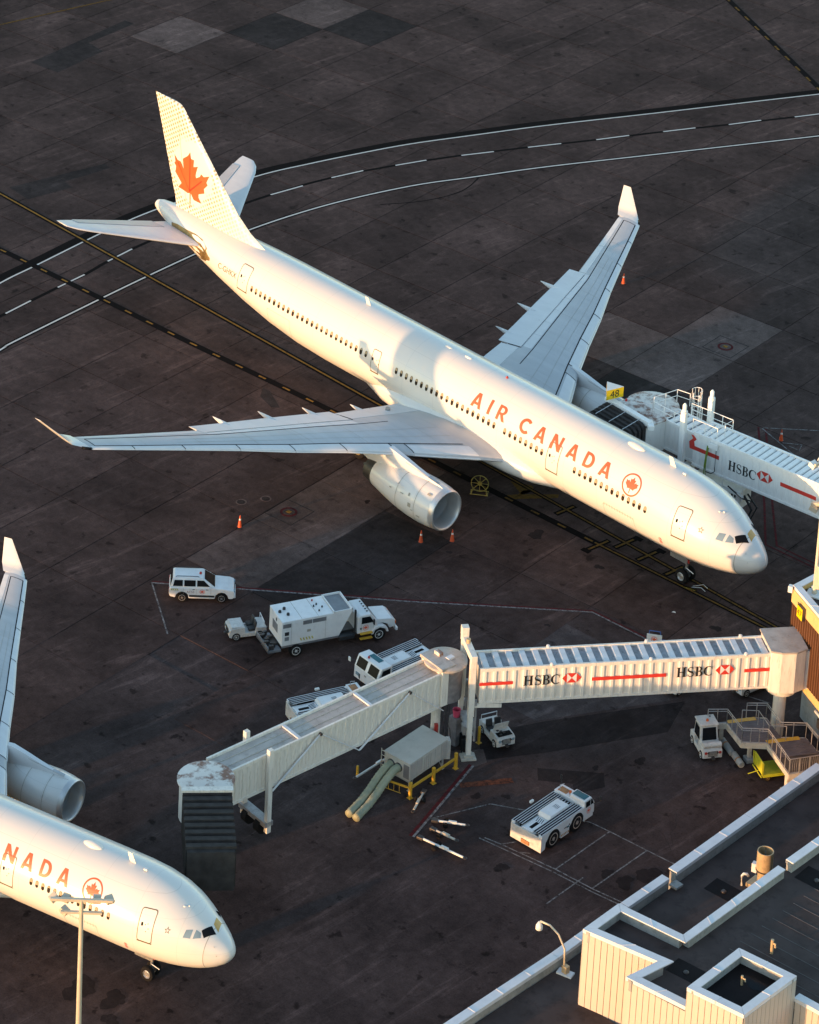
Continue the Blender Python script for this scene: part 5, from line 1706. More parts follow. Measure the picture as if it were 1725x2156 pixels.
def caps(parent, path, z, w_, inset, seg=2.3, th=.06, m='cap_metal'):
    """parapet coping in lengths with open seams; path runs with the roof on its left; joints mitred"""
    P = [Vector(p) for p in path]
    loop = (P[0] - P[-1]).length < 1e-4
    def offs(i, o):
        if i == 0 and not loop:
            d_ = (P[1] - P[0]).normalized()
            return P[0] + Vector((-d_.y, d_.x)) * o
        if i == len(P) - 1 and not loop:
            d_ = (P[-1] - P[-2]).normalized()
            return P[-1] + Vector((-d_.y, d_.x)) * o
        pa = P[i - 1] if i > 0 else P[-2]
        pb = P[i + 1] if i < len(P) - 1 else P[1]
        d1, d2 = (P[i] - pa).normalized(), (pb - P[i]).normalized()
        n1, n2 = Vector((-d1.y, d1.x)), Vector((-d2.y, d2.x))
        mm = (n1 + n2).normalized()
        return P[i] + mm * (o / max(.25, mm.dot(n1)))
    for i in range(len(P) - 1):
        o0, o1, i0, i1 = offs(i, -inset), offs(i + 1, -inset), offs(i, w_), offs(i + 1, w_)
        L_ = (P[i + 1] - P[i]).length
        n_ = max(1, int(round(L_ / seg)))
        for k in range(n_):
            g0, g1 = k / n_ + (.012 / L_), (k + 1) / n_ - (.012 / L_)
            q = MB()
            lp = [o0.lerp(o1, g0), o0.lerp(o1, g1), i0.lerp(i1, g1), i0.lerp(i1, g0)]
            q.prism([tuple(v) for v in lp], z - th, z)
            q.prism([tuple(lp[0]), tuple(lp[1]), tuple(lp[1].lerp(lp[2], .03)), tuple(lp[0].lerp(lp[3], .03))], z - .22, z - th - .001)
            q.build('parapet_cap', m, parent)
        for k in range(1, n_):
            g = k / n_
            a_, b_ = o0.lerp(o1, g), i0.lerp(i1, g)
            d_ = (o1 - o0).normalized() * .03
            MB().prism([tuple(a_ - d_), tuple(a_ + d_), tuple(b_ + d_), tuple(b_ - d_)], z - .01, z + .018).build('cap_seam', m, parent)
def parapet_wall(parent, path, z0, z1, w_, m):
    P = [Vector(p) for p in path]
    for i in range(len(P) - 1):
        d_ = (P[i + 1] - P[i]).normalized()
        n_ = Vector((-d_.y, d_.x))
        a_, b_ = P[i] + n_ * .03, P[i + 1] + n_ * .03
        MB().prism([tuple(a_), tuple(b_), tuple(b_ + n_ * (w_ - .08)), tuple(a_ + n_ * (w_ - .08))], z0, z1).build('parapet', m, parent)

# low wing of the terminal along the apron
LW = thing('terminal_wing', 'low flat-roofed terminal wing along the apron with white parapet, lower right', 'building', (20, -30, 0))
LW.location = (0, 0, 0)
lo_path = [(18.9, -62), (18.17, -39.6), (17.70, -33.4), (17.50, -29.65)]
lo_path2 = [(17.46, -29.0), (16.96, -21.7), (16.45, -14.4)]
MB().prism([(18.95, -62), (18.2, -39.6), (17.52, -29.3), (16.5, -14.4), (24.4, -11.2), (25.3, -37.3), (21.0, -37.6), (21.0, -40.6), (45, -40.0), (45, -62)], 0, 3.3).build('roof_block', 'roof_felt', LW)
parapet_wall(LW, lo_path, 0, 3.94, .5, 'wall_concrete')
parapet_wall(LW, lo_path2, 0, 3.94, .5, 'wall_concrete')
caps(LW, [(18.9, -62), (18.15, -39.6), (17.70, -33.4)], 4.0, .50, .03)
caps(LW, [(17.70, -33.38), (17.50, -29.65)], 4.0, .50, .03)
caps(LW, lo_path2, 4.06, .55, .03)
MB().span((17.5, -29.62, 3.5), (18.05, -29.02, 3.62)).build('scupper', 'wall_concrete', LW)

# main block
MBD = thing('terminal_block', 'taller terminal block with cream panel walls and dark felt roof, lower right corner', 'building')
main_poly = [(20.89, -40.87), (25.23, -39.75), (24.99, -42.0), (28.55, -41.33), (31.95, -40.8), (31.65, -36.43), (46, -34.9), (46, -10.9), (23.2, -10.9), (24.13, -28.49), (24.66, -37.10), (20.67, -37.82)]
MB().prism([(20.95, -40.8), (25.3, -39.68), (25.06, -41.93), (28.55, -41.26), (31.9, -40.75), (31.6, -36.36), (46, -34.83), (46, -11), (23.3, -11), (24.2, -28.5), (24.73, -37.05), (20.74, -37.75)], 0, 7.4).build('roof_block', 'roof_felt', MBD)
def ccw(p):
    return p
mp1 = [(46, -34.9), (31.66, -36.43)]
runs = [[(20.67, -37.82), (20.89, -40.87), (25.23, -39.75), (24.99, -42.0), (28.6, -41.40)], [(31.66, -36.43), (46, -34.9)], [(24.09, -27.73), (24.66, -37.10)][::1], [(23.2, -10.9), (24.09, -27.73)]]
parapet_wall(MBD, [(24.12, -28.45), (24.66, -37.10), (20.67, -37.82), (20.89, -40.87), (25.23, -39.75), (24.99, -42.0), (28.6, -41.33)], 7.3, 7.94, .45, 'wall_concrete')
parapet_wall(MBD, [(23.2, -10.9), (24.09, -27.75)], 7.3, 7.94, .45, 'wall_concrete')
parapet_wall(MBD, [(31.68, -36.43), (46, -34.9)], 7.3, 7.94, .45, 'wall_concrete')
caps(MBD, [(24.12, -28.45), (24.66, -37.10), (20.67, -37.82), (20.89, -40.87), (25.23, -39.75), (24.99, -42.0), (28.6, -41.36)], 8.0, .47, .03)
caps(MBD, [(23.2, -10.9), (24.09, -27.75)], 8.04, .47, .03)
caps(MBD, [(31.72, -36.43), (46, -34.9)], 8.0, .47, .03)
panels(MBD, (20.89, -40.87), (25.23, -39.75), 2.9, 7.78, .37, 'wall_cream', off=.03)
panels(MBD, (24.99, -42.0), (28.62, -41.42), 0, 7.78, .37, 'wall_cream', off=.03)
panels(MBD, (31.8, -36.42), (46, -34.9), 0, 7.78, .37, 'wall_cream', off=.03)
panels(MBD, (20.67, -37.82), (20.89, -40.87), 3.2, 7.78, .37, 'wall_cream', off=.03)
# stair box on the roof
SB = [(28.66, -41.5), (31.91, -40.88), (31.71, -36.43), (28.35, -37.02)]
bx_ = MB().prism([(28.72, -41.43), (31.85, -40.84), (31.65, -36.5), (28.42, -37.06)], 0, 8.75).build('roof_box', 'roof_wet', MBD)
parapet_wall(MBD, SB + [SB[0]], 8.6, 9.24, .42, 'wall_concrete')
caps(MBD, SB + [SB[0]], 9.3, .45, .03, seg=1.9)
panels(MBD, SB[0], SB[1], 0, 9.08, .37, 'wall_cream', off=.03)
panels(MBD, SB[1], SB[2], 5.0, 9.08, .37, 'wall_cream', off=.03)
panels(MBD, SB[3], SB[0], 7.4, 9.08, .37, 'wall_cream', off=.03)
# felt seams
for k in range(24):
    y = -35.6 + k * .95
    x0 = 25.2 - (y + 37) * .045
    MB().box(((x0 + 1.2 + 33) / 2, y + .55, 7.406), (31.5 - x0, .045, .012), rz=radians(6.5)).build('roof_seam', 'roof_felt_seam', MBD)
def drain(parent, x, y, z, s_, rz=0):
    q = MB()
    q.box((x, y, z + .006), (s_ * 1.5, s_ * 1.1, .012), rz=rz)
    pd = q.build('drain_pad', 'roof_wet', parent)
    MB().rev([(z, .16), (z + .06, .15), (z + .12, .08), (z + .13, .005)], 'Z', (x + .1, y - .1, 0), 12, cap=(True, False)).build('drain_dome', 'metal_dark', pd)
drain(MBD, 26.2, -38.6, 7.4, 1.15, .15)
drain(MBD, 25.75, -27.1, 7.4, 1.3, .1)
drain(LW, 19.6, -27.3, 3.3, 1.2, .1)
def vent_pipe(parent, x, y, z, h, r):
    q = MB()
    q.tube([(x, y, z), (x, y, z + h)], r, 10)
    q.tube([(x, y, z + h * .75), (x + .18, y + .02, z + h * .78), (x + .22, y, z + h * .55)], r * .6, 8)
    q.build('vent_pipe', 'pipe_tan', parent, smooth=40)
vent_pipe(MBD, 28.2, -33.95, 7.4, .85, .09)
vent_pipe(MBD, 29.9, -38.6, 8.75, .55, .07)
oil = MB()
ph = [.3, 1.9, 4.0]
pts = [(30.4 + .75 * (1 + .25 * sin(2 * k / 24 * 2 * pi + 1)) * cos(2 * pi * k / 24), -37.95 + .42 * (1 + .2 * sin(3 * k / 24 * 2 * pi)) * sin(2 * pi * k / 24)) for k in range(24)]
oil.add([(x, y, 8.756) for x, y in pts], [tuple(range(24))])
oil.build('puddle', 'glass_dark', MBD)
# big flue on the low wing
FLU = thing('roof_flue', 'tan cylindrical flue pipe standing on the low terminal roof', 'flue', (20.9, -25.4, 3.3))
q = MB()
q.rev([(0, .36), (1.25, .36), (1.3, .47), (2.45, .47), (2.45, .42), (1.4, .42)], 'Z', (0, 0, 0), 28)
q.build('stack', 'pipe_tan', FLU, smooth=40)
q = MB()
q.rev([(1.22, .50), (1.30, .50), (1.30, .46)], 'Z', (0, 0, 0), 28)
q.build('band', 'metal_dark', FLU)
MB().rev([(1.42, .42), (1.42, .01)], 'Z', (0, 0, 0), 24).build('damper', 'line_dark', FLU)
MB().box((0, 0, 2.3), (.02, .84, .10), rz=.7).build('baffle', 'metal_dark', FLU)
MB().box((-.15, -.05, .12), (1.3, 1.0, .24), rz=.1).build('curb', 'pipe_tan', FLU)
q = MB()
q.box((-.55, -.15, 1.15), (.3, .3, .55), rz=.3)
q.build('damper_motor', 'cap_metal', FLU)
q = MB()
q.tube([(-.95, -.75, 0), (-.95, -.75, .62), (-.9, -.68, .75), (-.75, -.55, .75), (-.7, -.5, .62)], .075, 8)
q.build('gooseneck', 'sign_white', FLU, smooth=True)
# lamp on the low roof
RL = thing('roof_lamp', 'curved-arm lamp on a base plate on the low roof beside the cream wall', 'lamp', (18.75, -39.6, 3.3))
MB().box((0, 0, .05), (.9, .5, .10), rz=.3).build('base', 'cap_metal', RL)
q = MB()
q.box((0, 0, .3), (.32, .3, .42))
q.build('ballast', 'pipe_tan', RL)
q = MB()
q.tube([(-.1, 0, .3), (-.15, -.02, 1.5), (-.5, -.2, 2.3), (-.95, -.45, 2.75), (-1.45, -.7, 2.85)], .055, 8)
q.build('arm', 'pole_tan', RL, smooth=True)
q = MB()
q.rev([(2.3, .04), (2.35, .20), (2.55, .19), (2.8, .07)], 'Z', (-1.48, -.72, 0), 14, cap=(True, True))
q.build('lamp_head', 'sign_white', RL, smooth=True)

# gate building with yellow fascia
GB = thing('gate_building', 'gate building with yellow fascia over brown ribbed wall at the right edge', 'building')
C0 = Vector((7.54, -6.91))
cd_ = Vector((.911, -.412))
C1 = C0 + cd_ * 12.0
gp = [tuple(C0), tuple(C1), (23, -10.4), (23, 24), (6.75, 24)]
MB().prism([(C0.x + .12, C0.y + .1), (C1.x, C1.y + .12), (22.9, -12.0), (22.9, 23.9), (8.0, 23.9)], 3.2, 8.75).build('roof_block', 'roof_felt', GB)
MB().prism([(C0.x + .95, C0.y + .55), (C1.x, C1.y + .75), (22.5, -11.5), (22.5, 23), (8.6, 23)], 0, 3.2).build('base_wall', 'wall_concrete', GB)
parapet_wall(GB, [(7.9, 24), tuple(C0), tuple(C1)], 8.2, 9.14, .42, 'wall_yellow')
caps(GB, [(7.9, 24), tuple(C0), tuple(C1)], 9.2, .42, .03, seg=2.6)
panels(GB, tuple(C0), tuple(C1), 8.05, 9.0, 3.0, 'wall_yellow', off=.06, name='fascia_panel')
panels(GB, tuple(C0 + cd_ * .08), tuple(C1), 3.75, 8.05, .30, 'wall_brown', off=.012, rib=.11, gap=.004, name='wall_rib')
panels(GB, (7.9, 24), tuple(C0), 3.75, 9.0, .6, 'wall_brown', off=.02, name='wall_panel')
panels(GB, tuple(C0), tuple(C1), 3.15, 3.74, 3.0, 'wall_yellow', off=.07, name='floor_band')
pd_ = C0 + cd_ * 5.6
nn_ = Vector((cd_.y, -cd_.x))
nn_ = Vector((-.412, -.911))
bw = C0 + cd_ * 0
q = MB()
zz = [(4.3, 2.9), (5.6, 2.9), (5.9, 2.5), (7.4, 2.45), (7.7, 1.9), (9.6, 1.8)]
q.tube([(*(C0 + cd_ * t - nn_ * .02 - Vector((nn_.x, nn_.y)) * -.12), z) for t, z in zz], .10, 8)
q.build('wall_pipe', 'sign_white', GB, smooth=True)
for t, z in ((5.3, 1.9), (6.0, 1.6)):
    q = MB()
    c_ = C0 + cd_ * t + nn_ * .02
    for r_ in (.30, .24):
        q.tube([(c_.x + cd_.x * r_ * .55 * cos(a_), c_.y + cd_.y * r_ * .55 * cos(a_), z + r_ * 1.6 * sin(a_)) for a_ in [2 * pi * k / 14 for k in range(15)]], .035, 6)
    q.build('coiled_hose', 'cable_black', GB)
for t, z, s_ in ((4.9, 2.3, .5), (5.7, 2.4, .4), (6.5, 2.1, .25)):
    c_ = C0 + cd_ * t + nn_ * .03
    MB().box((c_.x, c_.y, z), (s_, .22, s_ * 1.2), rz=atan2(cd_.y, cd_.x)).build('junction_box', 'metal_dark', GB)
c_ = C0 + cd_ * 8.0 - nn_ * .28
MB().box((c_.x + nn_.x * .36, c_.y + nn_.y * .36, 1.05), (1.3, .08, 2.1), rz=atan2(cd_.y, cd_.x)).build('door', 'rib_dark', GB)
for k in range(12):
    c_ = C0 + cd_ * (1.0 + k * .14)
MB().box((C0.x - .12, C0.y - .10, 8.92), (.30, .34, .42), rz=.4).build('floodlight', 'sign_white', GB, bev=.02)
MB().tube([(C0.x + .1, C0.y - .1, 8.7), (C0.x + .1, C0.y - .1, 9.15)], .05, 8).build('bracket', 'metal_dark', GB)
# gate number box on the fascia
S7 = thing('gate_number_box', 'small yellow gate number 47 box on the yellow fascia', 'sign', (9.0, -7.62, 8.15), atan2(cd_.y, cd_.x))
MB().box((0, -.12, .1), (.75, .30, .85)).build('box', 'metal_dark', S7, bev=.02)
MB().slab([(-.35, -.275, -.30), (.35, -.275, -.30), (.35, -.275, .50), (-.35, -.275, .50)], .01).build('face', 'sign_yellow', S7)
V, F = font_mesh('47', .55)
MB().add([(-.29 + x, -.292, -.10 + y) for x, y in V], F).build('numerals', 'ink_black', S7)
MB().tube([(-.35, -.2, .5), (-.4, -.25, .62), (-.1, -.2, .64)], .02, 6).build('conduit', 'cable_black', S7)
# light mast on the gate building
LM = thing('light_mast', 'tan light mast standing on the gate building roof, right edge', 'lamp post', (8.65, -6.2, 8.76))
MB().box((0, 0, .06), (.95, .95, .10), rz=.4).build('base_plate', 'sign_white', LM, bev=.01)
MB().rev([(.1, .16), (.25, .16), (.3, .13), (9.5, .08)], 'Z', (0, 0, 0), 16, cap=(True, True)).build('mast', 'pole_tan', LM, smooth=40)
MB().box((.12, .06, 1.3), (.36, .32, 1.6), rz=.4).build('control_box', 'pole_tan', LM, bev=.02)
q = MB()
q.box((0, 0, 9.5), (.15, 2.2, .12))
q.build('crossarm', 'pole_tan', LM)
for y in (-.9, 0, .9):
    MB().box((-.25, y, 9.35), (.45, .5, .3), ry=.4).build('floodlight', 'sign_white', LM, bev=.02)
MB().rev([(.0, .1), (.2, .1)], 'Z', (-.22, .12, .25), 10, cap=(True, True)).build('conduit_box', 'sign_white', LM)
# floodlight arm on the far bridge near the mast
FA = thing('bridge_floodlight', 'pair of floodlights on a bracket beside the far jet bridge, right edge', 'lamp', (-1.6, 6.95, 5.3))
MB().box((0, 0, 0), (.55, .4, .35), rz=.3, ry=.3).build('floodlight', 'pole_tan', FA, bev=.02)
MB().box((.25, -.1, .5), (.7, .3, .22), rz=.3, ry=-.2).build('floodlight', 'pole_tan', FA, bev=.02)
MB().tube([(0, .1, 0), (.5, .3, .35), (1.3, .5, .5)], .05, 8).build('bracket', 'metal_dark', FA)
# tall light mast in the foreground
M2 = thing('light_mast', 'tall slim light mast in front of the smaller airliner, lower left', 'lamp post', (14.29, -70.46, 0))
MB().rev([(0, .3), (.4, .3), (.45, .2), (20, .10)], 'Z', (0, 0, 0), 20, cap=(True, True)).build('mast', 'pole_tan', M2, smooth=40)
MB().box((0, 0, 20.0), (.16, 3.0, .14), rz=-.75).build('crossarm', 'pole_tan', M2)
MB().box((0, 0, 19.3), (.14, 2.0, .12), rz=-.75).build('crossarm', 'pole_tan', M2)
for k, (y, z) in enumerate(((-1.35, 19.85), (-.75, 19.85), (.75, 19.85), (1.35, 19.85), (-.8, 19.15))):
    MB().box((-y * sin(-.75) - .25, y * cos(-.75) + .2, z), (.42, .40, .24), rz=-.75 + .5 * (k - 2), ry=.5).build('floodlight', 'pole_tan', M2, bev=.03)
q = MB()
q.tube([(.12, .05, 0), (.12, .05, 12)], .03, 6)
q.build('conduit', 'rail_galv', M2)
# ------------------------------------------------------------------ ramp vehicles (local x forward, y left, ground z = 0)
def road_wheel(parent, x, y, r, w, rim='rim_white'):
    sg = 1 if y > 0 else -1
    t = MB().rev([(-w / 2 + .01, r * .6), (-w / 2, r * .8), (-w / 2 + .03, r * .96), (-w / 2 + .07, r), (w / 2 - .07, r), (w / 2 - .03, r * .96), (w / 2, r * .8), (w / 2 - .01, r * .6)], 'Y', (x, y, r), 24, cap=(True, True)).build('wheel', 'tyre', parent, smooth=40)
    yy = y + sg * (w / 2 - .02)
    h = MB()
    h.rev([(yy + sg * .012, r * .64), (yy + sg * .02, r * .56), (yy - sg * .03, r * .46), (yy - sg * .03, r * .24), (yy + sg * .02, r * .20), (yy + sg * .02, .001)], 'Y', (x, 0, r), 20)
    for k in range(6):
        a = 2 * pi * k / 6
        h.box((x + cos(a) * r * .35, yy - sg * .005, r + sin(a) * r * .35), (.05, .03, .05))
    h.build('rim', rim, t, smooth=30)
    return t
def plate(parent, pts, th, m, name):
    return MB().slab(pts, th).build(name, m, parent)
def glass_on(parent, q, m='glass_dark', inset=.08, name='window', off=.012):
    """pane on a planar quad, drawn in from its edges and standing slightly proud"""
    P = [Vector(p) for p in q]
    c = sum(P, Vector()) / 4
    n = (P[1] - P[0]).cross(P[3] - P[0]).normalized()
    e = [p + (c - p).normalized() * inset * 1.3 + n * off for p in P]
    return MB().slab([tuple(v) for v in e], .008).build(name, m, parent)
def side_roundel(parent, x, y, z, r, m='logo_red'):
    sg = -1 if y < 0 else 1
    return roundel(lambda a, b: (x + (a if y < 0 else -a) * r, y, z + b * r), parent, 'roundel', m)
def words(parent, txt, size, x, y, z, m, name='lettering'):
    V, F = font_mesh(txt, size)
    sg = 1 if y < 0 else -1
    return MB().add([(x + sg * a, y, z + b) for a, b in V], F if y < 0 else [tuple(reversed(f)) for f in F]).build(name, m, parent)
def hazard(parent, x, y, z, n, m='hazard_yellow', w=.11, h=.28, step=.22, lean=.08):
    for k in range(n):
        x0 = x + k * step
        MB().add([(x0, y, z), (x0 + w, y, z), (x0 + w - lean, y, z + h), (x0 - lean, y, z + h)], [(0, 1, 2, 3)]).build('hazard_stripe', m, parent)

mat('decal_brown', (.22, .10, .08), .5)
mat('rim_worn', (.42, .32, .26), .5, var=.2, dirt=.5)
mat('rust_panel', (.36, .16, .06), .6, var=.3, scale=4, rust=.6)
mat('hazard_orange', (.45, .20, .03), .6, var=.2)
# --- station wagon
SV_ = thing('suv', 'boxy white car with roof rails and red door crest, left of the truck', 'car', (-26.05, -26.85, 0), radians(48))
c = SV_
MB().side([(-2.12, .42), (-2.2, .62), (-2.2, .98), (-2.1, 1.10), (.72, 1.10), (.95, 1.08), (1.85, 1.00), (2.12, .90), (2.20, .72), (2.20, .45), (2.05, .32), (1.78, .32), (1.72, .55), (1.55, .72), (1.32, .78), (1.1, .72), (.92, .55), (.88, .30), (-.88, .30), (-.92, .55), (-1.1, .72), (-1.32, .78), (-1.55, .72), (-1.72, .55), (-1.78, .34)], -.86, .86).build('body', 'vehicle_white', c, bev=.05)
cabv = dict(z0=1.08, r0=(-2.12, .85, -.83, .83), z1=1.68, r1=(-1.92, .12, -.64, .64))
g = MB()
g.frust(1.09, (-2.12, .90, -.82, .82), 1.66, (-1.95, .10, -.65, .65))
gh = g.build('greenhouse', 'vehicle_white', c, bev=.04)
for sg in (-1, 1):
    def sp(x, t):
        return (x, sg * (.82 - .17 * t), 1.09 + .57 * t)
    for x0, x1, x2, x3 in ((-1.95, -1.28, -1.28, -1.85), (-1.20, -.42, -.42, -1.20), (-.34, .55, .12, -.34)):
        q = [sp(x0, .14), sp(x1, .14), sp(x2, .84), sp(x3, .84)]
        if sg > 0:
            q = q[::-1]
        glass_on(gh, q, inset=.01)
q = [(.90, -.82, 1.09), (.90, .82, 1.09), (.10, .65, 1.66), (.10, -.65, 1.66)]
glass_on(gh, q, inset=.09, name='windscreen')
q = [(-2.12, .82, 1.09), (-2.12, -.82, 1.09), (-1.95, -.65, 1.66), (-1.95, .65, 1.66)]
glass_on(gh, q, inset=.1, name='rear_window')
MB().frust(1.655, (-1.93, .12, -.64, .64), 1.72, (-1.86, .02, -.58, .58)).build('roof', 'vehicle_white', c, bev=.03)
for sg in (-1, 1):
    MB().tube([(-1.75, sg * .56, 1.74), (-1.7, sg * .56, 1.79), (-.3, sg * .56, 1.79), (-.2, sg * .56, 1.74)], .022, 6).build('roof_rail', 'black_plastic', c)
    for x in (-1.32, 1.32):
        road_wheel(c, x, sg * .76, .35, .23, 'steel')
    MB().box((2.16, sg * .62, .80), (.10, .26, .18)).build('headlight', 'glass_blue', c, bev=.02)
    MB().box((-2.19, sg * .70, .88), (.06, .20, .26)).build('tail_light', 'lamp_red', c, bev=.01)
    MB().box((.50, sg * .93, 1.14), (.14, .16, .14)).build('mirror', 'vehicle_white', c, bev=.03)
    MB().box((0, sg * .868, .50), (1.7, .016, .14)).build('sill_moulding', 'black_plastic', c)
    for x in (-.38, .60, -1.24):
        MB().box((x, sg * .862, .78), (.012, .006, .56)).build('door_seam', 'decal_grey', c)
    for x in (-.55, -1.15 + .9 + .6):
        MB().box((x, sg * .868, .98), (.16, .016, .035)).build('door_handle', 'black_plastic', c)
MB().box((2.19, 0, .70), (.04, .9, .26)).build('grille', 'black_plastic', c)
MB().box((2.2, 0, .42), (.10, 1.5, .16)).build('bumper', 'vehicle_white', c, bev=.03)
MB().rev([(1.72, .09), (1.84, .08), (1.87, .03)], 'Z', (-.12, -.1, 0), 10, cap=(True, True)).build('beacon', 'lamp_red', c)
side_roundel(c, .02, -.872, .83, .17)
words(c, 'AC53', .22, -1.02, -.872, .72, 'decal_brown')
hazard(c, -2.02, -.872, .88, 4, w=.07, h=.16, step=.13)
MB().box((1.3, 0, 1.05), (.9, 1.3, .02)).build('bonnet_bulge', 'vehicle_white', c, bev=.01)

# --- truck with power/air unit
TR = thing('service_truck', 'white bonneted truck carrying a tall box unit with slanted front, left of centre', 'truck', (-17.75, -26.47, 0), radians(69.5))
c = TR          # rear axle at x = 0
MB().span((-1.5, -.45, .62), (6.6, .45, .86)).build('chassis', 'metal_dark', c)
bx = MB().side([(-1.05, .98), (3.0, .98), (3.92, 2.68), (-1.05, 2.68)], -1.09, 1.09).build('box_body', 'vehicle_white', c, bev=.025)
MB().slab([(-1.05, -1.09, 2.70), (2.55, -1.09, 2.70), (2.55, 1.09, 2.70), (-1.05, 1.09, 2.70)], .03).build('box_roof', 'vehicle_white', bx, bev=.01)
q = MB()
q.span((2.68, -.98, 2.60), (3.80, .98, 2.70))
q.build('roof_well', 'grille', bx)
for pts in (((2.60, -1.09), (3.92, -1.02)), ((2.60, 1.02), (3.92, 1.09)), ((3.84, -1.09), (3.92, 1.09)), ((2.58, -1.09), (2.66, 1.09))):
    MB().span((pts[0][0], pts[0][1], 2.66), (pts[1][0], pts[1][1], 2.80)).build('well_rim', 'vehicle_white', bx)
for x in (.35, 1.5):
    MB().box((x, 0, 2.735), (.02, 2.1, .01)).build('roof_joint', 'decal_grey', bx)
for x, y in ((-.35, .35), (-.35, -.35), (-.75, .1)):
    MB().rev([(2.72, .11), (2.86, .10), (2.9, .03)], 'Z', (x, y, 0), 10, cap=(True, True)).build('exhaust_cap', 'black_plastic', bx)
for k, (x, y) in enumerate(((1.75, -.55), (1.75, .7), (1.85, .2), (2.1, -.2), (1.6, .05))):
    MB().rev([(2.72, .06), (2.84, .05)], 'Z', (x, y, 0), 8, cap=(True, True)).build('roof_vent', 'lamp_red' if k == 1 else 'black_plastic', bx)
for x0, x1, z0, z1, m in ((-.98, -.42, 2.28, 2.56, 'grille'), (-.36, .34, 2.30, 2.56, 'vehicle_white'), (.42, 1.05, 2.30, 2.58, 'grille'), (1.10, 2.05, 2.30, 2.58, 'grille')):
    MB().span((x0, -1.105, z0), (x1, -1.09, z1)).build('side_vent', m, bx)
MB().span((-.9, -1.105, 1.30), (-.5, -1.09, 2.05)).build('control_panel', 'sign_white', bx)
MB().span((-.85, -1.115, 1.35), (-.55, -1.105, 1.62)).build('meter', 'grille', bx)
MB().span((-.85, -1.115, 1.72), (-.55, -1.105, 1.98)).build('meter', 'black_plastic', bx)
MB().span((.72, -1.1, 1.72), (.98, -1.09, 1.90)).build('vent_grille', 'decal_grey', bx)
hazard(bx, .30, -1.096, 1.16, 5, w=.10, h=.20, step=.2)
for x in (-.38, 2.02):
    MB().box((x, -1.094, 1.80), (.014, .008, 1.55)).build('panel_joint', 'decal_grey', bx)
MB().span((-1.065, -.35, 1.55), (-1.05, .5, 2.15)).build('rear_vent', 'grille', bx)
MB().box((-1.056, -.1, 2.4), (.012, .16, .22)).build('rear_lamp', 'black_plastic', bx)
q = MB()
q.span((-1.95, -1.05, .60), (-1.05, 1.05, .75))
q.span((-1.95, -1.05, .60), (-1.90, 1.05, 1.0))
q.build('rear_deck', 'grille', c)
random.seed(3)
for k in range(7):
    MB().box((-1.5 + random.uniform(-.3, .3), -.85 + .28 * k, .9), (.3, .18, random.uniform(.2, .4)), rz=random.uniform(-.5, .5)).build('deck_equipment', 'metal_dark', c)
MB().span((-1.0, -1.02, .80), (3.0, -.98, .98)).build('side_rail', 'grille', c)
cab = MB().side([(4.35, .72), (4.35, 1.95), (4.55, 2.05), (5.30, 2.05), (5.72, 1.50), (5.8, 1.45), (5.8, .72)], -.98, .98).build('cab', 'vehicle_white', c, bev=.06)
MB().side([(5.8, .80), (5.8, 1.46), (6.9, 1.32), (7.15, 1.15), (7.2, .70), (6.75, .62), (6.6, .95), (6.25, 1.10), (5.9, 1.10)], -.80, .80).build('bonnet', 'vehicle_white', c, bev=.08)
for sg in (-1, 1):
    MB().side([(5.35, .55), (5.42, .85), (5.6, 1.03), (5.9, 1.10), (6.25, 1.05), (6.5, .85), (6.6, .55), (6.45, .55), (6.35, .80), (5.95, .96), (5.6, .82), (5.5, .55)], sg * .72, sg * 1.06).build('mudguard', 'vehicle_white', c, bev=.03)
    q = [(4.62, sg * .985, 1.42), (5.55, sg * .985, 1.42), (5.25, sg * .985, 1.92), (4.62, sg * .985, 1.92)]
    glass_on(cab, q if sg < 0 else q[::-1], inset=.02)
    road_wheel(c, 5.9, sg * .92, .46, .28)
    for d in ((0,) if sg < 0 else (0,)):
        road_wheel(c, 0, sg * .95, .46, .34)
    MB().box((7.16, sg * .66, .98), (.10, .28, .22)).build('headlight', 'amber', c, bev=.02)
    for z in (.42, .78):
        MB().box((4.95, sg * 1.10, z), (.85, .22, .05)).build('step', 'safety_yellow', c)
    MB().tube([(5.35, sg * 1.0, 1.5), (5.4, sg * 1.25, 1.55)], .02, 6).build('mirror_arm', 'black_plastic', c)
    MB().box((5.4, sg * 1.28, 1.62), (.08, .16, .38)).build('mirror', 'black_plastic', c, bev=.02)
q = [(5.75, -.9, 1.50), (5.75, .9, 1.50), (5.33, .85, 2.03), (5.33, -.85, 2.03)]
glass_on(cab, q, inset=.07, name='windscreen', off=.03)
MB().box((7.2, 0, .88), (.06, .9, .42)).build('grille', 'black_plastic', c, bev=.02)
MB().box((7.22, 0, .55), (.16, 1.9, .22)).build('bumper', 'vehicle_white', c, bev=.03)
MB().tube([(4.2, -.92, .75), (4.2, -.92, 2.35), (4.15, -1.0, 2.55)], .075, 10).build('exhaust_stack', 'black_plastic', c)
for k in range(5):
    MB().box((5.15, -.6 + .3 * k, 2.09), (.10, .07, .05)).build('roof_marker', 'black_plastic', cab)
side_roundel(cab, 4.95, -.992, 1.12, .20)
q = MB()
q.box((4.62, -.99, 1.12), (.012, .01, .8))
q.box((5.5, -.99, 1.12), (.012, .01, .8))
q.build('door_seam', 'decal_grey', cab)
MB().box((4.60, -1.0, 1.1), (.1, .02, .12)).build('fuel_cap', 'black_plastic', cab)
MB().span((3.1, -.95, .45), (4.2, .95, .72)).build('tank', 'black_plastic', c, bev=.04)

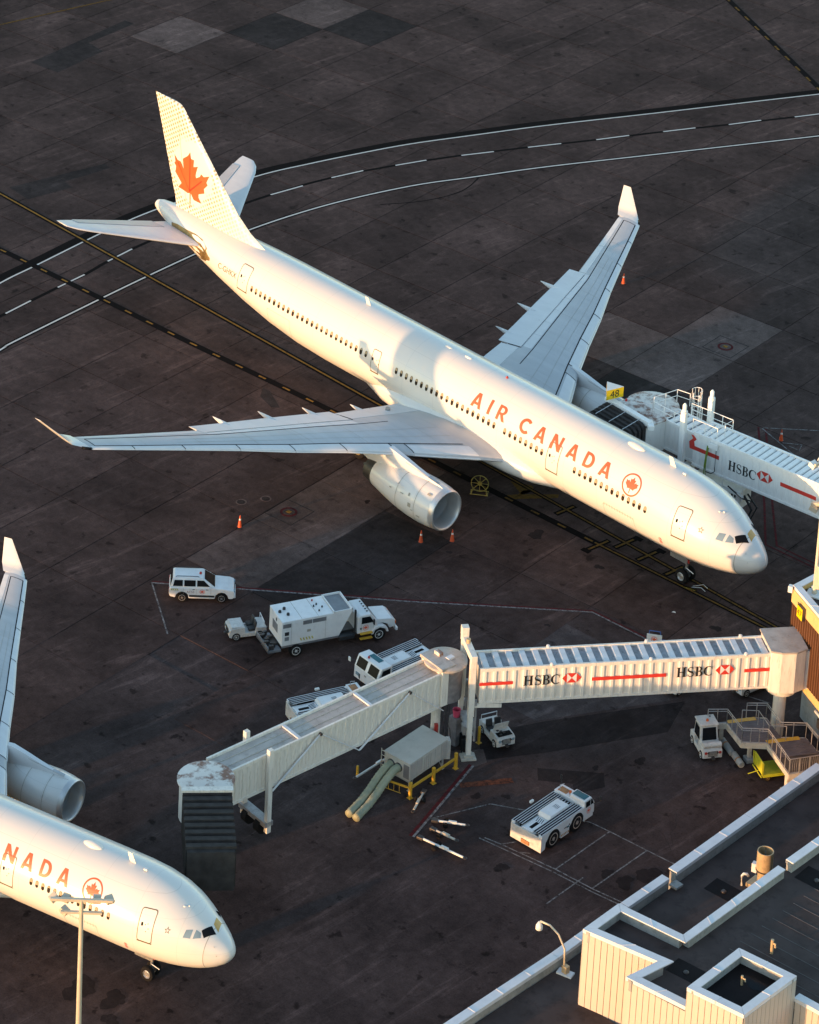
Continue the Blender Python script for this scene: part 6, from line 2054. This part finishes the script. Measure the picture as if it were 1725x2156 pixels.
# --- baggage tractors
def baggage_tractor(label, loc, rz, cab=False, open_hood=False, body='vehicle_worn'):
    c = thing('baggage_tractor', label, 'tractor', loc, rz, 'small white baggage tractors')
    L, W = 1.25, .62
    MB().side([(-L, .28), (-L, .78), (-.55, .84), (-.5, .50), (.18, .50), (.22, .95), (1.08, .88), (L, .78), (L, .28), (1.1, .22), (-1.1, .22)], -W, W).build('body', body, c, bev=.035)
    if open_hood:
        MB().span((.40, -.50, .905), (1.12, .50, .915)).build('engine_bay', 'hood_dark', c)
        MB().slab([(.34, -.52, .95), (.34, .52, .95), (.55, .5, 1.50), (.55, -.5, 1.50)], .04).build('raised_bonnet', body, c, bev=.015)
        for k in range(4):
            MB().box((.5 + .15 * k, -.25 + .15 * (k % 3), .93), (.12, .16, .06)).build('engine_part', 'metal_dark', c)
    else:
        MB().span((.30, -.56, .93), (1.12, .56, .97)).build('bonnet', body, c, bev=.02)
    q = MB()
    for k in range(5):
        q.box((L + .01, 0, .42 + .08 * k), (.02, .62, .035))
    q.build('grille', 'black_plastic', c)
    for sg in (-1, 1):
        MB().rev([(L - .01, .09), (L + .03, .09), (L + .03, .005)], 'X', (0, sg * .46, .66), 12).build('headlight', 'lamp_red' if cab else 'glass_blue', c)
        MB().rev([(L - .01, .06), (L + .03, .06), (L + .03, .005)], 'X', (0, sg * .30, .66), 10).build('headlight', 'metal_dark', c)
        road_wheel(c, .80, sg * (W - .06), .29, .2)
        road_wheel(c, -.80, sg * (W - .06), .29, .2)
    MB().box((L + .1, 0, .34), (.24, .2, .12)).build('hitch', 'metal_dark', c)
    MB().box((-L - .1, 0, .36), (.24, .2, .14)).build('hitch', 'metal_dark', c)
    for y in ((-.3, .3) if not cab else (0,)):
        MB().box((-.30, y, .62), (.46, .44, .16)).build('seat', 'seat_black', c, bev=.04)
        MB().box((-.54, y, .92), (.12, .44, .46), ry=-.15).build('seat_back', 'seat_black', c, bev=.04)
    MB().tube([(.20, .28, .9), (.0, .28, 1.02)], .025, 6).build('steering_column', 'black_plastic', c)
    MB().tube([(-.02 + .05 * cos(a), .28 + .18 * sin(a), 1.03 + .12 * cos(a)) for a in [2 * pi * k / 14 for k in range(15)]], .018, 6).build('steering_wheel', 'black_plastic', c)
    if cab:
        g = MB().frust(.90, (-.72, .50, -.60, .60), 1.95, (-.66, .28, -.55, .55)).build('cab', body, c, bev=.04)
        MB().span((-.74, -.62, 1.95), (.36, .62, 2.05)).build('cab_roof', body, c, bev=.04)
        q = [(.50, -.60, .90), (.50, .60, .90), (.28, .55, 1.95), (.28, -.55, 1.95)]
        glass_on(g, q, inset=.13, name='windscreen', off=.02)
        for sg in (-1, 1):
            q = [(-.72, sg * .60, .90), (.50, sg * .60, .90), (.28, sg * .55, 1.95), (-.66, sg * .55, 1.95)]
            glass_on(g, q if sg < 0 else q[::-1], inset=.16, off=.02)
        MB().rev([(2.05, .09), (2.17, .08), (2.2, .03)], 'Z', (-.1, 0, 0), 10, cap=(True, True)).build('beacon', 'amber', c)
        MB().rev([(2.05, .05), (2.10, .05)], 'Z', (-.5, .3, 0), 8, cap=(True, True)).build('roof_fitting', 'black_plastic', c)
        MB().rev([(-.58, .17), (.58, .17)], 'Y', (1.0, 0, 1.06), 16, cap=(True, True)).build('front_roll', body, c, smooth=40)
        MB().box((.64, 0, .98), (.7, 1.16, .16)).build('bonnet_box', body, c, bev=.04)
    else:
        MB().tube([(-1.1, -.55, .8), (-1.1, -.55, 1.15), (-1.1, .55, 1.15), (-1.1, .55, .8)], .03, 6).build('backrest_rail', 'bridge_rib', c)
    return c
baggage_tractor('scuffed white baggage tractor parked nose out behind the box truck', (-20.75, -27.65, 0), radians(243))
baggage_tractor('open white baggage tractor with its bonnet raised beside the lift posts', (-2.15, -23.15, 0), radians(-18), open_hood=True)
baggage_tractor('rusty white baggage tractor with closed cab beside the metal walkway', (7.05, -13.85, 0), radians(-30), cab=True)
baggage_tractor('white baggage tractor half hidden under the near bridge beside its round column', (4.45, -6.55, 0), radians(-97), body='vehicle_white')
baggage_tractor('white baggage tractor almost wholly hidden under the middle of the near bridge', (1.35, -9.95, 0), radians(-82), body='vehicle_white')

# --- pushback tugs
def tug(label, loc, rz, full_cab=False, L=2.55, W=1.16, H=1.30):
    c = thing('pushback_tug', label, 'tug', loc, rz, 'low white pushback tugs')
    def arch(x, r, z0):
        return [(x - r, z0), (x - r * .95, z0 + r * .55), (x - r * .55, z0 + r * .95), (x + r * .55, z0 + r * .95), (x + r * .95, z0 + r * .55), (x + r, z0)]
    prof = [(-L, H), (L - .95, H), (L - .95, .30)] + [(x, z) for x, z in reversed(arch(.85, .76, .26))] + [(x, z) for x, z in reversed(arch(-1.42, .76, .26))] + [(-L, .22)]
    for sg in (-1, 1):
        MB().side(prof, sg * (W - .26), sg * W).build('side_hull', 'vehicle_white', c, bev=.02)
    MB().span((-L + .02, -.55, .24), (L - .96, .55, 1.12)).build('hull', 'vehicle_white', c, bev=.02)
    MB().span((-L - .05, -W - .01, .18), (-L + .02, W + .01, 1.16)).build('rear_plate', 'vehicle_worn', c, bev=.02)
    MB().span((-L - .12, -.30, .28), (-L - .05, .30, .52)).build('tow_pin', 'rust_panel', c)
    MB().span((-L + .05, -.42, 1.12), (.2, .42, 1.20)).build('centre_deck', 'vehicle_white', c, bev=.02)
    hd = MB().frust(1.20, (-.95, .95, -.50, .50), 1.46, (-.80, .90, -.44, .44)).build('engine_hood', 'vehicle_white', c, bev=.03)
    MB().slab([(-.965, -.46, 1.23), (-.965, .46, 1.23), (-.83, .42, 1.43), (-.83, -.42, 1.43)][::-1], .012).build('hood_grille', 'sign_white', hd)
    for k in range(4):
        MB().box((-1.30 - .0, -.2 + .13 * k, 1.21), (.42, .03, .02), rz=.25).build('louvre', 'line_dark', c)
        MB().box((.2, -.2 + .1 * k, 1.468), (.35, .02, .012)).build('louvre', 'line_dark', hd)
    MB().span((-2.25, -.16, 1.201), (-1.55, .06, 1.215)).build('deck_hatch', 'hood_dark', c)
    # ribbed walkways: alternating bright ribs on a dark tread
    for sg in (-1, 1):
        y0, y1 = (.44, W - .02)
        MB().span((-L + .06, sg * y0, H + .002), (1.40, sg * y1, H + .012)).build('walkway', 'rib_dark', c)
        for k in range(5):
            y = y0 + .02 + (y1 - y0 - .04) * k / 4
            MB().box(((-L + 1.46) / 2, sg * y, H + .025), (L + 1.30, .034, .035)).build('tread_rib', 'bridge_rib', c)
    MB().span((.98, -.40, 1.205), (1.38, .40, 1.24)).build('radiator_grille', 'hood_dark', c)
    for k in range(4):
        MB().box((1.18, -.3 + .2 * k, 1.25), (.3, .05, .02)).build('grille_bar', 'bridge_rib', c)
    for sg in (-1, 1):
        for x in (.85, -1.42):
            road_wheel(c, x, sg * (W - .13), .62, .34, 'rim_worn')
        hazard(c, -.62, sg * (W + .004), .34, 6, 'hazard_orange', w=.07, h=.16, step=.13, lean=.05)
    MB().box((-.25, -(W + .006), .80), (.26, .012, .06)).build('winch_plate', 'black_plastic', c)
    MB().box((.1, -(W + .006), .86), (.10, .012, .08)).build('winch_plate', 'black_plastic', c)
    MB().box((-.02, -(W + .006), .76), (.2, .012, .10)).build('stencil', 'glass_teal', c)
    if full_cab:
        cb = MB().side([(1.42, .45), (1.42, 1.98), (2.30, 2.02), (2.62, 1.30), (2.66, .50), (2.5, .38)], -W, W).build('cab', 'vehicle_white', c, bev=.05)
        for y0, y1 in ((-1.05, -.08), (.08, 1.05)):
            q = [(2.618, y0, 1.32), (2.618, y1, 1.32), (2.325, y1, 1.96), (2.325, y0, 1.96)]
            glass_on(cb, q, inset=.05, name='windscreen', off=.01)
        for sg in (-1, 1):
            q = [(1.55, sg * W, 1.2), (2.48, sg * W, 1.25), (2.25, sg * W, 1.90), (1.55, sg * W, 1.9)]
            glass_on(cb, q if sg < 0 else q[::-1], inset=.04)
            MB().box((2.65, sg * .8, .85), (.05, .3, .2)).build('headlight', 'glass_blue', cb)
        MB().slab([(1.55, -.55, 2.012), (1.95, -.55, 2.012), (1.95, .45, 2.012), (1.55, .45, 2.012)], .012).build('roof_window', 'glass_teal', cb)
        MB().rev([(2.0, .08), (2.12, .07), (2.16, .03)], 'Z', (2.12, -.35, 0), 10, cap=(True, True)).build('beacon', 'lamp_red', cb)
        MB().box((2.64, -.05, 1.02), (.03, .18, .10)).build('badge', 'steel', cb)
        for sg in (-1, 1):
            MB().tube([(2.4, sg * W, 1.5), (2.7, sg * (W + .35), 1.55)], .02, 6).build('mirror_arm', 'black_plastic', cb)
            MB().box((2.72, sg * (W + .38), 1.55), (.06, .2, .3)).build('mirror', 'sign_white', cb, bev=.02)
    else:
        q = MB()
        q.span((1.52, -W, .32), (2.45, W, 1.10))
        cl = q.build('front_hull', 'vehicle_white', c, bev=.05)
        MB().span((1.50, -W, 1.12), (2.30, W, 1.42)).build('front_deck', 'vehicle_white', c, bev=.03)
        cb = MB().side([(1.52, 1.0), (1.52, 1.70), (2.18, 1.72), (2.50, 1.25), (2.52, .55), (1.52, .50)], -W - .01, -.02).build('cab', 'vehicle_white', c, bev=.04)
        for y0, y1, yy in ((1.62, 2.05, 0), (2.10, 2.40, 1)):
            q = [(y0, -W - .012, 1.22), (y1, -W - .012, 1.22), (y1 - (.18 if yy else 0), -W - .012, 1.62), (y0, -W - .012, 1.62)]
            glass_on(cb, q, inset=.012)
        q = [(2.49, -W, 1.28), (2.49, -.05, 1.28), (2.20, -.05, 1.69), (2.20, -W, 1.69)]
        glass_on(cb, q, inset=.06, name='windscreen', off=.012)
        MB().slab([(1.62, -W + .12, 1.725), (2.12, -W + .12, 1.725), (2.12, -.12, 1.725), (1.62, -.12, 1.725)], .012).build('roof_window', 'glass_teal', cb)
        MB().slab([(1.62, .35, 1.425), (2.1, .35, 1.425), (2.1, 1.0, 1.425), (1.62, 1.0, 1.425)], .012).build('rust_panel', 'rust_panel', c)
        MB().rev([(1.42, .09), (1.58, .08), (1.62, .03)], 'Z', (1.9, .22, 0), 10, cap=(True, True)).build('beacon', 'amber', c)
        MB().rev([(1.42, .05), (1.52, .05)], 'Z', (1.75, .10, 0), 8, cap=(True, True)).build('lamp', 'metal_dark', c)
        MB().tube([(1.7, .85, 1.42), (1.72, .9, 1.75), (1.95, .75, 1.8)], .022, 6).build('exhaust', 'steel', c)
        side_roundel(c, 1.95, -W - .018, .92, .19)
        for sg in (-1, 1):
            MB().tube([(2.4, sg * W, 1.15), (2.62, sg * (W + .32), 1.3), (2.62, sg * (W + .34), 1.7)], .018, 6).build('mirror_arm', 'black_plastic', c)
            MB().box((2.62, sg * (W + .34), 1.58), (.05, .16, .30)).build('mirror', 'black_plastic', c, bev=.02)
        MB().box((-.35, W + .25, 1.35), (.3, .14, .14)).build('side_lamp', 'sign_white', c, bev=.02)
    return c
tug('low white pushback tug with ribbed deck parked across the bay lines', (6.38, -27.15, 0), radians(94.5))
tug('white pushback tug with twin windscreens and teal roof window behind the elbow', (-10.95, -23.35, 0), radians(266), full_cab=True)
tug('white pushback tug mostly hidden behind the slanting bridge tunnel', (-10.3, -29.8, 0), radians(71))

# ------------------------------------------------------------------ ramp equipment
# air-conditioning unit
PC = thing('air_unit', 'beige boxy air-conditioning unit on legs with two fat hoses, under the elbow', 'air conditioner', (-2.8, -29.7, 0), radians(96))
mbx = MB().span((-1.85, -1.0, .82), (1.85, 1.0, 2.02))
ub = mbx.build('housing', 'pca_beige', PC, bev=.03)
for x in (-.62, .62):
    MB().box((x, 0, 2.025), (.02, 2.0, .012)).build('roof_joint', 'decal_grey', ub)
MB().span((-1.88, -1.03, 2.02), (1.88, 1.03, 2.05)).build('roof_sheet', 'pca_beige', ub)
for k in range(6):
    x0 = -1.78 + k * .60
    MB().span((x0, -1.02, .92), (x0 + .54, -1.0, 1.92)).build('side_panel', 'pca_panel' if k in (0, 1, 5) else 'pca_beige', ub)
for k in range(4):
    MB().box((-.42 + .20 * k, -1.03, 1.42), (.04, .03, .9)).build('slat', 'pca_panel', ub)
MB().span((-1.88, -.98, .95), (-1.855, -.55, 1.85)).build('control_panel', 'grille', ub)
for y in (-.15, .42):
    q = MB()
    q.rev([(-.06, .26), (.0, .30)], 'X', (-1.86, y, 1.45), 18, cap=(True, True))
    q.build('hose_collar', 'metal_dark', ub)
    q = MB()
    hp = [(-1.85, y, 1.45), (-2.3, y + .04, 1.38), (-3.0, y + .08, 1.0), (-3.8, y + .05, .52), (-4.8, y - .1, .27), (-6.2, y - .35, .24)]
    hp = [Vector(hp[i]).lerp(Vector(hp[i + 1]), k / 9) for i in range(5) for k in range(9)] + [Vector(hp[-1])]
    hp = [hp[i] if i in (0, len(hp) - 1) else (hp[i - 1] + hp[i] + hp[i + 1]) / 3 for i in range(len(hp))]
    q.tube(hp, .245, 16, rf=lambda i: 1.0 + (.06 if i % 2 else -.05) + .03 * sin(i * 1.7 + y * 9))
    q.build('air_hose', 'hose_olive', PC, smooth=True)
for x in (-1.6, 1.6):
    for y in (-.85, .85):
        q = MB()
        q.box((x, y, .41), (.10, .10, .82))
        q.box((x, y, .02), (.22, .22, .04))
        q.build('leg', 'pca_beige', PC)
    q = MB()
    q.tube([(x, -.85, .1), (x * .75, -.85, .8)], .035, 6)
    q.build('leg_brace', 'pca_beige', PC)
MB().span((-1.8, -.9, .70), (1.8, .9, .82)).build('skid', 'pca_panel', PC)
q = MB()
for y in (.7, 1.15):
    q.tube([(-1.95, y, .7), (-1.95, y, 2.2)], .025, 6)
for k in range(5):
    q.tube([(-1.95, .7, .8 + .32 * k), (-1.95, 1.15, .8 + .32 * k)], .02, 6)
q.build('ladder', 'beam_paint', PC)
# yellow guard rail
YB = thing('guard_rail', 'yellow steel guard rail with thick posts in front of the air unit', 'barrier', (-1.4, -29.5, 0))
yp = [(-.19, 2.13), (0, -.01), (.17, -2.17)]
for x, y in yp:
    MB().box((x, y, .55), (.17, .17, 1.10)).build('post', 'safety_yellow', YB, bev=.015)
    MB().box((x, y, .015), (.3, .3, .03)).build('base_plate', 'safety_yellow', YB)
for (a, b) in (((-.19, 2.0), (0, .12)), ((.0, -.12), (.17, -2.05))):
    q = MB()
    q.box(((a[0] + b[0]) / 2, (a[1] + b[1]) / 2, .72), (sqrt((b[0] - a[0]) ** 2 + (b[1] - a[1]) ** 2), .08, .15), rz=atan2(b[1] - a[1], b[0] - a[0]))
    q.build('rail', 'safety_yellow', YB)
for x, y, z in ((-2.0, -2.9, .8), (-3.4, -3.2, .8)):
    MB().box((x, y, z / 2), (.12, .12, z)).build('post', 'safety_yellow', YB)
q = MB()
q.box((-.9, -2.6, .72), (2.3, .07, .12), rz=.35)
q.build('rail', 'safety_yellow', YB)
q = MB()
for k in range(5):
    q.tube([(-.5 - .35 * k, -2.45 - .12 * k, .15), (-.5 - .35 * k, -2.45 - .12 * k, .70)], .02, 6)
q.tube([(-.4, -2.42, .15), (-2.0, -2.95, .15)], .025, 6)
q.build('mesh_panel', 'safety_yellow', YB)
YP = thing('bollard', 'single yellow post at the corner of the open baggage tractor', 'bollard', (-2.55, -24.35, 0))
MB().rev([(0, .09), (1.15, .09), (1.2, .04)], 'Z', (0, 0, 0), 14, cap=(True, True)).build('post', 'safety_yellow', YP, smooth=40)
MB().box((0, 0, .015), (.3, .3, .03)).build('base_plate', 'safety_yellow', YP)
# pole beside tunnel column: long tow bar rested under the elbow
def tow_bar(label, a, b, m='beam_paint'):
    A_, B_ = Vector(a), Vector(b)
    L_ = (B_ - A_).length
    c = thing('tow_bar', label, 'tow bar', (a[0], a[1], 0), atan2(B_.y - A_.y, B_.x - A_.x), 'aircraft tow bars lying on the apron')
    MB().tube([(.25, 0, .22), (L_ - .3, 0, .22)], .07, 10).build('bar', m, c, smooth=40)
    MB().box((L_ - .18, 0, .22), (.40, .30, .16)).build('tow_head', 'metal_dark', c, bev=.02)
    q = MB()
    q.rev([(-.03, .12), (.03, .12), (.03, .06), (-.03, .06)], 'Z', (.1, 0, .22), 14)
    q.build('tow_eye', 'metal_dark', c)
    for sg in (-1, 1):
        MB().rev([(-.05, .16), (.05, .16)], 'Y', (L_ * .62, sg * .28, .16), 14, cap=(True, True)).build('wheel', 'tyre', c, smooth=40)
    MB().box((L_ * .62, 0, .2), (.12, .6, .06)).build('axle', 'metal_dark', c)
    MB().box((L_ * .45, 0, .31), (.5, .14, .08)).build('clamp', m, c)
    return c
tow_bar('tow bar lying beside the yellow guard rail, nearest of the bars to it', (.09, -32.77), (-1.01, -30.63))
tow_bar('short tow bar nearest the bay lines, uppermost of the group on the ground', (3.2, -31.03), (1.37, -32.38), 'sign_white')
tow_bar('tow bar lying between two others left of the bay lines', (3.84, -32.62), (1.9, -32.99))
tow_bar('longest tow bar on the ground, lowest of the group', (5.34, -33.44), (1.98, -34.16), 'sign_white')
tow_bar('long tow bar leaning out beneath the slanting tunnel by the air unit', (-4.6, -33.2), (-5.0, -28.0), 'sign_white')

# traffic cones
def cone(label, x, y, red=False):
    c = thing('traffic_cone', label, 'cone', (x, y, 0), random.uniform(0, 1.5), 'orange traffic cones')
    MB().box((0, 0, .02), (.36, .36, .04)).build('base', 'black_plastic', c, bev=.01)
    MB().rev([(.04, .155), (.5, .085), (.88, .035), (.92, .03)], 'Z', (0, 0, 0), 16, cap=(True, True)).build('body', 'cone_orange', c, smooth=40)
    MB().rev([(.56, .081), (.68, .063)], 'Z', (0, 0, 0), 16).build('band', 'sign_white', c)
cone('orange traffic cone on the apron beyond the far wing', -39.2, 29.93)
cone('orange traffic cone on the apron left of the near engine', -30.92, -19.1)
cone('orange traffic cone under the near engine, left of the two', -21.56, -10.64)
cone('orange traffic cone under the near engine inlet, right of the two', -20.28, -8.85)
cone('orange traffic cone inside the painted box beyond the far bridge', -14.77, 20.15)

# yellow round frame under the aircraft
YF = thing('spoked_ring', 'yellow spoked round steel frame on a base under the aircraft belly', 'frame', (-23.6, -2.75, 0), radians(38))
q = MB()
q.tube([(.62 * cos(a), 0, .78 + .62 * sin(a)) for a in [2 * pi * k / 28 for k in range(29)]], .035, 8)
q.build('rim', 'frame_yellow', YF, smooth=True)
q = MB()
for k in range(4):
    a = pi * k / 4
    q.tube([(.6 * cos(a), 0, .78 + .6 * sin(a)), (-.6 * cos(a), 0, .78 - .6 * sin(a))], .025, 6)
q.rev([(-.05, .16), (.05, .16)], 'Y', (0, 0, .78), 14, cap=(True, True))
q.build('spoke', 'frame_yellow', YF)
q = MB()
for sg in (-1, 1):
    q.tube([(-.65, sg * .3, .05), (.65, sg * .3, .05)], .035, 6)
    q.tube([(sg * .6, -.3, .05), (sg * .6, .3, .05)], .035, 6)
    q.tube([(sg * .55, -.3, .05), (sg * .45, 0, .45)], .03, 6)
q.build('base_frame', 'frame_yellow', YF)

# sign stand with crest
BS = thing('sign_stand', 'white crest sign on a dark blue folding stand behind the near bridge', 'sign', (-2.6, -7.8, 0), radians(35))
q = MB()
for sg in (-1, 1):
    q.tube([(sg * .42, -.25, 0), (sg * .36, 0, 1.25)], .03, 6)
    q.tube([(sg * .42, .75, 0), (sg * .36, 0, 1.25)], .03, 6)
q.tube([(-.36, 0, 1.25), (.36, 0, 1.25)], .03, 6)
q.tube([(-.42, -.25, .3), (-.42, .75, .3)], .025, 6)
q.build('frame', 'stand_blue', BS)
MB().slab([(-.5, -.30, .50), (.5, -.30, .50), (.5, -.22, 1.15), (-.5, -.22, 1.15)], .03).build('panel', 'sign_white', BS)
roundel(lambda a, b: (.0 + a * .2, -.36 + (b * .2 + .32) * .12 , .83 + b * .2), BS)
MB().box((.55, .3, .18), (.9, .6, .36)).build('ballast_box', 'stand_blue', BS, bev=.03)

# elevated metal walkway
WK = thing('metal_walkway', 'raised metal walkway with stepped railings beside the gate building', 'walkway', (0, 0, 0))
zd = 1.5
cdv = Vector((.905, -.425))
lav = Vector((.47, .883))
def quadpts(o, u0, u1, v0, v1):
    return [tuple(o + cdv * u + lav * v) for u, v in ((u0, v0), (u1, v0), (u1, v1), (u0, v1))]
bays = [(Vector((7.44, -12.46)), 0, 2.10, 0, 2.75), (Vector((10.46, -12.13)), -1.15, 3.2, 0, 2.55), (Vector((14.2, -11.8)), -1.0, 2.6, 0.02, 2.4)]
outer = [(6.67, -13.41), (7.44, -12.46), (9.36, -13.30), (10.46, -12.13), (13.34, -13.56), (14.23, -11.75), (15.4, -9.6)]
inner = [(7.79, -10.99), (8.60, -10.01), (10.49, -10.95), (11.56, -9.75), (12.9, -10.3), (13.8, -8.9)]
MB().prism(outer + inner[::-1], zd - .10, zd - .03).build('deck_frame', 'metal_dark', WK)
# planks cut to the deck outline
def inside(p, poly):
    c_ = False
    for i in range(len(poly)):
        a, b = poly[i], poly[i - 1]
        if (a[1] > p[1]) != (b[1] > p[1]) and p[0] < (b[0] - a[0]) * (p[1] - a[1]) / (b[1] - a[1]) + a[0]:
            c_ = not c_
    return c_
deck = outer + inner[::-1]
o0 = Vector((6.67, -13.41))
for i in range(40):
    u = i * .235 + .02
    vs_ = []
    v = -6.0
    run = None
    while v < 7:
        ok_ = all(inside(o0 + cdv * uu + lav * v, deck) for uu in (u, u + .22))
        if ok_ and run is None:
            run = v
        if not ok_ and run is not None:
            if v - run > .3:
                a, b = o0 + cdv * (u + .11) + lav * run, o0 + cdv * (u + .11) + lav * v
                MB().box(((a.x + b.x) / 2, (a.y + b.y) / 2, zd - .01), ((b - a).length, .215, .035), rz=atan2(lav.y, lav.x)).build('plank', 'deck_plank', WK)
            run = None
        v += .05
for a, b in zip(outer[:-1], outer[1:]):
    a, b = Vector(a), Vector(b)
    d = b - a
    MB().box(((a.x + b.x) / 2, (a.y + b.y) / 2, zd - .16), (d.length, .09, .36), rz=atan2(d.y, d.x)).build('edge_beam', 'beam_paint', WK)
for a, b in zip(inner[:-1], inner[1:]):
    a, b = Vector(a), Vector(b)
    d = b - a
    MB().box(((a.x + b.x) / 2, (a.y + b.y) / 2, zd - .16), (d.length, .08, .30), rz=atan2(d.y, d.x)).build('edge_beam', 'beam_paint', WK)
for a, b in ((outer[0], outer[1]), (outer[1], outer[2]), (outer[2], outer[3]), (outer[3], outer[4])):
    railing(WK, [(*a, zd), (*b, zd)], 1.05, (.08, .85), 'rail_galv', r=.026, step=.62)
# last landing: rail with bars
a, b = Vector(outer[4]), Vector(outer[5])
railing(WK, [(*outer[4], zd), (*outer[5], zd), (*outer[6], zd)], 1.05, (.08,), 'rail_galv', r=.028, step=.72)
q = MB()
for seg in ((outer[4], outer[5]), (outer[5], outer[6])):
    a, b = Vector(seg[0]), Vector(seg[1])
    for k in range(15):
        p = a.lerp(b, (k + .5) / 15)
        q.tube([(p.x, p.y, zd + .1), (p.x, p.y, zd + 1.02)], .012, 4)
kind(q.build('rail_bars', 'rail_galv', WK), 'stuff')
for a, b in zip(inner[:-1], inner[1:]):
    railing(WK, [(*a, zd), (*b, zd)], 1.05, (.85,), 'rail_galv', r=.026, step=.7)
m0 = Vector((8.35, -12.2))
railing(WK, [(8.05, -11.75, zd), (8.75, -11.0, zd), (10.2, -11.75, zd), (10.95, -10.95, zd)], 1.0, (), 'rail_galv', r=.026, step=.8)
for o_, L_ in ((Vector((7.30, -12.25)), 1.9), (Vector((10.25, -12.0)), 2.2)):
    a, b = o_ + cdv * .05, o_ + lav * L_ + cdv * .05
    MB().box(((a.x + b.x) / 2, (a.y + b.y) / 2, zd + .012), ((b - a).length, .34, .012), rz=atan2(lav.y, lav.x)).build('nosing_strip', 'safety_yellow', WK)
for x, y, s_ in ((13.2, -13.35, .36), (9.5, -12.6, .22), (13.4, -10.2, .25), (7.2, -12.6, .2), (11.2, -10.2, .22)):
    MB().box((x, y, (zd - .3) / 2), (s_, s_, zd - .3), rz=-.44).build('leg', 'beam_paint', WK, bev=.01)
    MB().box((x, y, .14), (s_ + .35, s_ + .35, .28), rz=-.44).build('footing', 'wall_concrete', WK, bev=.03)
# yellow baggage cart under it
YC = thing('baggage_cart', 'bright yellow-green baggage cart parked under the metal walkway', 'cart', (11.45, -12.3, 0), radians(62))
MB().span((-1.2, -.68, .42), (1.3, .68, .50)).build('bed', 'lime_yellow', YC, bev=.015)
MB().slab([(-1.22, -.70, .50), (-1.22, .70, .50), (-1.22, .70, 1.30), (-1.22, -.70, 1.30)], .05).build('end_panel', 'lime_yellow', YC, bev=.015)
q = MB()
for sg in (-1, 1):
    q.tube([(-1.25, sg * .68, .45), (-1.3, sg * .68, 1.35)], .035, 6)
q.tube([(-1.3, -.68, .35), (-1.3, .68, .35)], .04, 6)
q.build('end_frame', 'lime_yellow', YC)
for x in (-.85, .85):
    for sg in (-1, 1):
        road_wheel(YC, x, sg * .6, .2, .12, 'rim_brass')
MB().tube([(-1.2, 0, .4), (-1.9, 0, .25)], .03, 6).build('drawbar', 'lime_yellow', YC)
MB().span((-1.2, -.72, .34), (1.3, -.66, .43)).build('side_rail', 'lime_yellow', YC)
MB().span((-1.2, .66, .34), (1.3, .72, .43)).build('side_rail', 'lime_yellow', YC)
# rolled hoses lying by the walkway
for k, (x, y, L_, lb) in enumerate(((7.85, -12.75, 1.5, 'dull grey roll lying under the walkway edge, left of two'), (9.15, -13.28, 1.25, 'dull grey roll lying under the walkway edge, right of two'))):
    t = thing('hose_roll', lb, 'roll', (x, y, 0), atan2(cdv.y, cdv.x), 'grey rolls under the walkway')
    q = MB()
    q.rev([(-L_ / 2, .18), (-L_ / 2 + .04, .21), (L_ / 2 - .04, .21), (L_ / 2, .18)], 'X', (0, 0, .21), 18, cap=(True, True))
    q.build('roll', 'wall_concrete', t, smooth=40)
    MB().rev([(-.06, .222), (.06, .222)], 'X', (.1 if k else -.2, 0, .21), 18).build('strap', 'rust_panel', t)
# litter and a bucket
BK = thing('bucket', 'pink and white bucket standing between the lift posts', 'bucket', (-3.5, -25.5, .0))
MB().rev([(0, .20), (.5, .26), (.5, .24), (.05, .18), (.05, .01)], 'Z', (0, 0, 1.9), 18).build('tub', 'pink_bucket', BK, smooth=40)
MB().box((0, 0, .95), (.7, .7, 1.9)).build('crate', 'curtain', BK, bev=.03)
CH = thing('wheel_chock', 'pair of thin chock bars on the ground in front of the nose wheel', 'chock', (-5.75, -.5, 0), radians(20))
for x, y, r_ in ((0, 0, .3), (.25, .45, -.4)):
    MB().prism([(-.45, -.06), (.45, -.06), (.45, .06), (-.45, .06)], .02, .10).build('chock_bar', 'frame_yellow', CH)
    MB().tube([(.1 * x, .2 + y * .4, .04), (.6, .5 + y, .04), (1.0, .2 + y, .04)], .018, 6).build('chock_rope', 'sign_white', CH)
LT = thing('litter_scrap', 'scrap of white paper on the apron between the nose wheel and the near bridge', 'litter', (-4.55, -3.55, .012))
MB().add([(-.14, -.1, 0), (.16, -.02, .05), (.02, .12, .01), (-.1, .08, .03)], [(0, 1, 2), (0, 2, 3)]).build('sheet', 'sign_white', LT)

def rebase(root, x, y):
    for ch in root.children:
        ch.location.x -= x
        ch.location.y -= y
    root.location = (x, y, 0)
rebase(LW, 21.0, -40.0)
rebase(MBD, 33.0, -27.0)
rebase(GB, 14.5, 4.0)
rebase(WK, 11.0, -11.6)
